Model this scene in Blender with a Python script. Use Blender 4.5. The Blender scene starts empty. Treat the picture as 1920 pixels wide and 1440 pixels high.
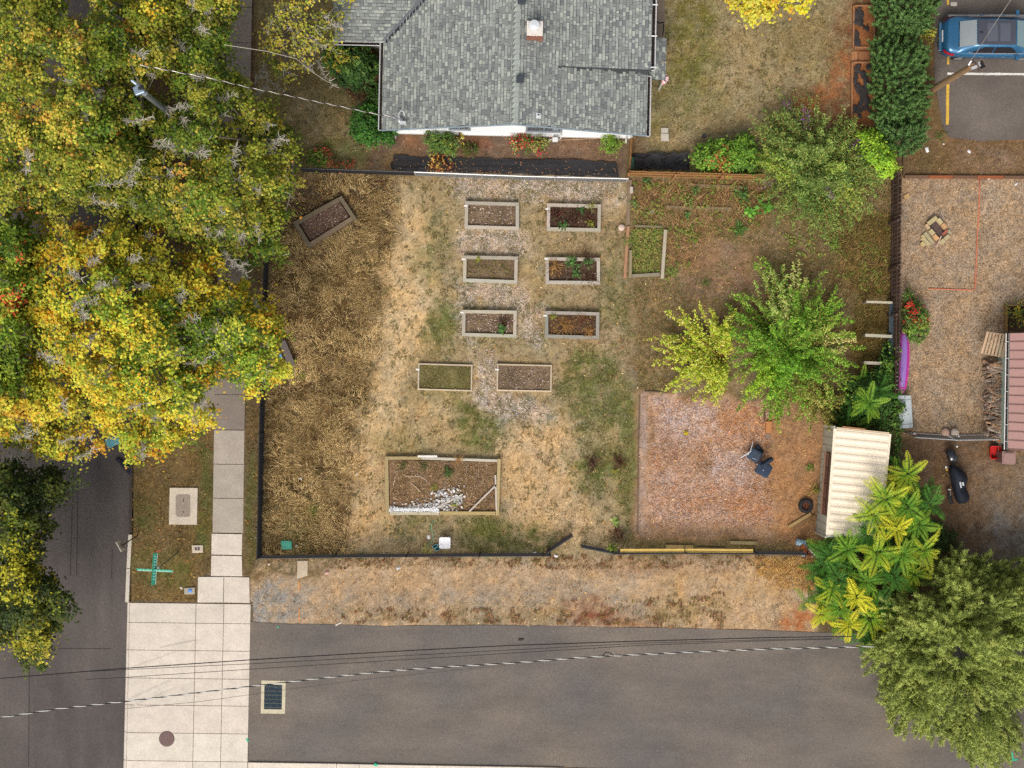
import bpy, bmesh, math, random
import numpy as np
from mathutils import Vector, Matrix, Euler

SC = bpy.context.scene
COL = SC.collection
R = math.radians
random.seed(7)
rng = np.random.default_rng(11)

# ------------------------------------------------------------------ camera, sky, sun, exposure
HCAM, FPX = 60.0, 2460.0          # drone height above the lot, focal length in photo pixels
cam_data = bpy.data.cameras.new('drone_camera')
cam_data.sensor_width = 36.0
cam_data.lens = 36.0 * FPX / 1920.0
cam_data.clip_start = 0.5
cam_data.clip_end = 1500.0
cam = bpy.data.objects.new('drone_camera', cam_data)
cam.location = (0, 0, HCAM)
COL.objects.link(cam)
SC.camera = cam

SUN_EL, SUN_DIR = 50.0, Vector((-0.25, -1.0, 0)).normalized()
world = bpy.data.worlds.new('World')
SC.world = world
world.use_nodes = True
wn, wl = world.node_tree.nodes, world.node_tree.links
wn.clear()
sky = wn.new('ShaderNodeTexSky')
sky.sky_type = 'NISHITA'
sky.sun_disc = False
sky.sun_elevation = R(SUN_EL)
sky.sun_rotation = math.atan2(SUN_DIR.x, SUN_DIR.y)
sky.air_density = 1.0
sky.dust_density = 4.0
hsv = wn.new('ShaderNodeHueSaturation')
hsv.inputs['Saturation'].default_value = 0.30     # a thin grey overcast
bg = wn.new('ShaderNodeBackground')
bg.inputs['Strength'].default_value = 0.105
wo = wn.new('ShaderNodeOutputWorld')
wl.new(sky.outputs[0], hsv.inputs['Color'])
wl.new(hsv.outputs[0], bg.inputs['Color'])
wl.new(bg.outputs[0], wo.inputs['Surface'])

sun_data = bpy.data.lights.new('sun', 'SUN')
sun_data.energy = 1.35
sun_data.angle = R(24)
sun_data.color = (1.0, 0.93, 0.83)
sun = bpy.data.objects.new('sun', sun_data)
d = Vector((SUN_DIR.x * math.cos(R(SUN_EL)), SUN_DIR.y * math.cos(R(SUN_EL)), math.sin(R(SUN_EL))))
sun.rotation_euler = d.to_track_quat('Z', 'Y').to_euler()
sun.location = (0, 0, 80)
COL.objects.link(sun)

SC.view_settings.view_transform = 'Standard'
SC.view_settings.look = 'None'
SC.view_settings.exposure = 0.70
SC.view_settings.gamma = 1.0
SC.cycles.max_bounces = 6
SC.cycles.diffuse_bounces = 3
SC.cycles.use_denoising = False

# ------------------------------------------------------------------ helpers
def lin(c):
    c = c / 255.0
    return c / 12.92 if c <= 0.04045 else ((c + 0.055) / 1.055) ** 2.4

def S(r, g, b, k=0.8):
    """colour of a level surface in the photograph -> base colour"""
    return (lin(r) * k, lin(g) * k, lin(b) * k)

def G(px, py, z=0.0):
    """the world point at height z that stands at photo position px, py"""
    return Vector(((px - 960.0) / FPX * (HCAM - z), (720.0 - py) / FPX * (HCAM - z), z))

def tag(o, label=None, cat=None, group=None, kind=None):
    if label: o['label'] = label
    if cat: o['category'] = cat
    if group: o['group'] = group
    if kind: o['kind'] = kind
    return o

def thing(name, label, cat, loc, group=None, rotz=0.0):
    o = bpy.data.objects.new(name, None)
    o.empty_display_size = 0.2
    o.location = loc
    o.rotation_euler = (0, 0, rotz)
    COL.objects.link(o)
    return tag(o, label, cat, group)

def wloc(o):
    v = Vector((0, 0, 0))
    while o is not None:
        v = v + o.location
        o = o.parent
    return v

# ---- noise on arrays
def _h(ix, iy, seed):
    n = (ix.astype(np.int64) * 374761393 + iy.astype(np.int64) * 668265263 + seed * 974711) & 0xffffffff
    n = ((n ^ (n >> 13)) * 1274126177) & 0xffffffff
    n = n ^ (n >> 16)
    return (n & 0xffff) / 65535.0

def vnoise(x, y, seed=0):
    x = np.asarray(x, float); y = np.asarray(y, float)
    ix, iy = np.floor(x), np.floor(y)
    fx, fy = x - ix, y - iy
    fx = fx * fx * (3 - 2 * fx); fy = fy * fy * (3 - 2 * fy)
    a, b = _h(ix, iy, seed), _h(ix + 1, iy, seed)
    c, e = _h(ix, iy + 1, seed), _h(ix + 1, iy + 1, seed)
    return (a + (b - a) * fx) * (1 - fy) + (c + (e - c) * fx) * fy

def fbm(x, y, octs=4, seed=0):
    t = 0.0; amp = 0.5; tot = 0
    for k in range(octs):
        t = t + amp * vnoise(x * 2 ** k, y * 2 ** k, seed + 17 * k)
        tot += amp; amp *= 0.55
    return t / tot

def sdf_poly(px, py, pts):
    """signed distance (positive inside) of arrays to a polygon"""
    px = np.asarray(px, float); py = np.asarray(py, float)
    d2 = np.full(px.shape, 1e18); inside = np.zeros(px.shape, bool)
    n = len(pts)
    for i in range(n):
        x0, y0 = pts[i]; x1, y1 = pts[(i + 1) % n]
        ex, ey = x1 - x0, y1 - y0
        wx, wy = px - x0, py - y0
        t = np.clip((wx * ex + wy * ey) / (ex * ex + ey * ey + 1e-9), 0, 1)
        d2 = np.minimum(d2, (wx - t * ex) ** 2 + (wy - t * ey) ** 2)
        if y0 != y1:
            c = ((y0 > py) != (y1 > py)) & (px < ex * (py - y0) / ey + x0)
            inside ^= c
    d = np.sqrt(d2)
    return np.where(inside, d, -d)

# ---- materials
MATS = {}
def nd(nt, kind, **kw):
    n = nt.nodes.new(kind)
    for k, v in kw.items():
        if k in n.inputs: n.inputs[k].default_value = v
        else: setattr(n, k, v)
    return n

def mat(name, rough=0.8, spec=0.2, metallic=0.0, noise=0.25, scale=20.0, bump=0.0, stretch=None, transl=0.0, coat=0.0,
        flat=None, fine=0.0, fine_scale=120.0):
    """surface colour from the mesh's colour attribute (or a flat colour), varied by noise in the object's own space"""
    m = bpy.data.materials.new(name)
    m.use_nodes = True
    nt = m.node_tree
    L = nt.links
    b = nt.nodes['Principled BSDF']
    out = nt.nodes['Material Output']
    b.inputs['Roughness'].default_value = rough
    b.inputs['Specular IOR Level'].default_value = spec
    b.inputs['Metallic'].default_value = metallic
    b.inputs['Coat Weight'].default_value = coat
    if flat is None:
        a = nd(nt, 'ShaderNodeAttribute', attribute_name='Col')
        csrc = a.outputs['Color']
    else:
        a = nd(nt, 'ShaderNodeRGB')
        a.outputs[0].default_value = (*flat, 1)
        csrc = a.outputs[0]
    if noise > 0 or bump > 0 or fine > 0:
        tc = nd(nt, 'ShaderNodeTexCoord')
        vec = tc.outputs['Object']
        if stretch:
            mp = nd(nt, 'ShaderNodeMapping')
            mp.inputs['Scale'].default_value = stretch
            L.new(vec, mp.inputs['Vector'])
            vec = mp.outputs[0]
        nz = nd(nt, 'ShaderNodeTexNoise', Scale=scale, Detail=5.0, Roughness=0.65)
        L.new(vec, nz.inputs['Vector'])
        mr = nd(nt, 'ShaderNodeMapRange')
        mr.inputs[1].default_value = 0.25; mr.inputs[2].default_value = 0.75
        mr.inputs[3].default_value = 1 - noise; mr.inputs[4].default_value = 1 + noise
        L.new(nz.outputs[0], mr.inputs[0])
        vm = nd(nt, 'ShaderNodeVectorMath', operation='SCALE')
        L.new(csrc, vm.inputs[0]); L.new(mr.outputs[0], vm.inputs['Scale'])
        csrc = vm.outputs[0]
        if fine > 0:
            n2 = nd(nt, 'ShaderNodeTexNoise', Scale=fine_scale, Detail=2.0, Roughness=0.6)
            L.new(tc.outputs['Object'], n2.inputs['Vector'])
            m2 = nd(nt, 'ShaderNodeMapRange')
            m2.inputs[1].default_value = 0.3; m2.inputs[2].default_value = 0.7
            m2.inputs[3].default_value = 1 - fine; m2.inputs[4].default_value = 1 + fine
            L.new(n2.outputs[0], m2.inputs[0])
            v2 = nd(nt, 'ShaderNodeVectorMath', operation='SCALE')
            L.new(csrc, v2.inputs[0]); L.new(m2.outputs[0], v2.inputs['Scale'])
            csrc = v2.outputs[0]
        if bump > 0:
            bp = nd(nt, 'ShaderNodeBump', Strength=bump, Distance=0.02)
            L.new(nz.outputs[0], bp.inputs['Height'])
            L.new(bp.outputs[0], b.inputs['Normal'])
    L.new(csrc, b.inputs['Base Color'])
    if transl > 0:
        t = nd(nt, 'ShaderNodeBsdfTranslucent')
        L.new(csrc, t.inputs['Color'])
        mx = nd(nt, 'ShaderNodeMixShader')
        mx.inputs[0].default_value = transl
        L.new(b.outputs[0], mx.inputs[1]); L.new(t.outputs[0], mx.inputs[2])
        L.new(mx.outputs[0], out.inputs['Surface'])
    MATS[name] = m
    return m

M_WOOD = mat('weathered_wood', 0.85, 0.15, noise=0.30, scale=1.0, stretch=(3, 45, 45), bump=0.3, fine=0.12)
M_PAINT = mat('painted_metal', 0.45, 0.4, noise=0.06, scale=6)
M_METAL = mat('galvanised_metal', 0.4, 0.5, metallic=0.5, noise=0.12, scale=30)
M_PLASTIC = mat('plastic', 0.5, 0.4, noise=0.07, scale=9)
M_CONC = mat('concrete', 0.9, 0.15, noise=0.13, scale=1.3, bump=0.15, fine=0.10, fine_scale=14)
M_STONE = mat('rough_stone', 0.92, 0.1, noise=0.2, scale=14, bump=0.4, fine=0.15, fine_scale=60)
M_LEAF = mat('leaf', 0.6, 0.25, noise=0.0, transl=0.32)
M_BLADE = mat('grass_blade', 0.75, 0.1, noise=0.0, transl=0.15)
M_BARK = mat('bark', 0.95, 0.05, noise=0.35, scale=14, bump=0.5)
M_SHINGLE = mat('asphalt_shingle', 0.95, 0.08, noise=0.14, scale=40, fine=0.10, fine_scale=150)
M_CLOTH = mat('woven_cloth', 0.8, 0.15, noise=0.25, scale=8, bump=0.2)
M_SOIL = mat('soil', 0.95, 0.05, noise=0.45, scale=14, bump=0.8, fine=0.35, fine_scale=45)
M_CAR = mat('car_paint', 0.28, 0.5, metallic=0.35, noise=0.0, coat=0.6)
M_GLASS = mat('dark_glass', 0.06, 0.6, noise=0.0)
M_RUBBER = mat('rubber', 0.8, 0.2, noise=0.15, scale=25)

# ---- mesh builder
class MB:
    def __init__(s):
        s.v = []; s.f = []; s.c = []
    def add(s, vs, fs, col):
        o = len(s.v)
        s.v += [tuple(v) for v in vs]
        s.f += [tuple(i + o for i in f) for f in fs]
        s.c += [col] * len(vs)
        return s
    def box(s, c, size, col, rz=0.0, M=None):
        hx, hy, hz = size[0] / 2, size[1] / 2, size[2] / 2
        vs = [Vector((x, y, z)) for z in (-hz, hz) for x, y in ((-hx, -hy), (hx, -hy), (hx, hy), (-hx, hy))]
        m = M if M is not None else Matrix.Rotation(rz, 3, 'Z')
        vs = [m @ v + Vector(c) for v in vs]
        return s.add(vs, [(3, 2, 1, 0), (4, 5, 6, 7), (0, 1, 5, 4), (1, 2, 6, 5), (2, 3, 7, 6), (3, 0, 4, 7)], col)
    def prism(s, pts, z0, z1, col, ztop=None):
        """vertical prism on a ground polygon (world xy points, any winding); ztop: heights per corner"""
        n = len(pts)
        ar = sum(pts[i][0] * pts[(i + 1) % n][1] - pts[(i + 1) % n][0] * pts[i][1] for i in range(n))
        idx = list(range(n)) if ar > 0 else list(range(n))[::-1]
        P = [pts[i] for i in idx]
        Z = [z1] * n if ztop is None else [ztop[i] for i in idx]
        vs = [(p[0], p[1], z0) for p in P] + [(p[0], p[1], Z[i]) for i, p in enumerate(P)]
        fs = [tuple(range(n))[::-1], tuple(range(n, 2 * n))]
        fs += [(i, (i + 1) % n, n + (i + 1) % n, n + i) for i in range(n)]
        return s.add(vs, fs, col)
    def tube(s, path, r, col, n=6, cap=True):
        path = [Vector(p) for p in path]
        rs = r if isinstance(r, (list, tuple)) else [r] * len(path)
        vs = []
        for i, p in enumerate(path):
            t = (path[min(i + 1, len(path) - 1)] - path[max(i - 1, 0)]).normalized()
            u = t.cross(Vector((0, 0, 1)))
            if u.length < 0.05: u = t.cross(Vector((1, 0, 0)))
            u.normalize(); w = t.cross(u)
            for k in range(n):
                a = 2 * math.pi * k / n
                vs.append(p + (u * math.cos(a) + w * math.sin(a)) * rs[i])
        fs = []
        for i in range(len(path) - 1):
            for k in range(n):
                fs.append((i * n + k, i * n + (k + 1) % n, (i + 1) * n + (k + 1) % n, (i + 1) * n + k))
        if cap:
            fs.append(tuple(range(n))[::-1]); fs.append(tuple(range((len(path) - 1) * n, len(path) * n)))
        return s.add(vs, fs, col)
    def lathe(s, c, prof, col, n=20, M=None):
        """profile of (radius, z) turned about the vertical"""
        vs = []
        for r, z in prof:
            for k in range(n):
                a = 2 * math.pi * k / n
                v = Vector((r * math.cos(a), r * math.sin(a), z))
                vs.append((M @ v if M is not None else v) + Vector(c))
        fs = []
        for i in range(len(prof) - 1):
            for k in range(n):
                fs.append((i * n + k, i * n + (k + 1) % n, (i + 1) * n + (k + 1) % n, (i + 1) * n + k))
        fs.append(tuple(range(n))[::-1]); fs.append(tuple(range((len(prof) - 1) * n, len(prof) * n)))
        return s.add(vs, fs, col)
    def grid(s, P, col, closed=False):
        """rows of points -> quads"""
        nr, nc = len(P), len(P[0])
        vs = [v for row in P for v in row]
        fs = []
        for i in range(nr - 1):
            for j in range(nc - 1 + (1 if closed else 0)):
                fs.append((i * nc + j, i * nc + (j + 1) % nc, (i + 1) * nc + (j + 1) % nc, (i + 1) * nc + j))
        return s.add(vs, fs, col)
    def mesh(s, name, off=Vector((0, 0, 0)), smooth=False):
        me = bpy.data.meshes.new(name)
        me.from_pydata([(v[0] - off.x, v[1] - off.y, v[2] - off.z) for v in s.v], [], s.f)
        a = me.color_attributes.new('Col', 'FLOAT_COLOR', 'POINT')
        a.data.foreach_set('color', np.array([(c[0], c[1], c[2], 1.0) for c in s.c], dtype=np.float32).ravel())
        if smooth: me.polygons.foreach_set('use_smooth', [True] * len(me.polygons))
        me.update()
        return me
    def build(s, name, m, parent=None, smooth=False, label=None, kind=None, local=False, origin=None, bevel=0.0):
        """links the mesh as ONE object; points are world points unless local"""
        off = Vector((0, 0, 0))
        if not local:
            off = wloc(parent) if parent is not None else (Vector(origin) if origin is not None else Vector((0, 0, 0)))
        me = s.mesh(name, off, smooth)
        me.materials.append(m)
        o = bpy.data.objects.new(name, me)
        COL.objects.link(o)
        if parent is not None: o.parent = parent
        elif origin is not None: o.location = origin
        if bevel > 0:
            bv = o.modifiers.new('edge', 'BEVEL'); bv.width = bevel; bv.segments = 2; bv.limit_method = 'ANGLE'
        return tag(o, label, kind=kind)

def jit(c, a=0.12):
    k = 1 + random.uniform(-a, a)
    return (c[0] * k * (1 + random.uniform(-a, a) * .3), c[1] * k, c[2] * k * (1 + random.uniform(-a, a) * .3))

def board(name, p0, p1, width, thick, col, parent=None, m=None, z=None, label=None, roll=0.0):
    """a plank from p0 to p1 (world points on its centre line, at mid thickness); grain runs along it"""
    p0, p1 = Vector(p0), Vector(p1)
    ax = (p1 - p0); ln = ax.length; ax.normalize()
    up = Vector((0, 0, 1))
    if abs(ax.z) > 0.95: up = Vector((0, 1, 0))
    sy = up.cross(ax).normalized(); sz = ax.cross(sy)
    M3 = Matrix((ax, sy, sz)).transposed() @ Matrix.Rotation(roll, 3, 'X')
    b = MB().box((0, 0, 0), (ln, width, thick), jit(col))
    me = b.mesh(name); me.materials.append(m or M_WOOD)
    o = bpy.data.objects.new(name, me)
    COL.objects.link(o)
    c = (p0 + p1) / 2
    if parent is not None:
        o.parent = parent
        c = c - wloc(parent)
    o.location = c
    o.rotation_euler = M3.to_euler()
    if label: o['label'] = label
    return o

# ---- leaves and blades as arrays
def unit(a):
    return a / np.maximum(np.linalg.norm(a, axis=1, keepdims=True), 1e-9)

def mesh_from_arrays(name, verts, nper, cols, off, quads=True):
    """verts (n*nper,3); one polygon of nper corners each"""
    n = len(verts) // nper
    me = bpy.data.meshes.new(name)
    me.vertices.add(n * nper)
    me.vertices.foreach_set('co', (verts - np.array(off)).astype(np.float32).ravel())
    me.loops.add(n * nper)
    me.loops.foreach_set('vertex_index', np.arange(n * nper, dtype=np.int32))
    me.polygons.add(n)
    me.polygons.foreach_set('loop_start', np.arange(0, n * nper, nper, dtype=np.int32))
    try:
        me.polygons.foreach_set('loop_total', np.full(n, nper, dtype=np.int32))
    except Exception:
        pass
    a = me.color_attributes.new('Col', 'FLOAT_COLOR', 'POINT')
    c4 = np.ones((n * nper, 4), np.float32)
    c4[:, :3] = np.repeat(cols, nper, axis=0)
    a.data.foreach_set('color', c4.ravel())
    me.update(calc_edges=True)
    return me

def leaf_mesh(name, pos, nrm, dirv, L, W, cols, off=(0, 0, 0)):
    """diamond leaves"""
    dirv = unit(dirv - nrm * np.sum(dirv * nrm, axis=1, keepdims=True))
    side = np.cross(nrm, dirv)
    L = np.asarray(L).reshape(-1, 1); W = np.asarray(W).reshape(-1, 1)
    v = np.stack([pos - dirv * L * .5, pos + side * W * .5 - dirv * L * .08 + nrm * W * .12, pos + dirv * L * .5, pos - side * W * .5 - dirv * L * .08 + nrm * W * .12], axis=1)
    return mesh_from_arrays(name, v.reshape(-1, 3), 4, cols, off)

def link_mesh(name, me, m, parent=None, origin=None, kind=None):
    me.materials.append(m)
    o = bpy.data.objects.new(name, me)
    COL.objects.link(o)
    if parent is not None: o.parent = parent
    elif origin is not None: o.location = origin
    if kind: o['kind'] = kind
    return o

def Gv(px, py, z):
    return np.stack([(px - 960.0) / FPX * (HCAM - z), (720.0 - py) / FPX * (HCAM - z), z], axis=1)

def pal(cols, w=None):
    A = np.array([S(*c, k=0.95) for c in cols])
    w = np.ones(len(cols)) if w is None else np.array(w, float)
    return A, w / w.sum()
# ------------------------------------------------------------------ ground sheet
SC0 = FPX / HCAM                   # photo pixels per metre on the ground
def axis(lo, hi, step, far):
    mid = np.arange(lo, hi + step * .5, step)
    a = lo - np.array([far, far * .4, far * .15, far * .05, far * .015])
    b = hi + np.array([far * .015, far * .05, far * .15, far * .4, far])
    return np.concatenate([a, mid, b])
gx = axis(-25.5, 25.5, 0.105, 400.0)
gy = axis(-19.5, 19.5, 0.105, 400.0)
GX, GY = np.meshgrid(gx, gy)
X, Y = GX.ravel(), GY.ravel()
PX, PY = X * SC0 + 960, 720 - Y * SC0

LAYERS = []   # (polygon in photo pixels, feather, edge wander, colour, strength)
def layer(poly, feather, warp, col, strength=1.0): LAYERS.append((poly, feather, warp, col, strength))
def blob(cx, cy, rx, ry, feather, warp, col, strength=1.0):
    layer([(cx + rx * math.cos(a), cy + ry * math.sin(a)) for a in np.linspace(0, 2 * math.pi, 13)[:-1]], feather, warp, col, strength)

W_TALL = [(492, 318), (738, 330), (736, 460), (704, 600), (690, 740), (668, 850), (652, 1044), (486, 1046)]
W_PATH = [(750, 335), (800, 420), (832, 555), (780, 640), (742, 720), (745, 800), (700, 850), (722, 980), (655, 1040), (655, 860), (690, 740), (705, 600), (742, 450)]
layer([(480, 318), (1180, 330), (1180, 1046), (480, 1046)], 14, 20, (166, 144, 103))
layer(W_TALL, 16, 30, (106, 82, 48))
layer([(492, 318), (735, 330), (728, 400), (600, 470), (500, 420)], 30, 40, (96, 76, 56), .85)
layer(W_PATH, 22, 40, (206, 173, 122))
layer([(930, 815), (1000, 780), (1065, 800), (1072, 870), (1080, 925), (1140, 985), (1085, 1015), (960, 1000), (940, 900)], 18, 30, (203, 168, 118))
layer([(740, 740), (860, 745), (880, 800), (800, 850), (700, 850)], 26, 34, (190, 160, 110), .8)
layer([(650, 860), (722, 860), (722, 1000), (650, 1020)], 16, 24, (196, 160, 110), .85)
layer([(1060, 380), (1180, 380), (1180, 720), (1060, 720)], 24, 40, (158, 134, 98), .8)
for (x, y, rx, ry, s) in [(860, 600, 50, 44, .7), (905, 800, 45, 55, .8), (820, 620, 40, 30, .55), (1110, 720, 55, 60, .75), (1170, 790, 50, 50, .7),
        (1120, 880, 55, 32, .8), (1180, 850, 16, 130, .8), (810, 470, 30, 80, .45), (900, 1005, 45, 32, .85), (990, 1010, 55, 26, .75), (780, 985, 50, 18, .5),
        (1240, 1010, 90, 14, .7), (1330, 1000, 80, 12, .5), (1040, 590, 25, 25, .35), (1190, 580, 60, 40, .5), (1160, 500, 20, 70, .4), (830, 740, 60, 12, .5),
        (560, 985, 50, 40, .4), (600, 1055, 90, 10, .7), (900, 1050, 60, 10, .7), (760, 830, 60, 20, .35), (1090, 790, 30, 40, .5), (960, 620, 40, 10, .3)]:
    blob(x, y, rx, ry, 18, 30, (112, 116, 56), s)
for (x, y, rx, ry, s) in [(560, 640, 40, 22, .6), (600, 905, 45, 26, .7), (545, 760, 30, 40, .5), (620, 700, 30, 60, .35)]:
    blob(x, y, rx, ry, 18, 25, (88, 72, 52), s)
CHIPS = [[(840, 332), (1160, 342), (1150, 372), (1015, 378), (860, 372), (850, 350)], [(858, 432), (985, 434), (985, 476), (862, 474)], [(872, 535), (985, 536), (990, 575), (872, 572)],
         [(893, 662), (925, 655), (930, 745), (1010, 745), (1030, 775), (930, 785), (890, 745)], [(985, 570), (1020, 580), (1010, 660), (985, 640)], [(870, 560), (890, 640), (860, 640)]]
for p in CHIPS: layer(p, 14, 26, (204, 184, 166), .85)
# plot of wood chips, its earth border, the strip by the shed
layer([(1192, 735), (1560, 760), (1530, 1020), (1190, 1015)], 10, 16, (168, 128, 88))
PINK = [(1222, 745), (1440, 752), (1452, 985), (1216, 990)]
layer(PINK, 10, 16, (192, 154, 128))
for (x, y, rx, ry, s, c) in [(1290, 790, 60, 40, .7, (200, 180, 174)), (1370, 880, 50, 55, .7, (200, 176, 166)), (1260, 930, 50, 30, .6, (196, 168, 152)), (1310, 960, 70, 20, .6, (192, 160, 138)),
        (1400, 790, 50, 44, .85, (196, 138, 90)), (1290, 935, 60, 16, .7, (194, 138, 94)), (1400, 945, 50, 26, .8, (186, 128, 82)), (1330, 830, 30, 12, .6, (186, 134, 92)), (1245, 870, 20, 40, .5, (180, 134, 98)), (1440, 880, 30, 70, .6, (176, 128, 84)), (1320, 865, 16, 24, .7, (160, 120, 80)), (1262, 850, 16, 14, .7, (140, 100, 75))]:
    blob(x, y, rx, ry, 16, 26, c, s)
layer([(1198, 738), (1214, 738), (1210, 1000), (1194, 1000)], 3, 5, (172, 142, 122))
layer([(1196, 985), (1450, 992), (1450, 1010), (1196, 1004)], 5, 10, (178, 140, 106))
layer([(1185, 1010), (1510, 1022), (1510, 1036), (1185, 1034)], 5, 10, (128, 112, 66), .7)
layer([(1452, 800), (1545, 800), (1520, 1030), (1455, 1020)], 12, 18, (172, 124, 78))
# rough weedy quarter in the north-east
layer([(1180, 335), (1680, 335), (1684, 740), (1210, 735), (1182, 560)], 10, 24, (142, 118, 82))
layer([(1290, 440), (1420, 460), (1440, 560), (1300, 560), (1250, 500)], 24, 36, (146, 112, 82), .9)
layer([(1560, 420), (1672, 420), (1672, 560), (1560, 560)], 20, 30, (112, 92, 56), .8)
layer([(1190, 345), (1440, 345), (1440, 384), (1200, 384)], 10, 16, (116, 84, 62), .9)
layer([(1595, 570), (1668, 570), (1668, 690), (1595, 690)], 10, 20, (112, 82, 52), .9)
# verge between the fence and the lane
VERGE = [(468, 1048), (1520, 1044), (1540, 1200), (468, 1172)]
layer(VERGE, 6, 10, (186, 154, 116))
layer([(468, 1110), (1000, 1095), (1300, 1120), (1300, 1185), (468, 1172)], 16, 26, (164, 143, 118), .8)
layer([(475, 1095), (580, 1100), (560, 1165), (475, 1168)], 14, 20, (148, 142, 134), .8)
layer([(468, 1046), (640, 1050), (600, 1085), (470, 1085)], 10, 18, (118, 100, 66), .8)
for (x, y, rx, ry, s, c) in [(1110, 1150, 40, 16, .9, (136, 78, 50)), (1190, 1165, 60, 10, .8, (140, 92, 60)), (1290, 1140, 80, 22, .5, (150, 130, 72)), (1490, 1060, 45, 14, .8, (200, 152, 80)), (1500, 1165, 40, 20, .8, (170, 104, 56)), (1230, 1062, 150, 10, .6, (134, 92, 60)),
        (1020, 1150, 50, 14, .5, (140, 118, 66)), (740, 1150, 40, 12, .5, (140, 112, 60)), (660, 1148, 40, 10, .5, (128, 112, 62)), (900, 1155, 70, 8, .5, (130, 116, 60)), (1300, 1070, 40, 12, .4, (190, 150, 100)), (1350, 1100, 130, 30, .5, (186, 148, 98))]:
    blob(x, y, rx, ry, 14, 22, c, s)
# strips beside the sidewalk
STRIP = [(246, 800), (402, 800), (398, 1080), (370, 1082), (370, 1130), (240, 1130)]
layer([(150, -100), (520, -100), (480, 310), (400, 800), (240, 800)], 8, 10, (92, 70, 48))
layer(STRIP, 4, 8, (122, 99, 60))
for (x, y, rx, ry, s) in [(380, 930, 14, 120, .8), (270, 960, 30, 40, .6), (300, 1060, 60, 40, .5), (320, 1080, 40, 30, .5), (265, 850, 20, 30, .2)]:
    blob(x, y, rx, ry, 12, 20, (96, 100, 46), s)
layer([(468, 300), (490, 320), (486, 1048), (470, 1085), (458, 1085), (460, 700)], 4, 6, (112, 92, 62))
blob(470, 950, 9, 110, 6, 10, (98, 104, 48), .7)
# house garden, west and south
layer([(478, -100), (720, -100), (720, 318), (478, 318)], 6, 8, (126, 112, 72))
layer([(560, 180), (700, 235), (690, 300), (600, 315), (540, 260)], 26, 40, (152, 132, 92), .9)
blob(650, 285, 60, 22, 18, 26, (100, 106, 44), .7)
layer([(660, 80), (720, 80), (720, 230), (690, 200), (640, 170)], 12, 20, (72, 50, 34), .9)
layer([(715, 246), (1175, 258), (1175, 332), (690, 318), (690, 285)], 6, 10, (122, 96, 74))
for (x, y, rx, ry, s, c) in [(770, 268, 26, 18, .7, (146, 104, 72)), (890, 270, 30, 22, .8, (126, 82, 58)), (1090, 272, 45, 16, .6, (140, 104, 78)), (730, 300, 20, 14, .5, (132, 112, 62)), (1130, 300, 25, 12, .5, (130, 95, 60))]:
    blob(x, y, rx, ry, 10, 16, c, s)
layer([(1182, 255), (1300, 255), (1300, 325), (1182, 318)], 8, 12, (142, 116, 82))
# lawn east of the house
layer([(1218, -120), (1610, -120), (1610, 330), (1215, 330)], 8, 10, (162, 144, 102))
for (x, y, rx, ry, s, c) in [(1290, 60, 50, 110, .75, (118, 112, 44)), (1240, 200, 24, 60, .7, (112, 106, 46)), (1310, 190, 40, 30, .6, (116, 112, 50)), (1420, 130, 80, 60, .6, (168, 142, 98)), (1500, 60, 60, 60, .5, (132, 112, 68)),
        (1390, 240, 60, 30, .4, (150, 124, 84)), (1260, 270, 40, 20, .5, (150, 122, 80)), (1330, 110, 30, 40, .5, (110, 110, 44)), (1480, 110, 60, 40, .4, (140, 122, 72))]:
    blob(x, y, rx, ry, 26, 40, c, s)
layer([(1590, -60), (1650, -60), (1650, 300), (1560, 300), (1480, 230), (1470, 190), (1540, 150), (1575, 60)], 22, 30, (134, 88, 54), .9)
layer([(1470, 195), (1530, 165), (1590, 95), (1600, 130), (1540, 200), (1490, 215)], 12, 18, (170, 108, 60), .9)
# beyond the conifers
layer([(1725, -120), (2200, -120), (2200, 268), (1725, 268)], 6, 8, (118, 92, 56))
layer([(1690, 255), (2200, 255), (2200, 336), (1690, 336)], 6, 14, (128, 98, 68))
blob(1860, 300, 60, 22, 14, 24, (146, 118, 94), .6)
blob(1740, 300, 40, 18, 14, 24, (110, 90, 50), .6)
YARD = [(1686, 334), (2200, 334), (2200, 818), (1690, 818)]
layer(YARD, 3, 3, (164, 139, 112))
layer([(1690, 818), (2200, 826), (2200, 1300), (1740, 1300), (1700, 1000)], 8, 16, (116, 90, 66))
layer([(1850, 880), (2200, 880), (2200, 1300), (1800, 1300), (1840, 980)], 36, 44, (128, 118, 108), .85)
blob(1890, 900, 40, 60, 26, 36, (136, 108, 78), .6)
layer([(1540, 1040), (1800, 1000), (1840, 1200), (1560, 1210)], 10, 20, (90, 74, 50))
layer([(1800, 1290), (2200, 1290), (2200, 1400), (1860, 1400)], 8, 10, (150, 144, 136))
layer([(440, 1428), (1070, 1440), (1070, 1560), (440, 1560)], 4, 6, (140, 110, 92))

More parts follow.
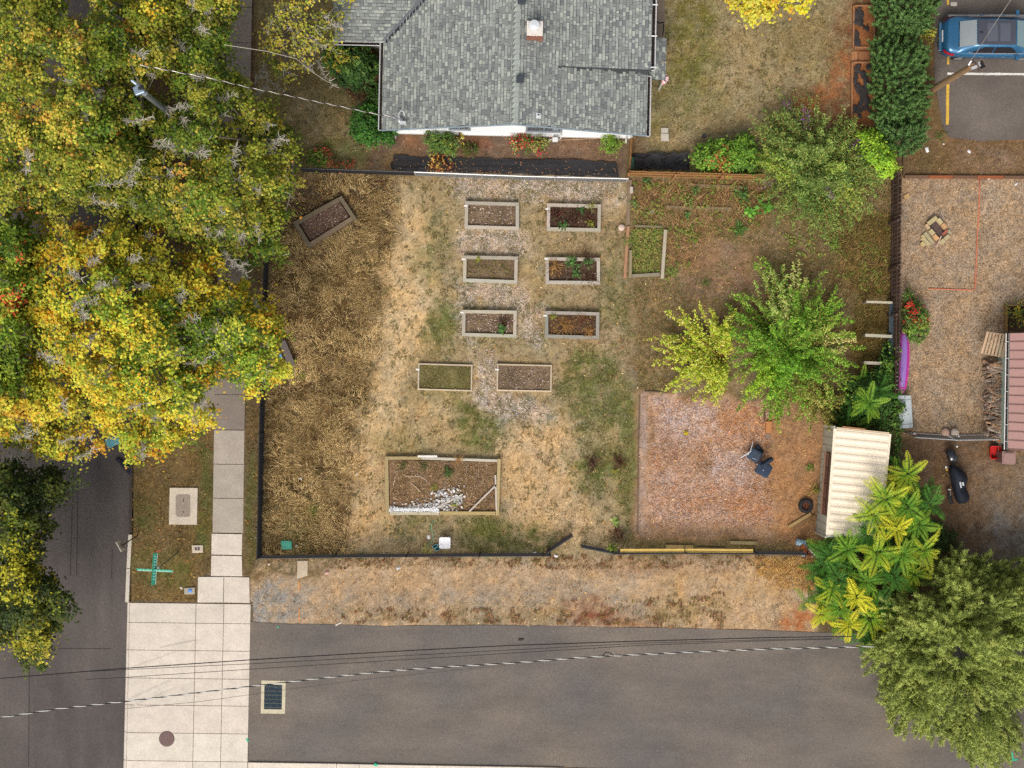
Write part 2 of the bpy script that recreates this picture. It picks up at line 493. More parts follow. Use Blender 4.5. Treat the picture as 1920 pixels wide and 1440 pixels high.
print('painting ground')
c0 = np.array(S(118, 100, 66))
CC = np.tile(c0, (len(X), 1))
w1 = fbm(PX / 34.0, PY / 34.0, 5, 3) - .5
w2 = fbm(PX / 34.0, PY / 34.0, 5, 91) - .5
inner = (np.abs(X) < 40) & (np.abs(Y) < 32)
def paint(CCarr, px, py, wa, wb):
    for poly, fe, wp, col, st in LAYERS:
        xs = [p[0] for p in poly]; ys = [p[1] for p in poly]
        pad = fe + wp + 5
        sel = np.where((px > min(xs) - pad) & (px < max(xs) + pad) & (py > min(ys) - pad) & (py < max(ys) + pad))[0]
        if len(sel) == 0: continue
        d = sdf_poly(px[sel] + wa[sel] * wp * 2.2, py[sel] + wb[sel] * wp * 2.2, poly)
        m = np.clip(d / fe * .5 + .5, 0, 1)[:, None] * st
        if st < .95 and fe > 8: m = np.clip(m * BRK[sel][:, None], 0, 1)
        CCarr[sel] = CCarr[sel] * (1 - m) + np.array(S(*col)) * m
BRK = np.clip(.25 + 3.0 * (.6 * fbm(PX / 15, PY / 15, 3, 201) + .4 * vnoise(PX / 6, PY / 6, 207) - .27), .15, 1.35)
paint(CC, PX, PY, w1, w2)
# mottling of the earth itself at hand size
mt = 1 + 0.42 * (fbm(PX / 13, PY / 13, 4, 5) - .5) + 0.5 * (vnoise(PX / 5.1, PY / 5.1, 8) - .5)
CC *= mt[:, None]
grey = CC.mean(1, keepdims=True)
CC = grey + (CC - grey) * .86
hue = (fbm(PX / 22, PY / 22, 3, 44) - .5)
CC[:, 0] *= 1 + .22 * hue; CC[:, 2] *= 1 - .35 * hue

# polygons of the hard surfaces, photo pixels on the level ground
ROAD_W = [(-700, -700), (262, -700), (262, 0), (252, 420), (246, 800), (246, 886), (242, 1000), (238, 1130), (233, 1440), (224, 2000), (-700, 2000)]
LANE_N = [(468, 1166), (540, 1170), (640, 1171), (720, 1174), (800, 1173), (900, 1172), (1040, 1173), (1140, 1176), (1240, 1177), (1330, 1179), (1440, 1182), (1540, 1186), (1680, 1190), (2300, 1206)]
LANE_S = [(2300, 1470), (1400, 1446), (1060, 1438), (760, 1432), (466, 1428)]
LOT_P = [(1752, -300), (2300, -300), (2300, 268), (1900, 262), (1840, 265), (1780, 258), (1768, 240), (1752, 150)]
sink = np.zeros(len(X))
dr = sdf_poly(PX, PY, ROAD_W)
dap = sdf_poly(PX, PY, [(233, 1131), (470, 1131), (464, 2000), (224, 2000)])
sink = np.where(dr > -4, -0.35, 0)
sink = np.where(dap > -2, -0.35, sink)
dl = sdf_poly(PX, PY, LANE_N + LANE_S)
sink = np.where(dl > 5, -0.12, sink)
dsw = sdf_poly(PX, PY, [(419, -300), (475, -300), (473, 0), (459, 800), (453, 1040), (454, 1081), (468, 1081), (469, 1132), (370, 1132), (370, 1080), (396, 1076), (400, 806), (405, 700), (416, 0)])
sink = np.where(dsw > 2, -0.1, sink)
dpk = sdf_poly(PX, PY, LOT_P)
sink = np.where(dpk > 5, -0.12, sink)
Z = 0.05 * (fbm(PX / 60, PY / 60, 3, 31) - .5) + 0.035 * (fbm(PX / 9, PY / 9, 2, 71) - .5)
Z = np.where(inner, Z, 0) + sink
nx, ny = len(gx), len(gy)
me = bpy.data.meshes.new('ground')
me.vertices.add(nx * ny)
me.vertices.foreach_set('co', np.stack([X, Y, Z], 1).astype(np.float32).ravel())
ii = (np.arange(ny - 1)[:, None] * nx + np.arange(nx - 1)[None, :]).ravel()
quads = np.stack([ii, ii + 1, ii + nx + 1, ii + nx], 1).astype(np.int32)
me.loops.add(quads.size); me.loops.foreach_set('vertex_index', quads.ravel())
me.polygons.add(len(quads)); me.polygons.foreach_set('loop_start', np.arange(0, quads.size, 4, dtype=np.int32))
ca = me.color_attributes.new('Col', 'FLOAT_COLOR', 'POINT')
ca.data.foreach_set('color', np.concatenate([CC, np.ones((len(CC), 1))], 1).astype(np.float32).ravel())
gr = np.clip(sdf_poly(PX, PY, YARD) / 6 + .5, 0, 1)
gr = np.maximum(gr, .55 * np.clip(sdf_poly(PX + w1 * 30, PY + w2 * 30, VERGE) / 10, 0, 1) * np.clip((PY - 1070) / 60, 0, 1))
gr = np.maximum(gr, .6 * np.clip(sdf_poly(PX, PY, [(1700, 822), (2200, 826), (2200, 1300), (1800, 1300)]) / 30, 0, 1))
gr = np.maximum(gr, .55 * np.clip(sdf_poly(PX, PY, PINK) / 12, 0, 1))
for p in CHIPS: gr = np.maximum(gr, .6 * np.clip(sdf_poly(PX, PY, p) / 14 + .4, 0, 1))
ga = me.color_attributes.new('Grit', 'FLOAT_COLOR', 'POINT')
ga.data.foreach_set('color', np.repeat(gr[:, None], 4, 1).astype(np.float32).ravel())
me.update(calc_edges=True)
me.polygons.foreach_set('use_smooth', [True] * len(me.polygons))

def ground_material():
    m = bpy.data.materials.new('earth_and_turf'); m.use_nodes = True
    nt = m.node_tree; L = nt.links; b = nt.nodes['Principled BSDF']
    b.inputs['Roughness'].default_value = .95; b.inputs['Specular IOR Level'].default_value = .05
    a = nd(nt, 'ShaderNodeAttribute', attribute_name='Col')
    g = nd(nt, 'ShaderNodeAttribute', attribute_name='Grit')
    tc = nd(nt, 'ShaderNodeTexCoord')
    n1 = nd(nt, 'ShaderNodeTexNoise', Scale=9.0, Detail=6.0, Roughness=.75)
    n2 = nd(nt, 'ShaderNodeTexNoise', Scale=34.0, Detail=3.0, Roughness=.7)
    vo = nd(nt, 'ShaderNodeTexVoronoi', Scale=24.0)
    for n in (n1, n2, vo): L.new(tc.outputs['Object'], n.inputs['Vector'])
    r1 = nd(nt, 'ShaderNodeMapRange'); r1.inputs[1].default_value = .3; r1.inputs[2].default_value = .7; r1.inputs[3].default_value = .62; r1.inputs[4].default_value = 1.38
    r2 = nd(nt, 'ShaderNodeMapRange'); r2.inputs[1].default_value = .3; r2.inputs[2].default_value = .7; r2.inputs[3].default_value = .72; r2.inputs[4].default_value = 1.28
    L.new(n1.outputs[0], r1.inputs[0]); L.new(n2.outputs[0], r2.inputs[0])
    mu = nd(nt, 'ShaderNodeMath', operation='MULTIPLY'); L.new(r1.outputs[0], mu.inputs[0]); L.new(r2.outputs[0], mu.inputs[1])
    vs = nd(nt, 'ShaderNodeVectorMath', operation='SCALE'); L.new(a.outputs['Color'], vs.inputs[0]); L.new(mu.outputs[0], vs.inputs['Scale'])
    # stones and chips: a colour per cell
    sp = nd(nt, 'ShaderNodeSeparateColor'); L.new(vo.outputs['Color'], sp.inputs[0])
    rv = nd(nt, 'ShaderNodeMapRange'); rv.inputs[3].default_value = .5; rv.inputs[4].default_value = 1.5; L.new(sp.outputs[0], rv.inputs[0])
    tint = nd(nt, 'ShaderNodeMix', data_type='RGBA'); L.new(sp.outputs[1], tint.inputs['Factor'])
    tint.inputs['A'].default_value = (1.10, .99, .80, 1); tint.inputs['B'].default_value = (.95, 1.0, 1.08, 1)
    v2 = nd(nt, 'ShaderNodeVectorMath', operation='MULTIPLY'); L.new(a.outputs['Color'], v2.inputs[0]); L.new(tint.outputs['Result'], v2.inputs[1])
    v3 = nd(nt, 'ShaderNodeVectorMath', operation='SCALE'); L.new(v2.outputs[0], v3.inputs[0]); L.new(rv.outputs[0], v3.inputs['Scale'])
    mx = nd(nt, 'ShaderNodeMix', data_type='RGBA'); L.new(g.outputs['Fac'], mx.inputs['Factor']); L.new(vs.outputs[0], mx.inputs['A']); L.new(v3.outputs[0], mx.inputs['B'])
    L.new(mx.outputs['Result'], b.inputs['Base Color'])
    bp = nd(nt, 'ShaderNodeBump', Strength=.6, Distance=.03); L.new(n1.outputs[0], bp.inputs['Height']); L.new(bp.outputs[0], b.inputs['Normal'])
    return m
ground = link_mesh('ground', me, ground_material(), kind='structure')

def ground_col(px, py):
    """the ground's own colour at photo positions (nearest grid vertex)"""
    x = (px - 960) / SC0; y = (720 - py) / SC0
    ix = np.clip(np.round((x - gx[5]) / 0.105).astype(int) + 5, 0, nx - 1)
    iy = np.clip(np.round((y - gy[5]) / 0.105).astype(int) + 5, 0, ny - 1)
    k = iy * nx + ix
    return CC[k], Z[k]

# ------------------------------------------------------------------ asphalt, slabs, kerbs
def asphalt(name, base, patch):
    m = bpy.data.materials.new(name); m.use_nodes = True
    nt = m.node_tree; L = nt.links; b = nt.nodes['Principled BSDF']
    b.inputs['Roughness'].default_value = .82; b.inputs['Specular IOR Level'].default_value = .25
    tc = nd(nt, 'ShaderNodeTexCoord')
    n1 = nd(nt, 'ShaderNodeTexNoise', Scale=.22, Detail=4.0, Roughness=.55)
    mp = nd(nt, 'ShaderNodeMapping'); mp.inputs['Scale'].default_value = patch
    L.new(tc.outputs['Object'], mp.inputs['Vector'])
    n2 = nd(nt, 'ShaderNodeTexNoise', Scale=1.0, Detail=6.0, Roughness=.6)
    n3 = nd(nt, 'ShaderNodeTexNoise', Scale=45.0, Detail=2.0, Roughness=.7)
    vo = nd(nt, 'ShaderNodeTexVoronoi', Scale=2.2)
    L.new(tc.outputs['Object'], n1.inputs['Vector']); L.new(mp.outputs[0], n2.inputs['Vector']); L.new(tc.outputs['Object'], n3.inputs['Vector']); L.new(tc.outputs['Object'], vo.inputs['Vector'])
    cr = nd(nt, 'ShaderNodeValToRGB')
    cr.color_ramp.elements[0].position = .32; cr.color_ramp.elements[0].color = (*S(*base[0]), 1)
    cr.color_ramp.elements[1].position = .7; cr.color_ramp.elements[1].color = (*S(*base[1]), 1)
    L.new(n1.outputs[0], cr.inputs[0])
    prev = cr.outputs[0]
    n4 = nd(nt, 'ShaderNodeTexNoise', Scale=11.0, Detail=3.0, Roughness=.8); L.new(tc.outputs['Object'], n4.inputs['Vector'])
    for n, lo, hi in ((n2, .86, 1.16), (n3, .68, 1.32), (n4, .80, 1.2)):
        r = nd(nt, 'ShaderNodeMapRange'); r.inputs[1].default_value = .3; r.inputs[2].default_value = .7; r.inputs[3].default_value = lo; r.inputs[4].default_value = hi
        L.new(n.outputs[0], r.inputs[0])
        v = nd(nt, 'ShaderNodeVectorMath', operation='SCALE'); L.new(prev, v.inputs[0]); L.new(r.outputs[0], v.inputs['Scale']); prev = v.outputs[0]
    # small oil spots
    lt = nd(nt, 'ShaderNodeMath', operation='LESS_THAN'); lt.inputs[1].default_value = .045; L.new(vo.outputs['Distance'], lt.inputs[0])
    sc = nd(nt, 'ShaderNodeMath', operation='MULTIPLY_ADD'); sc.inputs[1].default_value = -.35; sc.inputs[2].default_value = 1.0; L.new(lt.outputs[0], sc.inputs[0])
    v = nd(nt, 'ShaderNodeVectorMath', operation='SCALE'); L.new(prev, v.inputs[0]); L.new(sc.outputs[0], v.inputs['Scale'])
    L.new(v.outputs[0], b.inputs['Base Color'])
    bp = nd(nt, 'ShaderNodeBump', Strength=.25, Distance=.01); L.new(n3.outputs[0], bp.inputs['Height']); L.new(bp.outputs[0], b.inputs['Normal'])
    return m

def gp(pts): return [G(x, y).xy for x, y in pts]
A_STREET = asphalt('street_asphalt', ((80, 74, 72), (100, 92, 88)), (1.4, .25, 1))
A_LANE = asphalt('lane_asphalt', ((101, 96, 94), (124, 113, 102)), (.30, 1.0, 1))
A_LOT = asphalt('car_park_asphalt', ((92, 84, 78), (118, 108, 100)), (.5, .7, 1))
b = MB().prism(gp(ROAD_W), -.30, -.115, (0, 0, 0)); street = b.build('street', A_STREET, kind='structure')
b = MB().prism(gp(LANE_N + LANE_S), -.20, .022, (0, 0, 0)); lane = b.build('lane', A_LANE, kind='structure')
b = MB().prism(gp(LOT_P), -.20, .02, (0, 0, 0)); lot = b.build('car_park', A_LOT, kind='structure')
# seams in the street paving
def paint_strip(name, p0, p1, w, z, col, m, parent=None, rough_end=False):
    a, c = G(*p0), G(*p1)
    t = (c - a); t.z = 0; t.normalize(); n = Vector((-t.y, t.x, 0)) * w / 2
    L_ = []; R_ = []
    k = max(2, int((c - a).length / .25))
    for i in range(k + 1):
        q = a + (c - a) * i / k
        L_.append((q + n * random.uniform(.8, 1.1))); R_.append((q - n * random.uniform(.8, 1.1)))
    vs = [(p.x, p.y, z) for p in L_ + R_]
    fs = [(i, k + 1 + i, k + 2 + i, i + 1) for i in range(k)]
    return MB().add(vs, fs, col).build(name, m, parent, kind='structure' if parent is None else None)
M_LINE = mat('road_paint', .8, .15, noise=.35, scale=9, fine=.3, fine_scale=30)
seam = S(62, 58, 58)
for p0, p1 in (((137, 850), (130, 1080)), ((146, 850), (142, 1080)), ((56, 840), (52, 1440)), ((209, 1030), (208, 1085))):
    paint_strip('paving_seam', p0, p1, .035, -.111, seam, M_LINE, street)
paint_strip('paving_seam', (60, 1217), (206, 1217), .03, -.111, seam, M_LINE, street)

# concrete slabs: apron at the mouth of the lane, sidewalk
def slab_quad(parent, c, z0, z, col, gap=.5, ztop=None):
    """slab between four photo corners, drawn in by a joint"""
    cx = sum(p[0] for p in c) / 4; cy = sum(p[1] for p in c) / 4
    q = []
    for x, y in c:
        q.append((x + (gap if x < cx else -gap), y + (gap if y < cy else -gap)))
    b = MB().prism(gp(q), z0, z, jit(col, .03), ztop=ztop)
    return b.build('slab', M_CONC, parent, bevel=.008)
apron_bed = MB().prism(gp([(236, 1131), (246, 1131), (239, 1500), (229, 1500)]), -.3, -.12, S(120, 112, 102)).prism(gp([(246, 1126), (475, 1126), (469, 1500), (239, 1500)]), -.3, -.004, S(112, 98, 80)).build('concrete_apron', M_CONC, kind='structure')
rows = [1131, 1168, 1219.5, 1272, 1322.5, 1374.5, 1427, 1480]
def ax_(col_top, col_bot, y): return col_top + (col_bot - col_top) * (y - 1131) / (1440 - 1131)
colx = [(237.5, 230), (243.5, 237), (368, 361.5), (420, 413.5), (470.5, 464.5)]
for i in range(len(rows) - 1):
    for j in range(len(colx) - 1):
        y0, y1 = rows[i], rows[i + 1]
        sk = lambda x: (x - 350) * .012
        c = [(ax_(*colx[j], y0), y0), (ax_(*colx[j + 1], y0), y0), (ax_(*colx[j + 1], y1), y1), (ax_(*colx[j], y1), y1)]
        c = [(x, y + sk(x)) for x, y in c]
        col = S(218, 206, 192) if i < 5 else S(222, 211, 196)
        zt = [-.10, .0, .0, -.10] if j == 0 else None
        slab_quad(apron_bed, c, -.2, .03, col, .4, ztop=zt)
walk_bed = MB().prism(gp([(417, -150), (474, -150), (472, 0), (458, 800), (453, 1040), (454, 1081), (467, 1082), (468, 1131), (371, 1131), (371, 1080), (397, 1078), (401, 806), (404, 740), (416, 0)]), -.2, -.03, S(120, 112, 102)).build('sidewalk', M_CONC, kind='structure')
ys = [806, 870, 934, 999]
for k in range(3):
    slab_quad(walk_bed, [(401 - k * 1.0, ys[k]), (459 - k * .8, ys[k] + .5), (458 - k * .8, ys[k + 1] + .5), (400 - k * 1.0, ys[k + 1])], -.1, .022, S(180, 169, 156))
slab_quad(walk_bed, [(396.5, 1000), (455, 1001), (454, 1041), (396, 1040)], -.1, .03, S(220, 208, 194))
slab_quad(walk_bed, [(396, 1041), (454, 1042), (455, 1081), (395, 1080)], -.1, .03, S(220, 208, 194))
slab_quad(walk_bed, [(371, 1081), (420, 1081), (419, 1130), (370, 1130)], -.1, .03, S(216, 204, 190))
slab_quad(walk_bed, [(420, 1081), (468, 1082), (469, 1131), (419, 1130)], -.1, .03, S(218, 206, 192))
y = 806.0
k = 0
while y > -140:
    y1 = y - 66
    def xl(v): return 404 + (416 - 404) * (740 - v) / 740 if v < 740 else 402
    def xr(v): return 459 + (473 - 459) * (806 - v) / 806
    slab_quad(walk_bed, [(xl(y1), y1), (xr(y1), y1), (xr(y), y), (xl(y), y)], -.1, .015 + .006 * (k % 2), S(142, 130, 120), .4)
    y = y1; k += 1
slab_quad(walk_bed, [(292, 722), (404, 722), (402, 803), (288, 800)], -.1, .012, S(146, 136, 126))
# kerb along the strip and along the lane's south side
kerb = MB()
for (p0, p1, c) in (((244.5, 1002), (241, 1065), S(206, 196, 182)), ((241, 1066), (238.5, 1129), S(208, 198, 184))):
    a, e = G(*p0), G(*p1)
    t = (e - a).normalized(); n = Vector((-t.y, t.x, 0))
    w = .17
    MB().prism([(a - n * w / 2).xy, (a + n * w / 2).xy, (e + n * w / 2).xy, (e - n * w / 2).xy], -.2, .05, c).build('kerb', M_CONC, kind='structure', bevel=.012)
pts = [(262, -150), (262, 0), (252, 420), (246, 800), (246, 886), (244.5, 1000)]
for i in range(len(pts) - 1):
    a, e = G(*pts[i]), G(*pts[i + 1]); t = (e - a).normalized(); n = Vector((-t.y, t.x, 0)); w = .13
    e = e - t * .01
    MB().prism([(a - n * w / 2).xy, (a + n * w / 2).xy, (e + n * w / 2).xy, (e - n * w / 2).xy], -.2, .025, S(74, 66, 62)).build('kerb', M_CONC, kind='structure')
pts = [(466, 1434), (632, 1436.5), (674, 1437.5), (820, 1440), (1000, 1443), (1058, 1444.5)]
for i in range(len(pts) - 1):
    a, e = G(*pts[i]), G(*pts[i + 1]); t = (e - a).normalized(); n = Vector((-t.y, t.x, 0)); w = .27
    e = e - t * .012
    MB().prism([(a - n * w / 2).xy, (a + n * w / 2).xy, (e + n * w / 2).xy, (e - n * w / 2).xy], -.1, .11, S(226, 214, 198)).build('kerb', M_CONC, kind='structure', bevel=.012)
pts = [(1060, 1446), (1400, 1454), (1900, 1466)]
for i in range(2):
    a, e = G(*pts[i]), G(*pts[i + 1]); t = (e - a).normalized(); n = Vector((-t.y, t.x, 0)); w = .2
    MB().prism([(a - n * w / 2).xy, (a + n * w / 2).xy, (e + n * w / 2).xy, (e - n * w / 2).xy], -.1, .10, S(150, 138, 124)).build('kerb', M_CONC, kind='structure', bevel=.012)
# spray-paint marks on kerb and road
mk = S(60, 190, 150)
for p0, p1, w, z in (((702, 1432), (708, 1434), .12, .113), ((800, 1440), (812, 1440), .05, .113), ((520, 1174), (523, 1178), .05, .026), ((1897, 1410), (1899, 1424), .09, .026), ((1889, 1426), (1908, 1424), .08, .026), ((462, 1384), (466, 1390), .08, .034)):
    paint_strip('survey_mark', p0, p1, w, z, mk, M_LINE)
paint_strip('chalk_mark', (1386, 1416), (1400, 1417), .03, .026, S(150, 142, 132), M_LINE, lane)
for i in range(9):
    x = 1384 + i * 4.2; yy = 1416 + random.uniform(-2, 2)
    paint_strip('chalk_mark', (x, yy), (x + random.uniform(-1.5, 2), yy + random.uniform(5, 9)), .025, .026, S(146, 138, 128), M_LINE, lane)
paint_strip('chalk_mark', (1407, 1392), (1416, 1402), .03, .026, S(140, 132, 122), M_LINE, lane)
# car-park lines
white = S(224, 220, 212); yel = S(222, 178, 72)
for p0, p1, w, c in (((1778, 29.5), (2050, 30), .1, white), ((1776, 138.5), (2050, 140), .11, white), ((1777, -40), (1777, 9), .1, yel), ((1777.5, 108), (1777.5, 121), .1, yel), ((1777, 158), (1776, 234), .14, yel)):
    paint_strip('parking_line', p0, p1, w, .026, c, M_LINE, lot)

for p0, p1, w, c in (((240, 1312), (318, 1276), .10, (204, 194, 182)), ((244, 1326), (332, 1288), .07, (206, 196, 184)), ((300, 1214), (366, 1200), .05, (196, 186, 176)), ((250, 1250), (330, 1222), .06, (206, 196, 184))):
    paint_strip('tyre_mark', p0, p1, w, .0345, S(*c), M_CONC, apron_bed)
# ------------------------------------------------------------------ house
HO = G(964, 248.5, 2.7); HO.z = 0
HROT = R(-1.2)
house = thing('house', 'single-storey white house under a grey shingle roof north of the fenced lot', 'house', HO, rotz=HROT)
EAVE, RIDGE, HW = 2.7, 4.6, 5.78
SL = (RIDGE - EAVE) / HW
YN = 8.2                                         # built as far as the edge of the photo needs
DARK = S(82, 86, 87)
roof = MB()
WY = 3.83; WX = -7.95                            # eave and west edge of the west wing
zl = lambda x: RIDGE - abs(x) * SL
wing = lambda y: EAVE + (y - WY) * SL
def sheet(pts, th=.10, col=DARK):
    n = len(pts)
    vs = [Vector(p) for p in pts] + [Vector(p) - Vector((0, 0, th)) for p in pts]
    fs = [tuple(range(n)), tuple(range(n, 2 * n))[::-1]] + [(i, n + i, n + (i + 1) % n, (i + 1) % n) for i in range(n)]
    roof.add(vs, fs, col)
vx = lambda y: -HW + (y - WY)                    # valley between main roof and wing
sheet([(-HW, 0, EAVE), (0, 0, RIDGE), (0, YN, RIDGE), (vx(YN), YN, zl(vx(YN))), (-HW, WY, EAVE)])
sheet([(0, 0, RIDGE), (HW, 0, EAVE), (HW, YN, EAVE), (0, YN, RIDGE)])
sheet([(WX, WY, EAVE), (-HW, WY, EAVE), (vx(YN), YN, wing(YN)), (WX, YN, wing(YN))])
DX0, DX1, DY = 1.72, 5.84, 2.62                  # the raised section on the east slope
DZ0, DZ1 = zl(DX0) + .02, 3.7
dz = lambda x: DZ0 + (DZ1 - DZ0) * (x - DX0) / (DX1 - DX0)
sheet([(DX0, DY, DZ0), (DX1, DY, DZ1), (DX1, YN, DZ1), (DX0, YN, DZ0)], .12)
roof_o = roof.build('roof', M_SHINGLE, house, local=True)
MB().add([(DX0 + .3, DY - .012, dz(DX0 + .3) - .20), (DX1, DY - .012, DZ1 - .26), (DX1, DY - .012, DZ1 - .01), (DX0 + .3, DY - .012, dz(DX0 + .3) - .01), (DX0 + .3, DY - .001, dz(DX0 + .3) - .20), (DX1, DY - .001, DZ1 - .26), (DX1, DY - .001, DZ1 - .01), (DX0 + .3, DY - .001, dz(DX0 + .3) - .01)], [(0, 1, 2, 3), (7, 6, 5, 4), (3, 2, 6, 7), (0, 4, 5, 1)], S(62, 66, 70)).build('edge_shade_strip', M_PAINT, house, local=True)  # added dark strip: paints the shadow line below the raised section's edge
# infill under the raised section
b = MB().add([(DX0 + .4, DY + .2, zl(DX0 + .4) - .1), (HW - .1, DY + .2, zl(HW - .1) - .1), (HW - .1, DY + .2, dz(HW - .1) - .125), (DX0 + .4, DY + .2, dz(DX0 + .4) - .125),
              (DX0 + .4, DY + .4, zl(DX0 + .4) - .1), (HW - .1, DY + .4, zl(HW - .1) - .1), (HW - .1, DY + .4, dz(HW - .1) - .125), (DX0 + .4, DY + .4, dz(DX0 + .4) - .125)],
             [(0, 1, 2, 3), (7, 6, 5, 4), (0, 4, 5, 1), (1, 5, 6, 2), (2, 6, 7, 3), (3, 7, 4, 0)], S(200, 200, 196))
b.build('cheek_wall', M_PAINT, house, local=True)

TAB = [S(170, 175, 167), S(163, 168, 161), S(155, 160, 154), S(146, 150, 146), S(134, 138, 135), S(176, 180, 170), S(120, 124, 124)]
TABW = np.array([3, 4, 4, 3, 2.0, 1.5, 1.0]); TABW /= TABW.sum()
unit_tab = []
for c in TAB:
    b = MB().add([(-.5, 0, .0015), (.5, 0, .0015), (.5, 1, .018), (-.5, 1, .018), (-.5, 0, -.001), (.5, 0, -.001), (.5, 1, -.001), (-.5, 1, -.001)],
                 [(3, 2, 1, 0)[::-1], (7, 6, 2, 3)[::-1], (0, 4, 7, 3)[::-1], (5, 1, 2, 6)[::-1]], c)
    me = b.mesh('shingle'); me.materials.append(M_SHINGLE); unit_tab.append(me)
tabs = []           # (origin, along, down, width, length, colour index)
def cover(o, along, down, la, ld, keep, expo=.142, bias=0):
    o, along, down = Vector(o), Vector(along).normalized(), Vector(down).normalized()
    k = 0; d_ = 0.0
    while d_ < ld - .02:
        a = -random.uniform(0, .2)
        while a < la:
            w = random.choice((.12, .14, .16, .19, .24, .30)) * random.uniform(.9, 1.1)
            low = random.random() < .40                     # the lower layer shows between the tabs
            if a + w > 0:
                a0, a1 = max(a, 0), min(a + w, la)
                c = o + along * ((a0 + a1) / 2) + down * d_
                if a1 - a0 > .04 and keep(c):
                    full = low
                    ln = expo * (.96 if full else random.choice((.78, .82, .86)))
                    ln = min(ln, ld - d_)
                    i = int(np.searchsorted(np.cumsum(TABW), random.random()))
                    i = random.choice((3, 4, 4, 6)) if low else i
                    tabs.append((c, along, down, a1 - a0 - random.choice((.006, .012, .02)), ln, i))
            a += w
        d_ += expo; k += 1
lowx = Vector((HW, 0, EAVE - RIDGE)).normalized()
cover((0.0, 0, RIDGE), (0, -1, 0), (-lowx.x, 0, lowx.z), 0.001, 0.001, lambda c: True)
tabs.clear()
sl_len = math.hypot(HW, RIDGE - EAVE)
cover((-.08, YN, zl(.08)), (0, -1, 0), (-lowx.x, 0, lowx.z), YN, sl_len - .08, lambda c: c.y < WY + .05 or (c.x + HW) > (c.y - WY) + .1)
cover((.08, 0, zl(.08)), (0, 1, 0), (lowx.x, 0, lowx.z), YN, sl_len - .08, lambda c: not (c.x > DX0 + .1 and c.y > DY + .03))
dl_ = Vector((DX1 - DX0, 0, DZ1 - DZ0))
cover((DX0, DY, DZ0), (0, 1, 0), dl_, YN - DY, dl_.length, lambda c: True)
wdown = Vector((0, -1, -SL)).normalized()
cover((WX, YN, wing(YN)), (1, 0, 0), wdown, 5.5, math.hypot(YN - WY, (YN - WY) * SL), lambda c: (c.x + HW) < (c.y - WY) - .12 and c.x < -1.5)
def tab_matrix(t):
    c, along, down, w, ln, i = t
    nrm = along.cross(down)
    if nrm.z < 0: along = -along; nrm = -nrm
    M3 = Matrix((along * w, down * ln, nrm)).transposed()
    M4 = M3.to_4x4(); M4.translation = c + nrm * .004
    return M4
def in_view(c):
    p = Matrix.Rotation(HROT, 3, 'Z') @ c + HO
    return abs(p.x) < 22 and p.y < (HCAM - c.z) * 720 / FPX - .1
order = sorted(range(len(tabs)), key=lambda k: -(tabs[k][3] * tabs[k][4] / (HCAM - tabs[k][0].z) ** 2) + (0 if in_view(tabs[k][0]) else 9))
single = set(order[:290])
rest = MB()
for k, t in enumerate(tabs):
    M4 = tab_matrix(t)
    if k in single:
        o = bpy.data.objects.new('shingle', unit_tab[t[5]])
        COL.objects.link(o); o.parent = roof_o
        o.matrix_local = M4
    else:
        u = unit_tab[t[5]]
        rest.add([M4 @ v.co for v in u.vertices], [tuple(p.vertices) for p in u.polygons], jit(TAB[t[5]], .05))
rest.build('shingles', M_SHINGLE, roof_o, local=True, kind='stuff')
# ridge caps, valley metal
cap = MB()
y = 0.0
while y < YN - .2:
    c = jit(S(166, 172, 166), .06)
    cap.add([(-.16, y, zl(.16) + .022), (0, y, RIDGE + .03), (.16, y, zl(.16) + .022), (-.16, y + .23, zl(.16) + .032), (0, y + .23, RIDGE + .042), (.16, y + .23, zl(.16) + .032)],
            [(0, 1, 4, 3), (1, 2, 5, 4), (0, 3, 4, 1)[:3]], c)
    y += .225
cap.build('ridge_cap', M_SHINGLE, roof_o, local=True)
v0, v1 = Vector((-HW + .02, WY, EAVE + .022)), Vector((vx(YN), YN, zl(vx(YN)) + .022))
t = (v1 - v0).normalized(); n = Vector((t.y, -t.x, 0)).normalized()
MB().add([v0 - n * .12 + Vector((0, 0, .03)), v0, v0 + n * .12 + Vector((0, 0, .03)), v1 - n * .12 + Vector((0, 0, .03)), v1, v1 + n * .12 + Vector((0, 0, .03))],
         [(0, 1, 4, 3), (1, 2, 5, 4)], S(62, 66, 72)).build('valley_flashing', M_METAL, roof_o, local=True)

# walls
WHITE = S(236, 238, 240, .95)
wy, wx = .42, HW - .42
wall = MB()
gab = [(-wx, .0), (wx, .0), (wx, zl(wx) - .12), (0, RIDGE - .12), (-wx, zl(wx) - .12)]
vs = [(x, wy, z) for x, z in gab] + [(x, YN, z) for x, z in gab]
wall.add(vs, [(0, 1, 2, 3, 4), (9, 8, 7, 6, 5), (0, 5, 6, 1), (1, 6, 7, 2), (2, 7, 8, 3), (3, 8, 9, 4)], WHITE)
wall.build('wall', M_PAINT, house, local=True)
MB().box((-7.0, WY + .4 + 2.2, 1.27), (1.6, 4.4, 2.54), S(190, 188, 180)).build('wall', M_PAINT, house, local=True, label='grey end wall of the west wing')
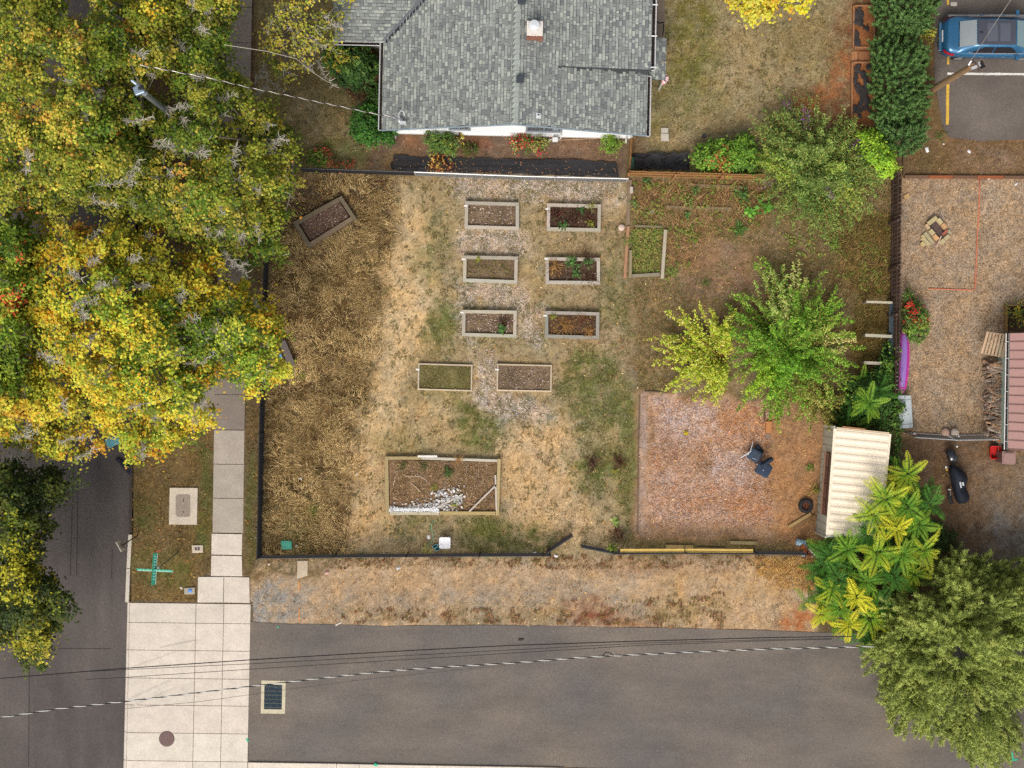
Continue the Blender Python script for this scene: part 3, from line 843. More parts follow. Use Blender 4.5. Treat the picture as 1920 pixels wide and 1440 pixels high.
# weatherboard: one long lapped board per course on the gable end
z = .35; k = 0
while z < 4.3:
    xx = min(wx, (RIDGE - .16 - z) / SL) - .03
    if xx > .3:
        MB().add([(-xx, wy - .004, z + .145), (xx, wy - .004, z + .145), (xx, wy - .024, z), (-xx, wy - .024, z), (-xx, wy, z), (xx, wy, z)],
                 [(0, 3, 2, 1), (3, 4, 5, 2)], jit(WHITE, .02)).build('weatherboard', M_PAINT, house, local=True)
    z += .15
MB().box((0, wy - .05, .22), (2 * wx + .1, .10, .20), S(232, 232, 230, .95)).build('sill_board', M_PAINT, house, local=True)
MB().box((0, wy - .02, .06), (2 * wx + .04, .14, .12), S(150, 146, 140)).build('foundation', M_CONC, house, local=True)
for (x0, x1, z0, z1) in ((-2.9, -2.0, 1.1, 2.4), (.55, 2.1, 1.0, 2.2)):
    f = MB()
    yy = wy - .045
    for c, s in ((((x0 + x1) / 2, yy, z0), (x1 - x0 + .1, .06, .08)), (((x0 + x1) / 2, yy, z1), (x1 - x0 + .1, .06, .08)), ((x0, yy, (z0 + z1) / 2), (.08, .06, z1 - z0 - .09)), ((x1, yy, (z0 + z1) / 2), (.08, .06, z1 - z0 - .09)), (((x0 + x1) / 2, yy, (z0 + z1) / 2), (.05, .05, z1 - z0 - .09))):
        f.box(c, s, S(150, 158, 166))
    w = thing('window', None, None, (0, 0, 0)); w.parent = house
    f.build('frame', M_PAINT, w, local=True)
    MB().box(((x0 + x1) / 2, wy - .03, (z0 + z1) / 2), (x1 - x0 - .02, .012, z1 - z0 - .02), S(96, 106, 118)).build('pane', M_GLASS, w, local=True)
# barge boards along the gable
for sx in (-1, 1):
    MB().add([(sx * (HW + .02), -.03, EAVE - .16), (0, -.03, RIDGE - .16), (0, -.03, RIDGE + .02), (sx * (HW + .02), -.03, EAVE + .02), (sx * (HW + .02), -.004, EAVE - .16), (0, -.004, RIDGE - .16), (0, -.004, RIDGE + .02), (sx * (HW + .02), -.004, EAVE + .02)],
             [(0, 1, 2, 3), (7, 6, 5, 4), (3, 2, 6, 7), (0, 4, 5, 1), (0, 3, 7, 4), (1, 5, 6, 2)], S(150, 168, 178)).build('barge_board', M_PAINT, house, local=True)
# gutters: open troughs
def gutter(p0, p1, out, straps=0):
    p0, p1 = Vector(p0), Vector(p1); out = Vector(out); t = (p1 - p0)
    g = MB(); w = .125; d2 = .10
    prof = [(0, .0), (.005, -d2), (w, -d2), (w + .012, .012), (w + .042, .012), (w + .042, -.02)]
    rows_ = [[q + out * a + Vector((0, 0, z)) for a, z in prof] for q in (p0, p1)]
    g.grid(rows_, S(214, 214, 216))
    o = g.build('gutter', M_PAINT, house, local=True)
    rows_ = [[q + out * a + Vector((0, 0, z)) for a, z in ((.012, -d2 + .012), (w - .006, -d2 + .012), (w - .006, -.01), (.012, -.01))] for q in (p0, p1)]
    MB().grid([rows_[0][:2], rows_[1][:2]], S(48, 40, 34)).build('leaf_debris', M_SOIL, o, local=True)
    for p in (p0, p1):
        MB().box(p + out * .07 + Vector((0, 0, -.045)), (abs(out.x) * .15 + abs(t.normalized().x) * .012, abs(out.y) * .15 + abs(t.normalized().y) * .012, .10), S(226, 226, 224)).build('end_cap', M_PAINT, o, local=True)
    for k in range(straps):
        q = p0 + t * ((k + .08) / max(1, straps - .85))
        MB().box(q + out * -.02 + Vector((0, 0, .03)), (.46, .05, .02), S(230, 230, 230)).build('strap', M_PAINT, o, local=True)
gutter((-HW, -.01, EAVE - .02), (-HW, WY, EAVE - .02), (-1, 0, 0))
gutter((HW, -.03, EAVE - .02), (HW, DY - .03, EAVE - .02), (1, 0, 0))
gutter((WX, WY, EAVE - .02), (-HW - .15, WY, EAVE - .02), (0, -1, 0))
gutter((DX1, DY, DZ1 - .02), (DX1, YN, DZ1 - .02), (1, 0, 0), straps=5)
for x in (-wx - .06, wx - .25):
    MB().tube([(x, wy - .1, EAVE - .25), (x, wy - .1, .15), (x, wy - .3, .1)], .04, S(226, 226, 222), n=8).build('downpipe', M_PAINT, house, local=True)
# roof fittings
def on_roof(x, y): return Vector((x, y, zl(x)))
for (px, py) in ((978, 5), (975, 152)):
    g = G(px, py, 4.4); q = Matrix.Rotation(-HROT, 3, 'Z') @ (g - HO)
    q.z = zl(q.x)
    v = MB().box(q + Vector((0, 0, .10)), (.26, .28, .16), S(52, 58, 66)); v.box(q + Vector((0, 0, .20)), (.32, .34, .05), S(62, 68, 76))
    v.build('roof_vent', M_PAINT, roof_o, local=True, bevel=.02)
q = Matrix.Rotation(-HROT, 3, 'Z') @ (G(1003, 52, 5.2) - HO); q.z = zl(q.x)
ch = thing('chimney', None, None, (q.x, q.y, q.z)); ch.parent = house
for lay in range(12):
    for side in range(4):
        for kk in range(3):
            a = (kk - 1) * .2 + (.1 if lay % 2 else 0) - .05
            p = {0: (a, -.27), 1: (a, .27), 2: (-.27, a), 3: (.27, a)}[side]
            br = MB().box((p[0], p[1], -.18 + lay * .075), (.19, .09, .065) if side < 2 else (.09, .19, .065), jit(S(150, 104, 88), .15))
            if abs(a) < .26: br.build('brick', M_STONE, ch, local=True)
MB().box((0, 0, .26), (.45, .45, .9), S(150, 140, 132)).build('mortar_core', M_CONC, ch, local=True)
capb = MB().box((0, 0, .76), (.68, .62, .07), S(226, 218, 210)); capb.build('chimney_cap', M_CONC, ch, local=True, bevel=.02)
MB().lathe((-.03, .06, .79), [(.15, 0), (.15, .2), (.24, .21), (.22, .25), (.02, .28)], S(236, 238, 240, .95), n=16).build('flue_cowl', M_METAL, ch, local=True)
q = Matrix.Rotation(-HROT, 3, 'Z') @ (G(1010, 214, 4.6) - HO); q.z = zl(q.x)
MB().box(q + Vector((0, 0, .03)), (.22, .24, .03), S(206, 210, 212)).lathe(q + Vector((0, 0, .03)), [(.07, 0), (.06, .22), (.045, .22), (.045, .02)], S(216, 218, 220), n=14).build('vent_pipe', M_PAINT, roof_o, local=True)
q = Matrix.Rotation(-HROT, 3, 'Z') @ (G(750, 224, 3.2) - HO); q.z = zl(q.x)
mast = MB().tube([q, q + Vector((0, 0, .75))], .04, S(196, 198, 200), n=8)
mast.lathe(q + Vector((0, 0, .02)), [(.14, 0), (.10, .08), (.05, .10)], S(210, 212, 214), n=12)
mast.tube([q + Vector((0, 0, .72)), q + Vector((-.02, .1, .84)), q + Vector((.10, .26, .86)), q + Vector((.2, .22, .82)), q + Vector((.22, .08, .7))], .028, S(224, 226, 228), n=6)
mast.box(q + Vector((-.14, -.02, .66)), (.22, .07, .06), S(186, 192, 204)); mast.box(q + Vector((.14, -.16, .3)), (.26, .14, .10), S(226, 228, 232))
mast.build('service_mast', M_METAL, roof_o, local=True)
# small lean-to roof and concrete step on the east side
lx0, lx1, ly0, ly1 = 5.75, 6.62, 2.55, 4.4
lt = MB(); lt.add([(lx0, ly0, 2.35), (lx1, ly0, 2.15), (lx1, ly1, 2.15), (lx0, ly1, 2.35), (lx0, ly0, 2.27), (lx1, ly0, 2.07), (lx1, ly1, 2.07), (lx0, ly1, 2.27)],
                  [(0, 1, 2, 3), (7, 6, 5, 4), (0, 4, 5, 1), (1, 5, 6, 2), (2, 6, 7, 3), (3, 7, 4, 0)], S(84, 92, 98))
lean = lt.build('porch_roof', M_SHINGLE, house, local=True)
n0 = len(tabs); tabs_main = tabs; tabs = []
cover((lx0, ly0, 2.35), (0, 1, 0), (lx1 - lx0, 0, -.2), ly1 - ly0, .89, lambda c: True)
for t in tabs:
    o = bpy.data.objects.new('shingle', unit_tab[min(6, t[5] + 2)]); COL.objects.link(o); o.parent = lean; o.matrix_local = tab_matrix(t)
for (x, y) in ((lx1 - .06, ly0 + .06), (lx1 - .06, ly1 - .06)):
    MB().box((x, y, 1.04), (.08, .08, 2.08), S(214, 212, 206)).build('porch_post', M_PAINT, house, local=True)
MB().prism(gp([(1218, -120), (1247, -120), (1246, 142), (1216, 150)]), -.05, .045, S(132, 118, 104)).build('side_path', M_CONC, kind='structure')
crk = MB()
for p0, p1 in (((1226, 38), (1236, 44)), ((1236, 44), (1246, 42)), ((1243, 44), (1244, 54)), ((1244, 54), (1242, 68))):
    a, e = G(*p0), G(*p1); t = (e - a).normalized(); n = Vector((-t.y, t.x, 0)) * .022
    crk.add([(v.x, v.y, .0495) for v in (a - n, a + n, e + n, e - n)], [(0, 3, 2, 1)], S(40, 32, 28))
crk.build('crack', M_SOIL, bpy.data.objects['side_path'])
# flag on the corner of the lean-to
fl = thing('flag', 'small striped flag with a blue corner, hanging at the lean-to roof', 'flag', G(1240, 146, 0))
MB().tube([G(1236, 140, 0) + Vector((-.2, .1, 2.2)), G(1238, 141, 0) + Vector((.05, .0, 2.32))], .014, S(190, 170, 140)).build('pole', M_WOOD, fl)
base = G(1238, 142, 2.25)
fg = MB()
N, Mm = 14, 13
P = []
for i in range(N):
    row = []
    for j in range(Mm + 1):
        u = i / (N - 1); v = j / Mm
        a = -.9 + 2.1 * v
        rr = .04 + .36 * u
        row.append(base + Vector((math.cos(a) * rr, -math.sin(a) * rr * .75 - .05 * u, -.05 - .22 * u + .05 * math.sin(v * 14 + u * 3))))
    P.append(row)
for j in range(Mm):
    fg.grid([[P[i][j], P[i][j + 1]] for i in range(5 if j >= 6 else 0, N)], S(240, 226, 228) if j % 2 else S(226, 150, 156))
fg2 = MB()
for j in range(6, Mm): fg2.grid([[P[i][j], P[i][j + 1]] for i in range(0, 6)], S(72, 84, 120))
fg.build('cloth', M_CLOTH, fl, smooth=True); fg2.build('canton', M_CLOTH, fl, smooth=True)
# meter on the south wall
mt_ = thing('gas_meter', 'white gas meter and pipes at the foot of the house wall', 'meter', G(1040, 262, 0))
c = G(1041, 262, .5)
MB().box(c, (.26, .18, .3), S(226, 226, 224)).build('meter_body', M_PAINT, mt_, bevel=.03)
b = MB().tube([c + Vector((.15, 0, .05)), c + Vector((.25, .04, .05)), c + Vector((.27, .2, .1)), c + Vector((.27, .22, .5))], .025, S(224, 222, 218))
b.tube([c + Vector((-.12, 0, .1)), c + Vector((-.28, -.02, .1)), c + Vector((-.3, 0, -.45))], .025, S(224, 222, 218)); b.tube([c, c + Vector((0, 0, -.5))], .03, S(200, 200, 198))
b.build('pipe', M_METAL, mt_)
tp = MB().tube([G(1046, 263, .55), G(1090, 261, .4), G(1140, 258, .5)], .008, S(224, 190, 160), n=4)
tag(tp.build('string', M_CLOTH, origin=G(1046, 263, 0)), 'pale string stretched from the gas meter along the house wall', 'string')
# ------------------------------------------------------------------ vegetation builders
def rdir(n, up=0.0):
    v = rng.normal(size=(n, 3)); v[:, 2] += up
    return unit(v)

def pick(A, w, n):
    return A[rng.choice(len(A), n, p=w)]

def points_in(poly, s, edge=0.0, warp=0.0, seed=1):
    xs = [p[0] for p in poly]; ys = [p[1] for p in poly]
    a, b = np.meshgrid(np.arange(min(xs), max(xs), s), np.arange(min(ys), max(ys), s))
    a = a.ravel() + rng.uniform(-.5, .5, a.size) * s; b = b.ravel() + rng.uniform(-.5, .5, b.size) * s
    d = sdf_poly(a, b, poly) + (fbm(a / 28, b / 28, 3, seed) - .5) * warp * 2
    k = d > edge
    if k.sum() < 3: k = np.argsort(-d)[:4]
    return a[k], b[k], d[k]

def taper_tube(b, p0, p1, r0, r1, col, bend=.1, n=6, k=5):
    p0, p1 = Vector(p0), Vector(p1)
    off = Vector((random.uniform(-1, 1), random.uniform(-1, 1), random.uniform(.0, 1))) * bend * (p1 - p0).length
    path = [p0.lerp(p1, i / k) + off * math.sin(math.pi * i / k) for i in range(k + 1)]
    b.tube(path, [r0 + (r1 - r0) * i / k for i in range(k + 1)], col, n=n)
    return path

def fast_sticks(name, P0, P1, r, cols, off):
    """many thin three-sided sticks"""
    t = unit(P1 - P0)
    u = np.cross(t, np.array([[.3, .2, 1.0]])); u = unit(u); w = np.cross(t, u)
    r = np.asarray(r).reshape(-1, 1)
    ring = [u * math.cos(a) * r + w * math.sin(a) * r for a in (0, 2.094, 4.189)]
    quads_ = []
    for i in range(3):
        a, b = ring[i], ring[(i + 1) % 3]
        quads_.append(np.stack([P0 + a, P0 + b, P1 + b * .6, P1 + a * .6], 1))
    v = np.concatenate(quads_, 0).reshape(-1, 3)
    return mesh_from_arrays(name, v, 4, np.concatenate([cols] * 3, 0), off)

def broadleaf(name, label, cat, poly, trunk_px, zlo, ztop, spacing, leaf, n_leaf, clump_r, color_fn, group=None, warp=30, layers=2,
              hole=.25, lump=.0, bark=(120, 112, 100), twigs=3, seed=1, limbs=8, trunk_r=.25, twig_col=(190, 186, 172), flat=.55, dome=1.0, lichen=.3):
    base = G(trunk_px[0], trunk_px[1], 0)
    t = thing(name, label, cat, base, group)
    CP, CR, CCl = [], [], []
    dmax = None
    for la in range(layers):
        a, b, d_ = points_in(poly, spacing * (1 + .25 * la), 2, warp, seed + la)
        if dmax is None: dmax = max(d_.max(), 1)
        hol = fbm(a / (spacing * 2.6), b / (spacing * 2.6), 2, seed + 50 + (0 if la == 0 else 7))
        k = hol > (hole if la == 0 else hole * .6) + .12
        if k.sum() < 3: k[:] = True
        a, b, d_ = a[k], b[k], d_[k]
        f = np.clip(d_ / (dmax * .75), 0, 1) ** .55
        z = zlo + (ztop - zlo) * (f * dome + (1 - dome) * .5) * (1 if la == 0 else .72) + rng.uniform(-1, 1, len(a)) * (ztop - zlo) * .15
        z = z * (1 + lump * (fbm(a / 38, b / 38, 2, seed + 99) - .5) * 2)
        z = np.maximum(z, .12)
        CP.append(Gv(a, b, z)); CR.append(clump_r * rng.uniform(.6, 1.3, len(a)))
        CCl.append(color_fn(a, b, d_ / dmax, la))
    CPn = np.concatenate(CP); CRn = np.concatenate(CR); CCn = np.concatenate(CCl)
    n = len(CPn)
    k = np.maximum(6, (n_leaf * rng.uniform(.6, 1.35, n)).astype(int))
    idx = np.repeat(np.arange(n), k)
    m = len(idx)
    o = rdir(m) * (rng.uniform(0, 1, (m, 1)) ** .45)
    o *= np.where(rng.uniform(size=m) < .22, 1.75, 1.0)[:, None]
    th = rng.uniform(0, math.pi, n)[idx]; st_ = rng.uniform(.62, 1.0, n)[idx]        # clumps drawn out along their own twig
    ou, ov = o[:, 0] * np.cos(th) + o[:, 1] * np.sin(th), -o[:, 0] * np.sin(th) + o[:, 1] * np.cos(th)
    ou, ov = ou / st_, ov * st_
    o[:, 0], o[:, 1] = ou * np.cos(th) - ov * np.sin(th), ou * np.sin(th) + ov * np.cos(th)
    o[:, 2] *= flat
    pos = CPn[idx] + o * CRn[idx][:, None]
    pos[:, 2] = np.maximum(pos[:, 2], .05)
    nrm = unit(np.array([[-.1, -.3, 1.5]]) + o * .8 + rng.normal(size=(m, 3)) * .45)
    dv = unit(o + rng.normal(size=(m, 3)) * .8)
    sc = rng.uniform(.65, 1.25, m)
    ci = np.clip(idx + rng.integers(-2, 3, m) * (rng.uniform(size=m) < .5), 0, n - 1)
    cols = CCn[ci] * rng.uniform(.68, 1.34, (m, 1))
    cols[:, 0] *= rng.uniform(.88, 1.12, m)
    cols = np.minimum(cols * 1.25, .72)
    me = leaf_mesh('crown', pos, nrm, dv, leaf[0] * sc, leaf[1] * sc, cols, base)
    link_mesh('crown', me, M_LEAF, t)
    bc = S(*bark)
    # trunk and limbs
    ctr = CPn.mean(0)
    if trunk_r > 0:
        b = MB()
        fork = base + Vector((0, 0, max(.6, zlo * .75)))
        fork.x += (ctr[0] - base.x) * .25; fork.y += (ctr[1] - base.y) * .25
        taper_tube(b, base, fork, trunk_r, trunk_r * .75, bc, .04, n=10)
        b.build('trunk', M_BARK, t)
        ang = np.arctan2(CPn[:, 1] - fork.y, CPn[:, 0] - fork.x)
        limb_nodes = []
        for i in range(limbs):
            sel = np.where(np.floor((ang + math.pi) / (2 * math.pi) * limbs).astype(int) % limbs == i)[0]
            if len(sel) < 2: continue
            far = sel[np.argsort(-np.hypot(CPn[sel, 0] - fork.x, CPn[sel, 1] - fork.y))[:max(1, len(sel) // 6)]]
            e = Vector(CPn[rng.choice(far)]) - Vector((0, 0, clump_r * .3))
            b = MB()
            path = taper_tube(b, fork, e, trunk_r * .5, .03, bc, .10, n=6, k=8)
            for j in range(0, len(sel), max(1, len(sel) // 7)):
                q = Vector(CPn[sel[j]])
                s = min(path[1:], key=lambda p: (p - q).length)
                taper_tube(b, s, q, .05, .02, bc, .12, n=4, k=4)
            b.build('branch', M_BARK, t)
            limb_nodes += path[2:]
        LN = np.array([list(p) for p in limb_nodes]) if limb_nodes else np.array([list(fork)])
    else:
        LN = np.array([[ctr[0], ctr[1], .05]])
    if twigs:
        # fine twigs reaching through and past the leaves
        ti = np.repeat(np.arange(n), twigs)
        P0 = CPn[ti] + rng.normal(size=(len(ti), 3)) * clump_r * .25
        dd = unit(unit(CPn[ti] - ctr) * .8 + rng.normal(size=(len(ti), 3)) * .8)
        dd[:, 2] = np.abs(dd[:, 2]) * .5
        P1 = P0 + dd * CRn[ti][:, None] * rng.uniform(.4, 1.15, (len(ti), 1))
        tc = np.tile(np.array(S(*twig_col)), (len(ti), 1)) * rng.uniform(.5, 1.15, (len(ti), 1))
        dark = rng.uniform(size=len(ti)) > lichen
        tc[dark] = np.array(bc) * rng.uniform(.5, 1.0, (dark.sum(), 1))
        me = fast_sticks('twig', P0, P1, rng.uniform(.006, .015, len(ti)), tc, base)
        link_mesh('twigs', me, M_BARK, t, kind='stuff')
    return t

def auto_lichen(parent, poly, n, z0, z1):
    a, b, d_ = points_in(poly, 12, 12)
    out = []
    for k in rng.choice(len(a), n, replace=False):
        th = random.uniform(0, 6.3); l = random.uniform(14, 34); z = z0 + (z1 - z0) * min(1, d_[k] / d_.max() / .7) ** .55
        out.append((a[k], b[k], a[k] + math.cos(th) * l, b[k] + math.sin(th) * l, z))
    lichen_branches(parent, out)

def lichen_branches(parent, items, seed=0):
    """bare crooked branches grown over with pale lichen: start and end in photo pixels at height z"""
    for (x0, y0, x1, y1, z) in items:
        b = MB(); lc = S(186, 180, 164)
        a, e = G(x0, y0, z - .1), G(x1, y1, z + .1)
        path = taper_tube(b, a, e, .035, .014, S(136, 130, 118), .16, n=5, k=7)
        for p in path[1:]:
            for q in range(6):
                dd = Vector((random.gauss(0, 1), random.gauss(0, 1), random.gauss(0, .5))).normalized()
                ln = random.uniform(.08, .36)
                mid = p + dd * ln * .5
                b.tube([p, mid, mid + (dd + Vector((random.gauss(0, .7), random.gauss(0, .7), 0))).normalized() * ln * .5], [.015, .013, .006], jit(lc, .25), n=3)
        b.build('branch', M_BARK, parent, label='bare branch grown over with pale lichen')

def zones(base, *spots):
    """colour by nearest coloured zone in the photo; spots = (x, y, radius, palette, weights)"""
    def fn(a, b, rel, la):
        n = len(a)
        A, w = base
        c = pick(A, w, n)
        for (x, y, r, (A2, w2)) in spots:
            d_ = np.hypot(a - x, b - y) / r + (fbm(a / 20, b / 20, 2, int(x)) - .5) * .9
            k = rng.uniform(size=n) < np.clip(1.3 - d_, 0, 1) * .92
            if k.any(): c[k] = pick(A2, w2, int(k.sum()))
        tone = .78 + .5 * fbm(a / 45, b / 45, 3, 77)
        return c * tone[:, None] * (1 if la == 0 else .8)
    return fn

OLIVE = pal([(144, 142, 46), (122, 132, 38), (160, 152, 58), (98, 114, 32), (186, 166, 62), (84, 102, 30)], [3, 3.2, 1.8, 2.6, .8, 1.8])
GREEN = pal([(104, 128, 36), (84, 112, 30), (126, 142, 44), (70, 96, 26)], [3, 3, 2, 2])
ORANGE = pal([(240, 176, 70), (236, 152, 70), (220, 180, 70), (190, 166, 64)], [3, 1.6, 2, 2])
def specks(x0, y0, x1, y1, n, r0, r1, P): return [(random.uniform(x0, x1), random.uniform(y0, y1), random.uniform(r0, r1), P) for _ in range(n)]
GOLD = pal([(240, 186, 52), (228, 196, 66), (194, 184, 58), (240, 168, 46), (146, 152, 46), (108, 124, 36)], [3.6, 2.6, 2.6, 1.8, 2.4, 2])
GRN_Y = pal([(158, 172, 54), (126, 150, 44), (188, 182, 62), (96, 124, 36)], [2, 3, 1.5, 2])

# ------------------------------------------------------------------ street trees on the west side
T1 = [(-60, -70), (330, -70), (372, 20), (330, 110), (300, 220), (320, 330), (270, 395), (150, 400), (60, 410), (-60, 400)]
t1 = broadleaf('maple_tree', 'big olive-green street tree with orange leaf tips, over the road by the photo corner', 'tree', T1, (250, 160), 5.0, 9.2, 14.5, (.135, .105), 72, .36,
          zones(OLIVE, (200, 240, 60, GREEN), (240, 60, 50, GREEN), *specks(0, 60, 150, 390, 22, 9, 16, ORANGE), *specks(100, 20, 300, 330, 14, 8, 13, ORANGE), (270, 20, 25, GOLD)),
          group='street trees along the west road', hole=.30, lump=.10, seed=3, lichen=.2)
T2 = [(300, -60), (420, -60), (440, 40), (432, 130), (470, 170), (500, 220), (545, 260), (560, 330), (545, 400), (510, 430), (520, 470), (470, 510), (420, 490), (330, 450), (240, 400), (255, 300), (290, 200), (330, 100)]
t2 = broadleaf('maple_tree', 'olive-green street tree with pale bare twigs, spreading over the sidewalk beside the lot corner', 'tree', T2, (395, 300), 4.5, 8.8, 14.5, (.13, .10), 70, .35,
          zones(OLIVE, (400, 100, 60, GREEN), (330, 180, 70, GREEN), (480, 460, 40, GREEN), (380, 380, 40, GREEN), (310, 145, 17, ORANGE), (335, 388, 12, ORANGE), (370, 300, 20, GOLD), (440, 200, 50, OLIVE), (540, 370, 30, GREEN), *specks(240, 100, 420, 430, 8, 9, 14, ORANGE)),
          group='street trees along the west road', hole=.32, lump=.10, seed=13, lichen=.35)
lichen_branches(t2, [(230, 225, 285, 218, 8.8), (320, 205, 360, 200, 8.2), (370, 225, 420, 215, 8.0), (180, 345, 260, 318, 8.8), (340, 385, 390, 400, 8.0), (245, 350, 260, 300, 8.9), (420, 470, 450, 500, 6.8), (170, 368, 215, 385, 8.4), (430, 395, 480, 380, 7.0), (290, 262, 330, 280, 8.6)])
T3 = [(40, 500), (70, 440), (120, 430), (190, 415), (250, 430), (330, 470), (415, 470), (420, 530), (470, 540), (516, 575), (522, 640), (510, 668), (540, 700), (470, 735), (420, 700), (405, 770), (400, 800), (330, 830), (280, 842), (246, 878), (228, 862), (222, 836), (204, 826), (160, 855), (130, 860), (60, 835), (-60, 830), (-60, 700), (60, 680), (50, 600)]
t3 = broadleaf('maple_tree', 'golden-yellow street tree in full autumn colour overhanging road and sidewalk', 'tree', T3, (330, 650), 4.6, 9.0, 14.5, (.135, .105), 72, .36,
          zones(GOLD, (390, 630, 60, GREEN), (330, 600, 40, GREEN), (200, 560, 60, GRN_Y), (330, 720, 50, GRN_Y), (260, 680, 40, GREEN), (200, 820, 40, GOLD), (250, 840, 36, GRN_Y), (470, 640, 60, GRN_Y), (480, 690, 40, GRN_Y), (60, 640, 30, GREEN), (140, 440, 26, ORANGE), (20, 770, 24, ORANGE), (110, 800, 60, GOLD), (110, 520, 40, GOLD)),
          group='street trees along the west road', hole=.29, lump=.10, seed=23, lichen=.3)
lichen_branches(t3, [(165, 490, 180, 485, 9.0), (240, 485, 262, 482, 9.0), (230, 620, 300, 605, 8.6), (290, 640, 340, 655, 8.6), (70, 660, 110, 680, 8.4), (240, 765, 300, 750, 8.0), (310, 745, 370, 790, 7.0), (20, 820, 70, 810, 7.0), (110, 830, 170, 820, 7.0), (290, 790, 310, 740, 7.2), (155, 700, 180, 720, 8.6), (340, 680, 400, 660, 7.6), (60, 830, 20, 860, 6.0), (140, 858, 175, 842, 6.4), (325, 610, 370, 595, 8.6)])
auto_lichen(t1, T1, 16, 5.2, 9.2); auto_lichen(t2, T2, 34, 4.7, 8.9); auto_lichen(t3, T3, 34, 4.8, 9.1)
T4 = [(-80, 405), (30, 410), (60, 440), (100, 470), (70, 520), (60, 600), (40, 690), (50, 760), (-80, 760)]
broadleaf('street_tree', 'mid-green broad-leaved tree behind the golden street tree at the photo edge', 'tree', T4, (-120, 560), 4.0, 8.0, 15, (.18, .085), 64, .38,
          zones(GRN_Y, (30, 460, 60, GREEN), (10, 700, 60, GREEN), (5, 560, 22, pal([(210, 90, 50)])), (35, 480, 14, pal([(210, 100, 50)]))), group='street trees along the west road', hole=.2, seed=33, limbs=4, lichen=.1, bark=(96, 88, 76))
T5 = [(-80, 862), (40, 872), (70, 890), (100, 878), (132, 905), (100, 940), (90, 980), (95, 1020), (75, 1050), (110, 1090), (146, 1150), (100, 1165), (90, 1220), (70, 1255), (35, 1250), (20, 1200), (-80, 1260)]
DKG = pal([(70, 84, 32), (54, 70, 28), (90, 98, 34), (44, 58, 26)], [3, 3, 2, 2])
broadleaf('street_tree', 'dark green tree with yellowing lower limbs over the road below the golden tree', 'tree', T5, (-90, 1050), 3.6, 8.0, 14.5, (.15, .10), 66, .36,
          zones(DKG, (30, 1080, 60, pal([(190, 178, 50), (158, 156, 44), (118, 124, 36)])), (60, 1200, 50, pal([(176, 164, 52), (126, 128, 40)])), (20, 990, 40, pal([(158, 158, 44), (96, 110, 34)])), (110, 1130, 30, DKG)), group='street trees along the west road', hole=.2, seed=43, limbs=4, lichen=.1, bark=(110, 100, 84))
# thin, nearly bare tree by the wing of the house
T6 = [(480, -60), (650, -60), (660, 20), (640, 60), (600, 110), (560, 130), (545, 160), (500, 120), (488, 40)]
t6 = broadleaf('lichen_tree', 'thin half-bare tree with lichen twigs and yellowing leaves beside the house wing', 'tree', T6, (530, 60), 3.2, 5.0, 22, (.13, .10), 42, .40,
          zones(pal([(166, 158, 60), (134, 138, 48), (196, 170, 66), (110, 120, 42)])), hole=.30, seed=53, layers=1, twigs=12, lichen=.5, trunk_r=.14, warp=16, limbs=6)
lichen_branches(t6, [(520, 40, 570, 80, 4.2), (540, 20, 500, 60, 4.2), (560, 60, 610, 90, 4.4), (510, 100, 480, 150, 3.4), (560, 90, 585, 130, 3.6), (600, 20, 640, 50, 4.6), (490, 130, 530, 170, 3.0), (480, 185, 500, 160, 2.6), (600, 110, 625, 160, 2.8)])
T7 = [(1372, -80), (1520, -80), (1516, 6), (1490, 14), (1450, 24), (1440, 42), (1415, 36), (1395, 28), (1382, 12)]
broadleaf('yellow_tree', 'small bright yellow tree on the lawn at the top photo edge', 'tree', T7, (1450, -30), 1.6, 3.4, 17, (.17, .13), 60, .36,
          zones(pal([(244, 206, 60), (232, 186, 44), (210, 196, 80), (226, 160, 48)])), seed=63, trunk_r=.1, limbs=5, hole=.2)

# ------------------------------------------------------------------ house shrubs
def shrub(name, label, poly, ztop, colors, leaf=(.14, .07), spacing=11, n_leaf=46, r=.26, seed=1, group=None, twigs=2, warp=8, hole=.1, cat='shrub', zlo=.15, **kw):
    cx = sum(p[0] for p in poly) / len(poly); cy = sum(p[1] for p in poly) / len(poly)
    return broadleaf(name, label, cat, poly, (cx, cy), zlo, ztop, spacing, leaf, n_leaf, r, colors, group=group, warp=warp, layers=2, hole=hole, seed=seed,
                     twigs=twigs, limbs=5, trunk_r=.04, bark=(92, 76, 58), lichen=0.0, **kw)
def circ(cx, cy, rx, ry=None, n=12): return [(cx + rx * math.cos(a), cy + (ry or rx) * math.sin(a)) for a in np.linspace(0, 2 * math.pi, n + 1)[:-1]]
RHO = pal([(58, 92, 40), (74, 108, 44), (46, 76, 34), (94, 124, 52)], [3, 3, 2, 1.5])
shrub('rhododendron', 'big dark green rhododendron under the eave of the house wing', [(600, 95), (640, 78), (690, 85), (708, 115), (700, 150), (660, 165), (625, 155), (605, 130)], 1.7, zones(RHO, (630, 110, 24, pal([(150, 140, 50), (120, 124, 44)]))), leaf=(.22, .075), seed=101)
shrub('laurel_shrub', 'rounded glossy green shrub wrapping the south-west corner of the house', [(662, 205), (690, 195), (718, 200), (722, 240), (742, 246), (735, 268), (700, 276), (672, 262), (660, 235)], 1.5, zones(pal([(56, 100, 36), (74, 122, 42), (42, 80, 30), (98, 140, 52)], [3, 3, 2, 1])), leaf=(.13, .08), seed=102)
shrub('small_shrub', 'small dark shrub between rhododendron and house corner', circ(706, 180, 17, 22), .8, zones(pal([(48, 78, 32), (64, 92, 36)])), seed=103)
shrub('wall_shrub', 'dense green shrub against the white wall under the small window', circ(826, 269, 31, 24), 1.1, zones(pal([(84, 112, 50), (104, 128, 52), (66, 94, 44), (140, 148, 60)], [3, 3, 2, 1])), leaf=(.17, .06), seed=104)
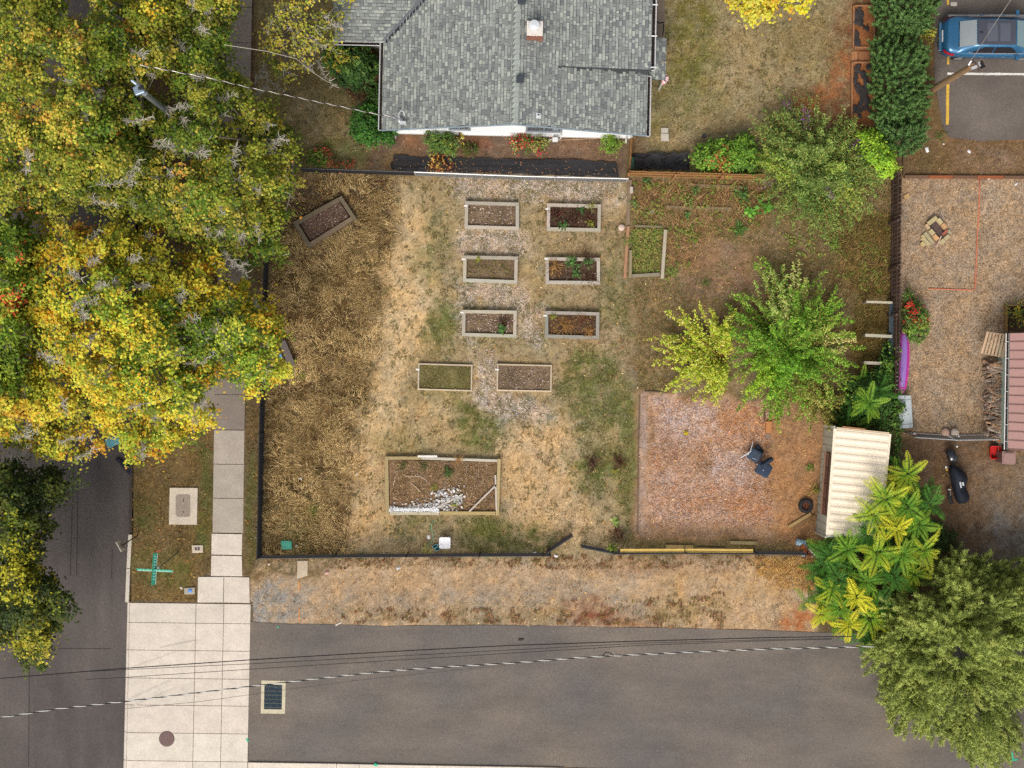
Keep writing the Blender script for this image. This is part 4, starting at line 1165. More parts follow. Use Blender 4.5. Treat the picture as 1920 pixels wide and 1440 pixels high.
fl_pal = pal([(112, 124, 50), (134, 142, 60), (90, 104, 44), (156, 160, 92)], [3, 3, 2, 1])
s_ = shrub('flowering_shrub', 'green shrub with red flower heads by the gas meter', circ(990, 269, 40, 20), .8, zones(fl_pal, (980, 276, 9, pal([(206, 48, 62), (180, 40, 54)])), (1008, 280, 6, pal([(206, 48, 62)])), (970, 255, 8, pal([(190, 50, 66)])), (1016, 292, 4, pal([(206, 40, 56)]))), leaf=(.10, .05), seed=105)
shrub('round_shrub', 'small fresh-green rounded bush by the short fence near the house corner', circ(1144, 271, 21, 19), .8, zones(pal([(112, 148, 46), (134, 166, 54), (92, 126, 38)])), leaf=(.13, .035), seed=106)
shrub('red_plant', 'red-leaved plant in the corner of the west garden', [(595, 285), (622, 280), (625, 305), (668, 310), (660, 318), (600, 312)], .4, zones(pal([(170, 84, 60), (190, 104, 76), (140, 70, 50), (90, 104, 44)])), seed=107, n_leaf=22)
shrub('small_shrub', 'low green plant beside the red-leaved plant', circ(598, 300, 16, 16), .45, zones(pal([(84, 108, 40), (104, 124, 44)])), seed=108)
shrub('autumn_perennial', 'orange autumn perennial fallen over the black ground cloth', [(805, 292), (835, 290), (842, 310), (846, 322), (815, 322), (812, 310)], .35, zones(pal([(190, 106, 60), (214, 160, 80), (160, 90, 54)])), seed=109, n_leaf=16, hole=.25)
shrub('small_perennial', 'yellow-leaved stalk beside the dense wall shrub', circ(862, 262, 9, 12), .5, zones(pal([(220, 200, 96), (190, 170, 70)])), seed=110, n_leaf=9, r=.16)
shrub('small_shrub', 'little dark green clump in the red-brown bed south of the house', circ(885, 280, 10, 9), .3, zones(pal([(72, 86, 38), (96, 100, 44)])), seed=111, n_leaf=22)
# fern and strap-leaved plant
def rosette(name, label, px, py, z, n, ln, w, cols, cat='plant', curve=.5, seed=0, group=None):
    base = G(px, py, 0)
    t = thing(name, label, cat, base, group)
    for i in range(n):
        a = 2 * math.pi * i / n + random.uniform(-.3, .3)
        l = ln * random.uniform(.7, 1.1); el = random.uniform(.5, 1.2)
        b = MB(); c = jit(random.choice(cols), .15)
        rows_ = []
        side = Vector((-math.sin(a), math.cos(a), 0))
        for k in range(6):
            u = k / 5
            r = l * (math.cos(el) * u + .4 * u * u * curve); zz = z + l * (math.sin(el) * u - curve * .75 * u * u)
            ww = w * (1 - u) ** .6 * (.5 + min(u * 4, .5)) + .004
            c0_ = base + Vector((math.cos(a) * r, math.sin(a) * r, max(.03, zz)))
            rows_.append([c0_ - side * ww / 2, c0_ + Vector((0, 0, -ww * .25)), c0_ + side * ww / 2])
        b.grid(rows_, c)
        b.build('leaf', M_LEAF, t)
    return t
rosette('strap_leaf_plant', 'spiky strap-leaved plant beside the black rail of the west garden', 562, 293, .1, 22, 1.1, .07, [S(132, 138, 62), S(104, 118, 46), S(150, 150, 80)])
def frond_mesh(name, ln, w, npair, leaf_w, c_leaf, c_tip, c_rachis, droop=.35, serr=0.0):
    """a pinnate leaf lying along +x: rachis and two rows of leaflets"""
    b = MB()
    pth = []
    for k in range(7):
        u = k / 6
        pth.append(Vector((ln * u, 0, ln * (.28 * u - droop * 1.5 * u * u))))
    b.tube(pth, [.012 * (1 - .7 * k / 6) for k in range(7)], c_rachis, n=4)
    for i in range(npair):
        u = .14 + .84 * i / (npair - 1)
        p = Vector((ln * u, 0, ln * (.28 * u - droop * 1.5 * u * u)))
        prof = math.sin(math.pi * min(1, .18 + .78 * u)) ** .7
        for s in (-1, 1):
            l = w * prof * random.uniform(.9, 1.1); dirn = Vector((.35, s, random.uniform(-.45, .1))).normalized()
            sd = Vector((1, -s * .35, 0)).normalized() * leaf_w * .5
            f = min(1, max(0, (u - .2) * 1.2)) * random.uniform(.6, 1.2)
            c = tuple(c_leaf[q] + (c_tip[q] - c_leaf[q]) * min(1, f) for q in range(3))
            b.add([p, p + dirn * l * .4 + sd, p + dirn * l, p + dirn * l * .4 - sd], [(0, 1, 2, 3) if s < 0 else (3, 2, 1, 0)], jit(c, .1))
    me = b.mesh(name); me.materials.append(M_LEAF)
    return me
def crown_of_fronds(t, P, meshes, n, tilt=(-.1, .55), scale=1.0, spread=2 * math.pi, a0=0.0):
    for i in range(n):
        a = a0 + spread * i / n + random.uniform(-.5, .5)
        o = bpy.data.objects.new('frond', random.choice(meshes))
        COL.objects.link(o); o.parent = t
        o.location = P - wloc(t) + Vector((0, 0, random.uniform(-.05, .05)))
        o.rotation_euler = (random.uniform(-.5, .5), -random.uniform(*tilt), a)
        k = scale * random.uniform(.62, 1.12)
        o.scale = (k, k * random.uniform(.9, 1.1), k)
FERN = [frond_mesh('frond', .95, .16, 16, .05, S(96, 122, 40), S(124, 142, 52), S(90, 84, 40)) for _ in range(2)]
for i, (x, y) in enumerate(((512, 248), (536, 264))):
    f = thing('fern', ['large green fern at the edge of the street tree crown, in the west garden', 'smaller fern beside the strap-leaved plant in the west garden'][i], 'fern', G(x, y, 0))
    crown_of_fronds(f, G(x, y, .35), FERN, 11)

# ------------------------------------------------------------------ clipped conifers
def plume(name, label, poly, ztop, spacing, cols, tip, cat='conifer', group=None, n=26, ln=.34, wd=.07, spread=.42, lean=.55, seed=1, zlo=.5, warp=8, leafl=.2, dirv=None, layers=3, hole=.0, m=None, edge=2, flat=0.0, lump=0.0, tips=.55, colfn=None, bright=1.2):
    cx = sum(p[0] for p in poly) / len(poly); cy = sum(p[1] for p in poly) / len(poly)
    base = G(cx, cy, 0)
    base = G((base.x * SC0) * .97 + 960, 720 - base.y * SC0 * .97, 0)
    t = thing(name, label, cat, base, group)
    PP, AX, CL = [], [], []
    for la in range(layers):
        a, b, d_ = points_in(poly, spacing * (1 + .12 * la), edge, warp, seed + la)
        if la == 0: dm = max(d_.max(), 1)
        if hole > 0:
            k = fbm(a / (spacing * 3.4), b / (spacing * 3.4), 2, seed + 5) > hole + .1 * (la == 0)
            a, b, d_ = a[k], b[k], d_[k]
        f = np.clip(d_ / (dm * .8), 0, 1) ** .5
        z = zlo + (ztop - zlo) * f * (1 - .16 * la) + rng.uniform(-1, 1, len(a)) * .12 * (ztop - zlo) * (.4 + flat)
        z = np.maximum(.15, z * (1 + lump * 2 * (fbm(a / 42, b / 42, 2, seed + 77) - .5)))
        p = Gv(a, b, z)
        c3 = np.array([[base.x, base.y, 0]])
        out = p - c3; out[:, 2] = 0
        rr = np.linalg.norm(out, axis=1, keepdims=True) / max(1e-6, np.linalg.norm(out, axis=1).max())
        ax = unit(unit(out + 1e-6) * (.25 + rr) * lean + np.array([[0, 0, .8]]) + rng.normal(size=p.shape) * .22)
        if dirv is not None: ax = unit(ax + np.array([dirv]))
        PP.append(p); AX.append(ax)
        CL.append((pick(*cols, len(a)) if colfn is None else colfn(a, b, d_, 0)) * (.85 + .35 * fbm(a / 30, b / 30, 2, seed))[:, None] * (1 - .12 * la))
    P = np.concatenate(PP); A = np.concatenate(AX); C = np.concatenate(CL)
    N = len(P)
    idx = np.repeat(np.arange(N), n); q = len(idx)
    u = rng.uniform(0, 1, (q, 1)) ** .8
    side = rng.normal(size=(q, 3)); side = unit(side - A[idx] * np.sum(side * A[idx], 1, keepdims=True))
    pos = P[idx] + A[idx] * (u - .4) * ln * rng.uniform(.7, 1.3, (N, 1))[idx] + side * spread * ln * (1 - u * .8) * rng.uniform(.1, 1, (q, 1))
    pos[:, 2] = np.maximum(pos[:, 2], .05)
    dv = unit(A[idx] * .9 + side * .75)
    nr = unit(np.cross(dv, rng.normal(size=(q, 3))) + np.array([[-.1, -.3, 1.0]]))
    tipc = np.array(S(*tip, k=.95))
    col = C[idx] * (1 - u * tips) + tipc * u * tips
    col = col * rng.uniform(.7, 1.3, (q, 1))
    L_ = leafl * rng.uniform(.7, 1.3, q)
    col = np.minimum(col * bright, .72)
    me = leaf_mesh('crown', pos, nr, dv, L_, wd * rng.uniform(.7, 1.3, q), col, base)
    link_mesh('crown', me, m or M_LEAF, t)
    b = MB(); taper_tube(b, base, base + Vector((0, 0, ztop * .8)), .12, .03, S(104, 84, 64), .02, n=7)
    b.build('trunk', M_BARK, t)
    return t
YK = dict(n=30, ln=.46, spread=.26, tips=.8, lump=.12, leafl=.17, wd=.055)
YEW = pal([(52, 84, 40), (44, 72, 34), (66, 98, 46), (36, 62, 30)], [3, 3, 2, 2])
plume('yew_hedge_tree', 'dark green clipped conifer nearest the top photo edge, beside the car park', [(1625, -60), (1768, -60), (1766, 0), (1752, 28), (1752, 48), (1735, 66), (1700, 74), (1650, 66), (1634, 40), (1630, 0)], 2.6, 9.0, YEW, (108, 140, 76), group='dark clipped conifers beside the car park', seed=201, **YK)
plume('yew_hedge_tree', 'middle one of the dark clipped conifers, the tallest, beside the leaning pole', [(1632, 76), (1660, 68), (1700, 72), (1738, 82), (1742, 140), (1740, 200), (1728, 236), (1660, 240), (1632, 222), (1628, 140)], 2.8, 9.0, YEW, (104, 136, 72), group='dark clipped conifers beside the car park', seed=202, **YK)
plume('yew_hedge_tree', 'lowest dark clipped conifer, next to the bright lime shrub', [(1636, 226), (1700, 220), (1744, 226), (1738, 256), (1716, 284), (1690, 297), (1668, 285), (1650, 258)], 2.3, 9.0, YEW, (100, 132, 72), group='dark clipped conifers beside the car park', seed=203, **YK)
YELC = pal([(150, 146, 50), (180, 166, 66)])
shrub('small_shrub', 'yellowish sprig between the upper two clipped conifers', circ(1742, 58, 12, 14), 1.2, zones(YELC), seed=204, n_leaf=18)
# green sprawl of the juniper, south-east
JUN = pal([(122, 138, 60), (140, 152, 70), (100, 120, 50), (158, 162, 80), (78, 98, 40)], [3, 3, 3, 1.5, 2])
plume('juniper_tree', 'large feathery olive-green juniper beside the lane in the south-east corner', [(1625, 1130), (1660, 1110), (1660, 1075), (1720, 1048), (1780, 1036), (1840, 1050), (1890, 1062), (1990, 1040), (1990, 1345), (1925, 1330), (1890, 1318), (1918, 1372), (1900, 1412), (1860, 1436), (1800, 1420), (1770, 1396), (1755, 1375), (1690, 1364), (1668, 1345), (1668, 1315), (1648, 1290), (1640, 1250), (1618, 1212), (1640, 1170)],
      4.2, 12, JUN, (176, 186, 100), cat='tree', seed=211, n=52, ln=.72, wd=.040, spread=.30, lean=1.2, leafl=.20, warp=34, zlo=.6, layers=4, hole=.19, dirv=(-.15, -.35, 0), flat=.9, lump=.45, tips=.7)

# ------------------------------------------------------------------ shrubs in the rough quarter
BUD = pal([(112, 136, 62), (96, 120, 58), (134, 152, 72), (80, 104, 50), (150, 160, 88)], [3, 3, 2, 2, 1.5])
PUR = pal([(140, 84, 150), (116, 80, 110), (106, 90, 92)])
BUDF = zones(BUD, *[(x, y, r, PUR) for x, y, r in ((1478, 190, 8), (1512, 205, 7), (1612, 262, 6), (1600, 335, 8), (1460, 345, 8), (1520, 315, 6), (1555, 370, 6), (1430, 352, 7), (1545, 196, 6), (1565, 250, 5), (1490, 260, 5), (1620, 300, 6))],
    (1430, 300, 26, pal([(154, 176, 66), (124, 154, 56)])), (1450, 335, 22, pal([(154, 174, 66)])), (1580, 300, 32, pal([(140, 160, 72)])), (1600, 370, 26, pal([(170, 176, 72), (130, 150, 66)])), (1500, 400, 40, pal([(104, 132, 60), (90, 116, 52)])))
shrub('lime_shrub', 'bright lime-green shrub between butterfly bush and the lowest clipped conifer', [(1612, 250), (1640, 240), (1665, 258), (1684, 290), (1680, 325), (1655, 330), (1625, 305), (1608, 280)], 2.0, zones(pal([(140, 180, 48), (164, 196, 60), (112, 150, 40)])), leaf=(.12, .07), seed=302)
shrub('hedge_shrub', 'green shrub row behind the wooden fence with one rust-coloured patch', [(1296, 285), (1330, 265), (1380, 258), (1410, 250), (1420, 300), (1418, 330), (1350, 326), (1298, 322)], 1.8, zones(pal([(108, 146, 48), (128, 164, 56), (88, 122, 42)]), (1355, 303, 18, pal([(170, 112, 60), (150, 94, 50)]))), leaf=(.13, .07), seed=303)
LOC = pal([(104, 148, 42), (124, 166, 52), (84, 124, 36), (148, 178, 66), (66, 100, 32)], [3, 3, 2.4, 1.6, 1.4])
LOCF = zones(LOC, (1440, 540, 46, pal([(170, 178, 104), (146, 164, 84)])), (1560, 620, 34, pal([(170, 178, 84), (124, 150, 56)])), (1500, 500, 30, pal([(196, 192, 112)])), (1590, 650, 26, pal([(196, 186, 110)])), (1410, 720, 40, pal([(160, 196, 54), (140, 180, 50)])), (1470, 700, 40, pal([(120, 170, 48), (104, 152, 44)])), (1540, 770, 44, pal([(140, 148, 68), (164, 158, 84)])))
YG = pal([(188, 200, 62), (212, 206, 84), (160, 184, 52), (226, 200, 108), (128, 156, 46)], [3, 2, 3, 1.2, 1.5])
def arching(name, label, px, py, stems, cols, cat='shrub', seed=0, leaf=(.13, .06), per=70, colfn=None, fuzz=.10):
    base = G(px, py, 0); t = thing(name, label, cat, base)
    pos, nr, dv, cl = [], [], [], []
    for (x, y, z) in stems:
        e = G(x, y, z); b = MB()
        path = taper_tube(b, base + Vector((0, 0, .05)), e, .022, .008, S(176, 130, 80), .12, n=4, k=8)
        b.build('branch', M_BARK, t)
        A = np.array([list(p) for p in path])
        u = rng.uniform(.25, 1.02, per) * (len(A) - 1.001); i = np.minimum(u.astype(int), len(A) - 2); f = (u - i)[:, None]
        p = A[i] * (1 - f) + A[i + 1] * f + rng.normal(size=(per, 3)) * (fuzz * (1.25 - u / len(A)))[:, None]
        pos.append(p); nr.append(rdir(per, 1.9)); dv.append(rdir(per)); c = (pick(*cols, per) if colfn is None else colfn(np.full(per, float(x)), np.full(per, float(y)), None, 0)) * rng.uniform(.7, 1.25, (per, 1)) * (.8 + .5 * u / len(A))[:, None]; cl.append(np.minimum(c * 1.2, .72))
    P = np.concatenate(pos); P[:, 2] = np.maximum(P[:, 2], .08); n = len(P); s = rng.uniform(.7, 1.3, n)
    link_mesh('foliage', leaf_mesh('foliage', P, np.concatenate(nr), np.concatenate(dv), leaf[0] * s, leaf[1] * s, np.concatenate(cl), base), M_LEAF, t)
    return t
OUTL = [(1400, 235), (1440, 186), (1480, 178), (1540, 186), (1592, 205), (1625, 255), (1655, 300), (1668, 340), (1645, 385), (1612, 415), (1580, 425), (1552, 452), (1500, 436), (1452, 402), (1415, 352), (1392, 300)]
st = []
for k in range(290):
    i = random.randrange(16); f = random.random(); p, q = OUTL[i], OUTL[(i + 1) % 16]
    r = random.choice((.3, .5, .65, .8, .9, .97, 1.04)) * random.uniform(.85, 1.06)
    st.append((1520 + (p[0] + (q[0] - p[0]) * f - 1520) * r, 312 + (p[1] + (q[1] - p[1]) * f - 312) * r, max(.35, 2.5 * (1.1 - r * .8) + random.uniform(-.45, .45))))
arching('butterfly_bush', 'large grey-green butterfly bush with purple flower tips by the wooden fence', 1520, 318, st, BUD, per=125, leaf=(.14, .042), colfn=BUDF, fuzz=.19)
st = []
for k in range(190):
    a = 2 * math.pi * (k * .618) + random.uniform(-.15, .15); r = random.choice((.35, .55, .7, .85, .95, 1.0, 1.05)) * random.uniform(.85, 1.1)
    rx = 120 if math.cos(a) > 0 else 122; ry = 150 if math.sin(a) > 0 else 148
    st.append((1482 + math.cos(a) * rx * r, 645 - math.sin(a) * ry * r, max(.35, 3.3 * (1.12 - r * .85) + random.uniform(-.3, .5))))
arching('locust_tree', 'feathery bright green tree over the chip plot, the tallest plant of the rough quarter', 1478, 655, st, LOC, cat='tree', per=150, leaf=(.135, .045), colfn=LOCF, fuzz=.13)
st = []
for k in range(62):
    a = random.uniform(math.radians(65), math.radians(290)); r = random.uniform(.45, 1.0)
    st.append((1345 + math.cos(a) * 130 * r * (1 if math.cos(a) < 0 else .8), 668 - math.sin(a) * 92 * r, random.uniform(.4, 1.9) * (1.2 - .6 * r)))
st += [(1252, 585, 1.2), (1275, 578, 1.3), (1300, 580, 1.4), (1312, 572, 1.3), (1330, 600, 1.6), (1212, 636, .8), (1225, 652, 1.0), (1240, 640, 1.1), (1345, 740, .6), (1318, 755, .5), (1240, 735, .5), (1300, 748, .6), (1360, 600, 1.4)]
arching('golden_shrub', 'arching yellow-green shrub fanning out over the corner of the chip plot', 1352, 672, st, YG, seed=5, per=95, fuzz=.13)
st = []
for k in range(34):
    a = random.uniform(0, 2 * math.pi); r = random.uniform(.4, 1)
    st.append((1535 + math.cos(a) * 70 * r, 768 + math.sin(a) * 52 * r, random.uniform(.3, 1.5)))
arching('rangy_shrub', 'rangy olive shrub with pale tips between the feathery tree and the shed', 1535, 752, st, pal([(136, 142, 60), (112, 122, 48), (170, 160, 84), (90, 104, 42)]), per=70, leaf=(.12, .04))
# ivy mass by the shed and along the east fence
shrub('ivy_thicket', 'dark green ivy and bramble thicket along the east fence behind the shed', [(1600, 705), (1640, 695), (1668, 640), (1690, 640), (1688, 735), (1692, 800), (1690, 850), (1676, 905), (1668, 860), (1672, 815), (1640, 806), (1570, 800), (1575, 760)], 1.5,
      zones(pal([(62, 96, 36), (80, 116, 42), (50, 78, 32), (116, 140, 54)], [3, 3, 2, 1]), (1680, 660, 22, pal([(130, 166, 60)])), (1695, 815, 16, pal([(170, 160, 60), (120, 130, 54)]))), leaf=(.11, .09), seed=321, n_leaf=40, cat='thicket')
FLP = pal([(196, 44, 44), (214, 60, 50)])
shrub('red_flowered_bush', 'leafy bush with scarlet flowers leaning on the yard side of the east fence', [(1690, 545), (1706, 538), (1715, 560), (1735, 572), (1746, 600), (1744, 622), (1722, 645), (1700, 640), (1690, 620)], 1.3,
      zones(pal([(90, 122, 50), (112, 144, 56), (70, 100, 44)], [3, 2, 2]), (1706, 572, 5, FLP), (1716, 584, 5, FLP), (1710, 598, 8, FLP), (1722, 610, 4, FLP), (1690, 562, 4, FLP), (1704, 606, 5, FLP), (1716, 545, 4, pal([(180, 80, 66)])), (1738, 575, 6, pal([(150, 100, 70)])), (1735, 612, 14, pal([(140, 160, 60)]))), leaf=(.10, .06), spacing=8, n_leaf=26, r=.16, seed=322)

# ------------------------------------------------------------------ sumacs
def variants(c1, c2, k, ln=1.0):
    return [frond_mesh('frond', ln * random.uniform(.9, 1.1), .235, 18, .046, S(*c1, k=1.15), S(*c2, k=1.15), S(66, 64, 34)) for _ in range(k)]
FG = variants((58, 104, 36), (88, 138, 46), 3)
FM = variants((92, 140, 40), (150, 178, 54), 3)
FY = variants((190, 192, 46), (228, 214, 60), 3)
FA = variants((120, 160, 44), (208, 204, 60), 3)
def sumac(label, base_px, crowns, group='sumacs around the shed'):
    t = thing('sumac_tree', label, 'tree', G(*base_px, 0), group)
    for (x, y, z, kind, n, sc) in crowns:
        p = G(x, y, z)
        b = MB(); taper_tube(b, G(*base_px, 0) + Vector((random.uniform(-.2, .2), random.uniform(-.2, .2), 0)), p, .045, .02, S(120, 96, 70), .08, n=6)
        b.build('stem', M_BARK, t)
        crown_of_fronds(t, p, kind, n + 2, scale=sc, a0=random.uniform(0, 6))
        crown_of_fronds(t, p + Vector((random.uniform(-.1, .1), random.uniform(-.1, .1), .12)), kind, 4, tilt=(.2, .7), scale=sc * .55, a0=random.uniform(0, 6))
        for q in range(3):                                # lower shoots filling in between
            pp = p + Vector((random.uniform(-.6, .6), random.uniform(-.6, .6), -.55 - random.random() * .4)); pp.z = max(.6, pp.z)
            crown_of_fronds(t, pp, random.choice((FG, FM, FG)), 3, scale=sc * .8, a0=random.uniform(0, 6))
    return t
sumac('lone small sumac with bright feathery fronds rising out of the ivy north of the shed', (1626, 752), [(1629, 755, 2.0, FM, 9, 1.05), (1648, 735, 1.6, FG, 6, .85)])
sumac('small yellow-green sumac with one high rosette at the east side of the shed', (1690, 900), [(1702, 890, 2.6, FA, 9, .95), (1722, 925, 2.1, FG, 7, .9), (1680, 910, 2.2, FY, 6, .8)])
sumac('tall sumac crown draped over the shed roof, green with yellow tips', (1650, 985), [(1660, 935, 3.2, FA, 9, 1.05), (1700, 950, 3.0, FM, 9, 1.0), (1638, 965, 3.0, FA, 8, 1.0), (1720, 985, 2.8, FM, 8, 1.0), (1680, 990, 3.2, FY, 7, .85), (1745, 945, 2.6, FG, 7, .9), (1630, 1000, 2.6, FG, 7, .95)])
sumac('broad sumac group south of the shed with bright yellow upper rosettes', (1650, 1075), [(1590, 1030, 2.6, FM, 9, 1.0), (1645, 1035, 3.0, FA, 9, 1.05), (1690, 1040, 3.0, FM, 8, 1.0), (1730, 1030, 2.7, FA, 8, .95), (1555, 1045, 2.2, FG, 8, .95), (1570, 1085, 2.3, FG, 8, 1.0), (1625, 1090, 2.6, FM, 8, .95), (1675, 1080, 2.8, FG, 8, 1.0), (1715, 1075, 2.6, FA, 8, .9), (1540, 1060, 1.8, FG, 7, .9)])
sumac('roadside sumac with vivid lemon-yellow star-shaped rosettes', (1590, 1140), [(1606, 1118, 2.6, FY, 9, .95), (1560, 1105, 2.2, FA, 8, .9), (1575, 1140, 2.2, FM, 8, .95), (1540, 1150, 1.8, FY, 8, .85), (1592, 1172, 2.2, FY, 8, .9), (1630, 1160, 2.4, FA, 8, .95), (1650, 1130, 2.4, FG, 8, 1.0), (1545, 1120, 1.8, FG, 7, .9), (1620, 1195, 1.8, FG, 6, .8), (1640, 1205, 1.6, FG, 6, .8)])
shrub('dark_thicket', 'dark green thicket behind the sumacs at the edge of the dirt yard', [(1700, 985), (1740, 970), (1775, 990), (1800, 1010), (1790, 1036), (1740, 1050), (1690, 1060), (1600, 1100), (1540, 1160), (1530, 1080), (1560, 1030), (1640, 1000)], 1.3, zones(pal([(56, 80, 34), (70, 94, 38), (44, 64, 28)])), leaf=(.12, .06), seed=331, spacing=12, cat='thicket')
# ------------------------------------------------------------------ raised beds
GREYW = S(186, 176, 160); BROWNW = S(126, 108, 86); TANW = S(186, 166, 122)
def soil_patch(c, z, col, parent, bits=0, bitcols=None, name='soil'):
    """uneven soil between four photo corners, with chips and dead leaves lying on it"""
    A, B, C_, D = [G(x, y, 0) for x, y in c]
    N, Mm = 14, 9
    P = []; b = MB(); cs = []
    for i in range(N + 1):
        for j in range(Mm + 1):
            u, v = i / N, j / Mm
            p = (A * (1 - u) + B * u) * (1 - v) + (D * (1 - u) + C_ * u) * v
            nz = float(vnoise(p.x * 3.1, p.y * 3.1, 5)); p.z = z + (nz - .5) * .07
            P.append(p); k = .7 + .6 * float(vnoise(p.x * 2.2 + 40, p.y * 2.2, 9)); cs.append(tuple(q * k for q in col))
    fs = [(i * (Mm + 1) + j, i * (Mm + 1) + j + 1, (i + 1) * (Mm + 1) + j + 1, (i + 1) * (Mm + 1) + j) for i in range(N) for j in range(Mm)]
    b.v = [tuple(p) for p in P]; b.f = fs; b.c = cs
    o = b.build(name, M_SOIL, parent, smooth=True)
    if bits:
        u, v = rng.uniform(.02, .98, bits), rng.uniform(.03, .97, bits)
        a_ = [np.array(list(q)) for q in (A, B, C_, D)]
        pos = ((a_[0] * (1 - u[:, None]) + a_[1] * u[:, None]) * (1 - v[:, None]) + (a_[3] * (1 - u[:, None]) + a_[2] * u[:, None]) * v[:, None])
        pos[:, 2] = z + rng.uniform(.0, .05, bits)
        s = rng.uniform(.5, 1.5, bits)
        cl = pick(*bitcols, bits) * rng.uniform(.6, 1.25, (bits, 1))
        link_mesh('mulch', leaf_mesh('mulch', pos, unit(rdir(bits) * .5 + np.array([[0, 0, 1]])), rdir(bits), .075 * s, .035 * s, cl, wloc(parent)), M_BLADE, parent, kind='stuff')
    return o

def inset(c, k):
    cx = sum(p[0] for p in c) / 4; cy = sum(p[1] for p in c) / 4
    return [(cx + (x - cx) * (1 - k / abs(x - cx) if abs(x - cx) > 1 else 1), cy + (y - cy) * (1 - k / abs(y - cy) if abs(y - cy) > 1 else 1)) for x, y in c]

def raised_bed(label, c, w_px, h, col, soil, bits, bitcols, group='raised vegetable beds', marker=None, cols=None):
    cx = sum(p[0] for p in c) / 4; cy = sum(p[1] for p in c) / 4
    t = thing('raised_bed', label, 'raised bed', G(cx, cy), group)
    k = HCAM / (HCAM - h)
    C_ = [(960 + (x - 960) / k, 720 + (y - 720) / k) for x, y in c]      # the photo shows the top edge
    P = [G(*p) for p in C_]
    w = w_px / SC0
    ctr = sum(P, Vector()) / 4
    for i in range(4):
        a, b_ = P[i].copy(), P[(i + 1) % 4].copy()
        t_ = (b_ - a).normalized(); n = Vector((-t_.y, t_.x, 0))
        if n.dot(ctr - a) < 0: n = -n
        cut0, cut1 = (0.0, 0.0) if i % 2 == 0 else (w + .003, w + .003)
        a2 = a + t_ * cut0 + n * w / 2; b2 = b_ - t_ * cut1 + n * w / 2
        dz_ = .004 if i % 2 else 0
        a2.z = b2.z = h / 2 + dz_
        cc = cols[i] if cols else jit(col, .10)
        board('board', a2, b2, w, h, cc, t)
    soil_patch(inset(C_, w_px - .6), h * .55, soil, t, bits, bitcols)
    if marker:
        q = G(marker[0], marker[1], h)
        MB().box(q, (.16, .07, .03), S(226, 224, 218, .9)).build('tag', M_PLASTIC, t)
    return t
MUL = pal([(178, 156, 140), (136, 112, 96), (206, 188, 176), (104, 80, 64), (150, 134, 86)])
DKM = pal([(96, 72, 56), (124, 98, 76), (166, 146, 128), (74, 56, 46)])
GRB = pal([(130, 124, 62), (120, 96, 60), (160, 140, 90), (96, 104, 48)])
STR = pal([(196, 158, 92), (150, 108, 60), (176, 130, 72), (120, 84, 50)])
SO1 = S(122, 103, 84); SO2 = S(88, 70, 56); SO3 = S(112, 104, 68)
raised_bed('pale timber raised bed of dry mulch, northern row, next to the path', [(872, 377), (973, 380), (973, 431), (871, 428)], 6, .28, GREYW, SO1, 420, MUL, marker=(873, 386))
raised_bed('raised bed full of dark red-brown plants, northern row', [(1026, 381), (1127, 383.5), (1126, 434), (1025, 432)], 6, .30, GREYW, SO2, 260, DKM, marker=(1026, 392))
raised_bed('pale raised bed with a yellow-green tuft in its corner, middle row beside the path', [(869, 479), (971, 481), (970, 531.5), (868, 528)], 6, .28, GREYW, SO1, 420, GRB, marker=(869, 486))
raised_bed('raised bed with two big green plants and straw, middle row', [(1023, 482), (1125, 483.5), (1125, 533), (1023, 532)], 6, .28, GREYW, SO2, 300, DKM, marker=(1024, 485))
raised_bed('raised bed with one green plant at its front edge, third row beside the path', [(867, 581), (969, 582.5), (968, 633), (866, 630)], 6, .28, GREYW, SO1, 420, MUL, marker=(866, 586))
raised_bed('raised bed of straw-coloured dead growth, third row', [(1022, 583), (1124, 585.5), (1123, 636), (1022, 633)], 6, .28, S(160, 154, 144), SO2, 260, STR, marker=(1022, 592))
raised_bed('thin-edged raised bed covered in short green weeds, southern row', [(784, 681), (886, 684), (885, 734), (783, 731)], 2.6, .16, S(196, 180, 156), SO3, 420, GRB, marker=(783, 693))
raised_bed('thin-edged raised bed with pale chips, southern row', [(932, 682), (1035, 684.5), (1034, 735), (931, 733)], 2.6, .16, S(196, 180, 156), SO1, 420, MUL, marker=(932, 693))
raised_bed('weathered grey-brown raised bed standing at an angle under the street trees', [(640, 367), (668, 409), (578, 465), (549, 417)], 7.5, .36, S(128, 114, 94), S(112, 90, 78), 700, pal([(150, 128, 116), (180, 162, 150), (104, 80, 68), (130, 96, 72)]), group='loose garden frames')
bb = thing('long_bed', 'large long timber bed with white shreds and loose sticks lying in it', 'raised bed', G(830, 910), 'loose garden frames')
def pb(name, x0, y0, x1, y1, w_px, h, col, parent, zc=None):
    a, b_ = G(x0, y0), G(x1, y1); a.z = b_.z = (h / 2 if zc is None else zc)
    return board(name, a, b_, w_px / SC0, h, col, parent)
TAN2 = S(178, 160, 116); PALE = S(206, 196, 180)
pb('board', 725.5, 855.5, 727.5, 963.5, 6.5, .26, TAN2, bb)
pb('board', 729, 858.5, 790, 858.5, 6, .26, TAN2, bb)
pb('board', 790.5, 858.6, 932.5, 863.5, 5, .24, PALE, bb)
pb('board', 936, 860, 932.5, 965, 6, .26, TAN2, bb)
pb('board', 731.5, 961.5, 824, 961.5, 6, .24, S(196, 186, 160), bb)
pb('board', 825, 960.8, 928.5, 961.5, 6.2, .26, S(196, 170, 118), bb)
soil_patch([(729.5, 862), (932, 867), (929, 957.5), (731.5, 957.5)], .14, S(132, 106, 80), bb, 2600, pal([(150, 112, 76), (110, 80, 56), (176, 150, 120), (120, 112, 62), (190, 160, 120)]))
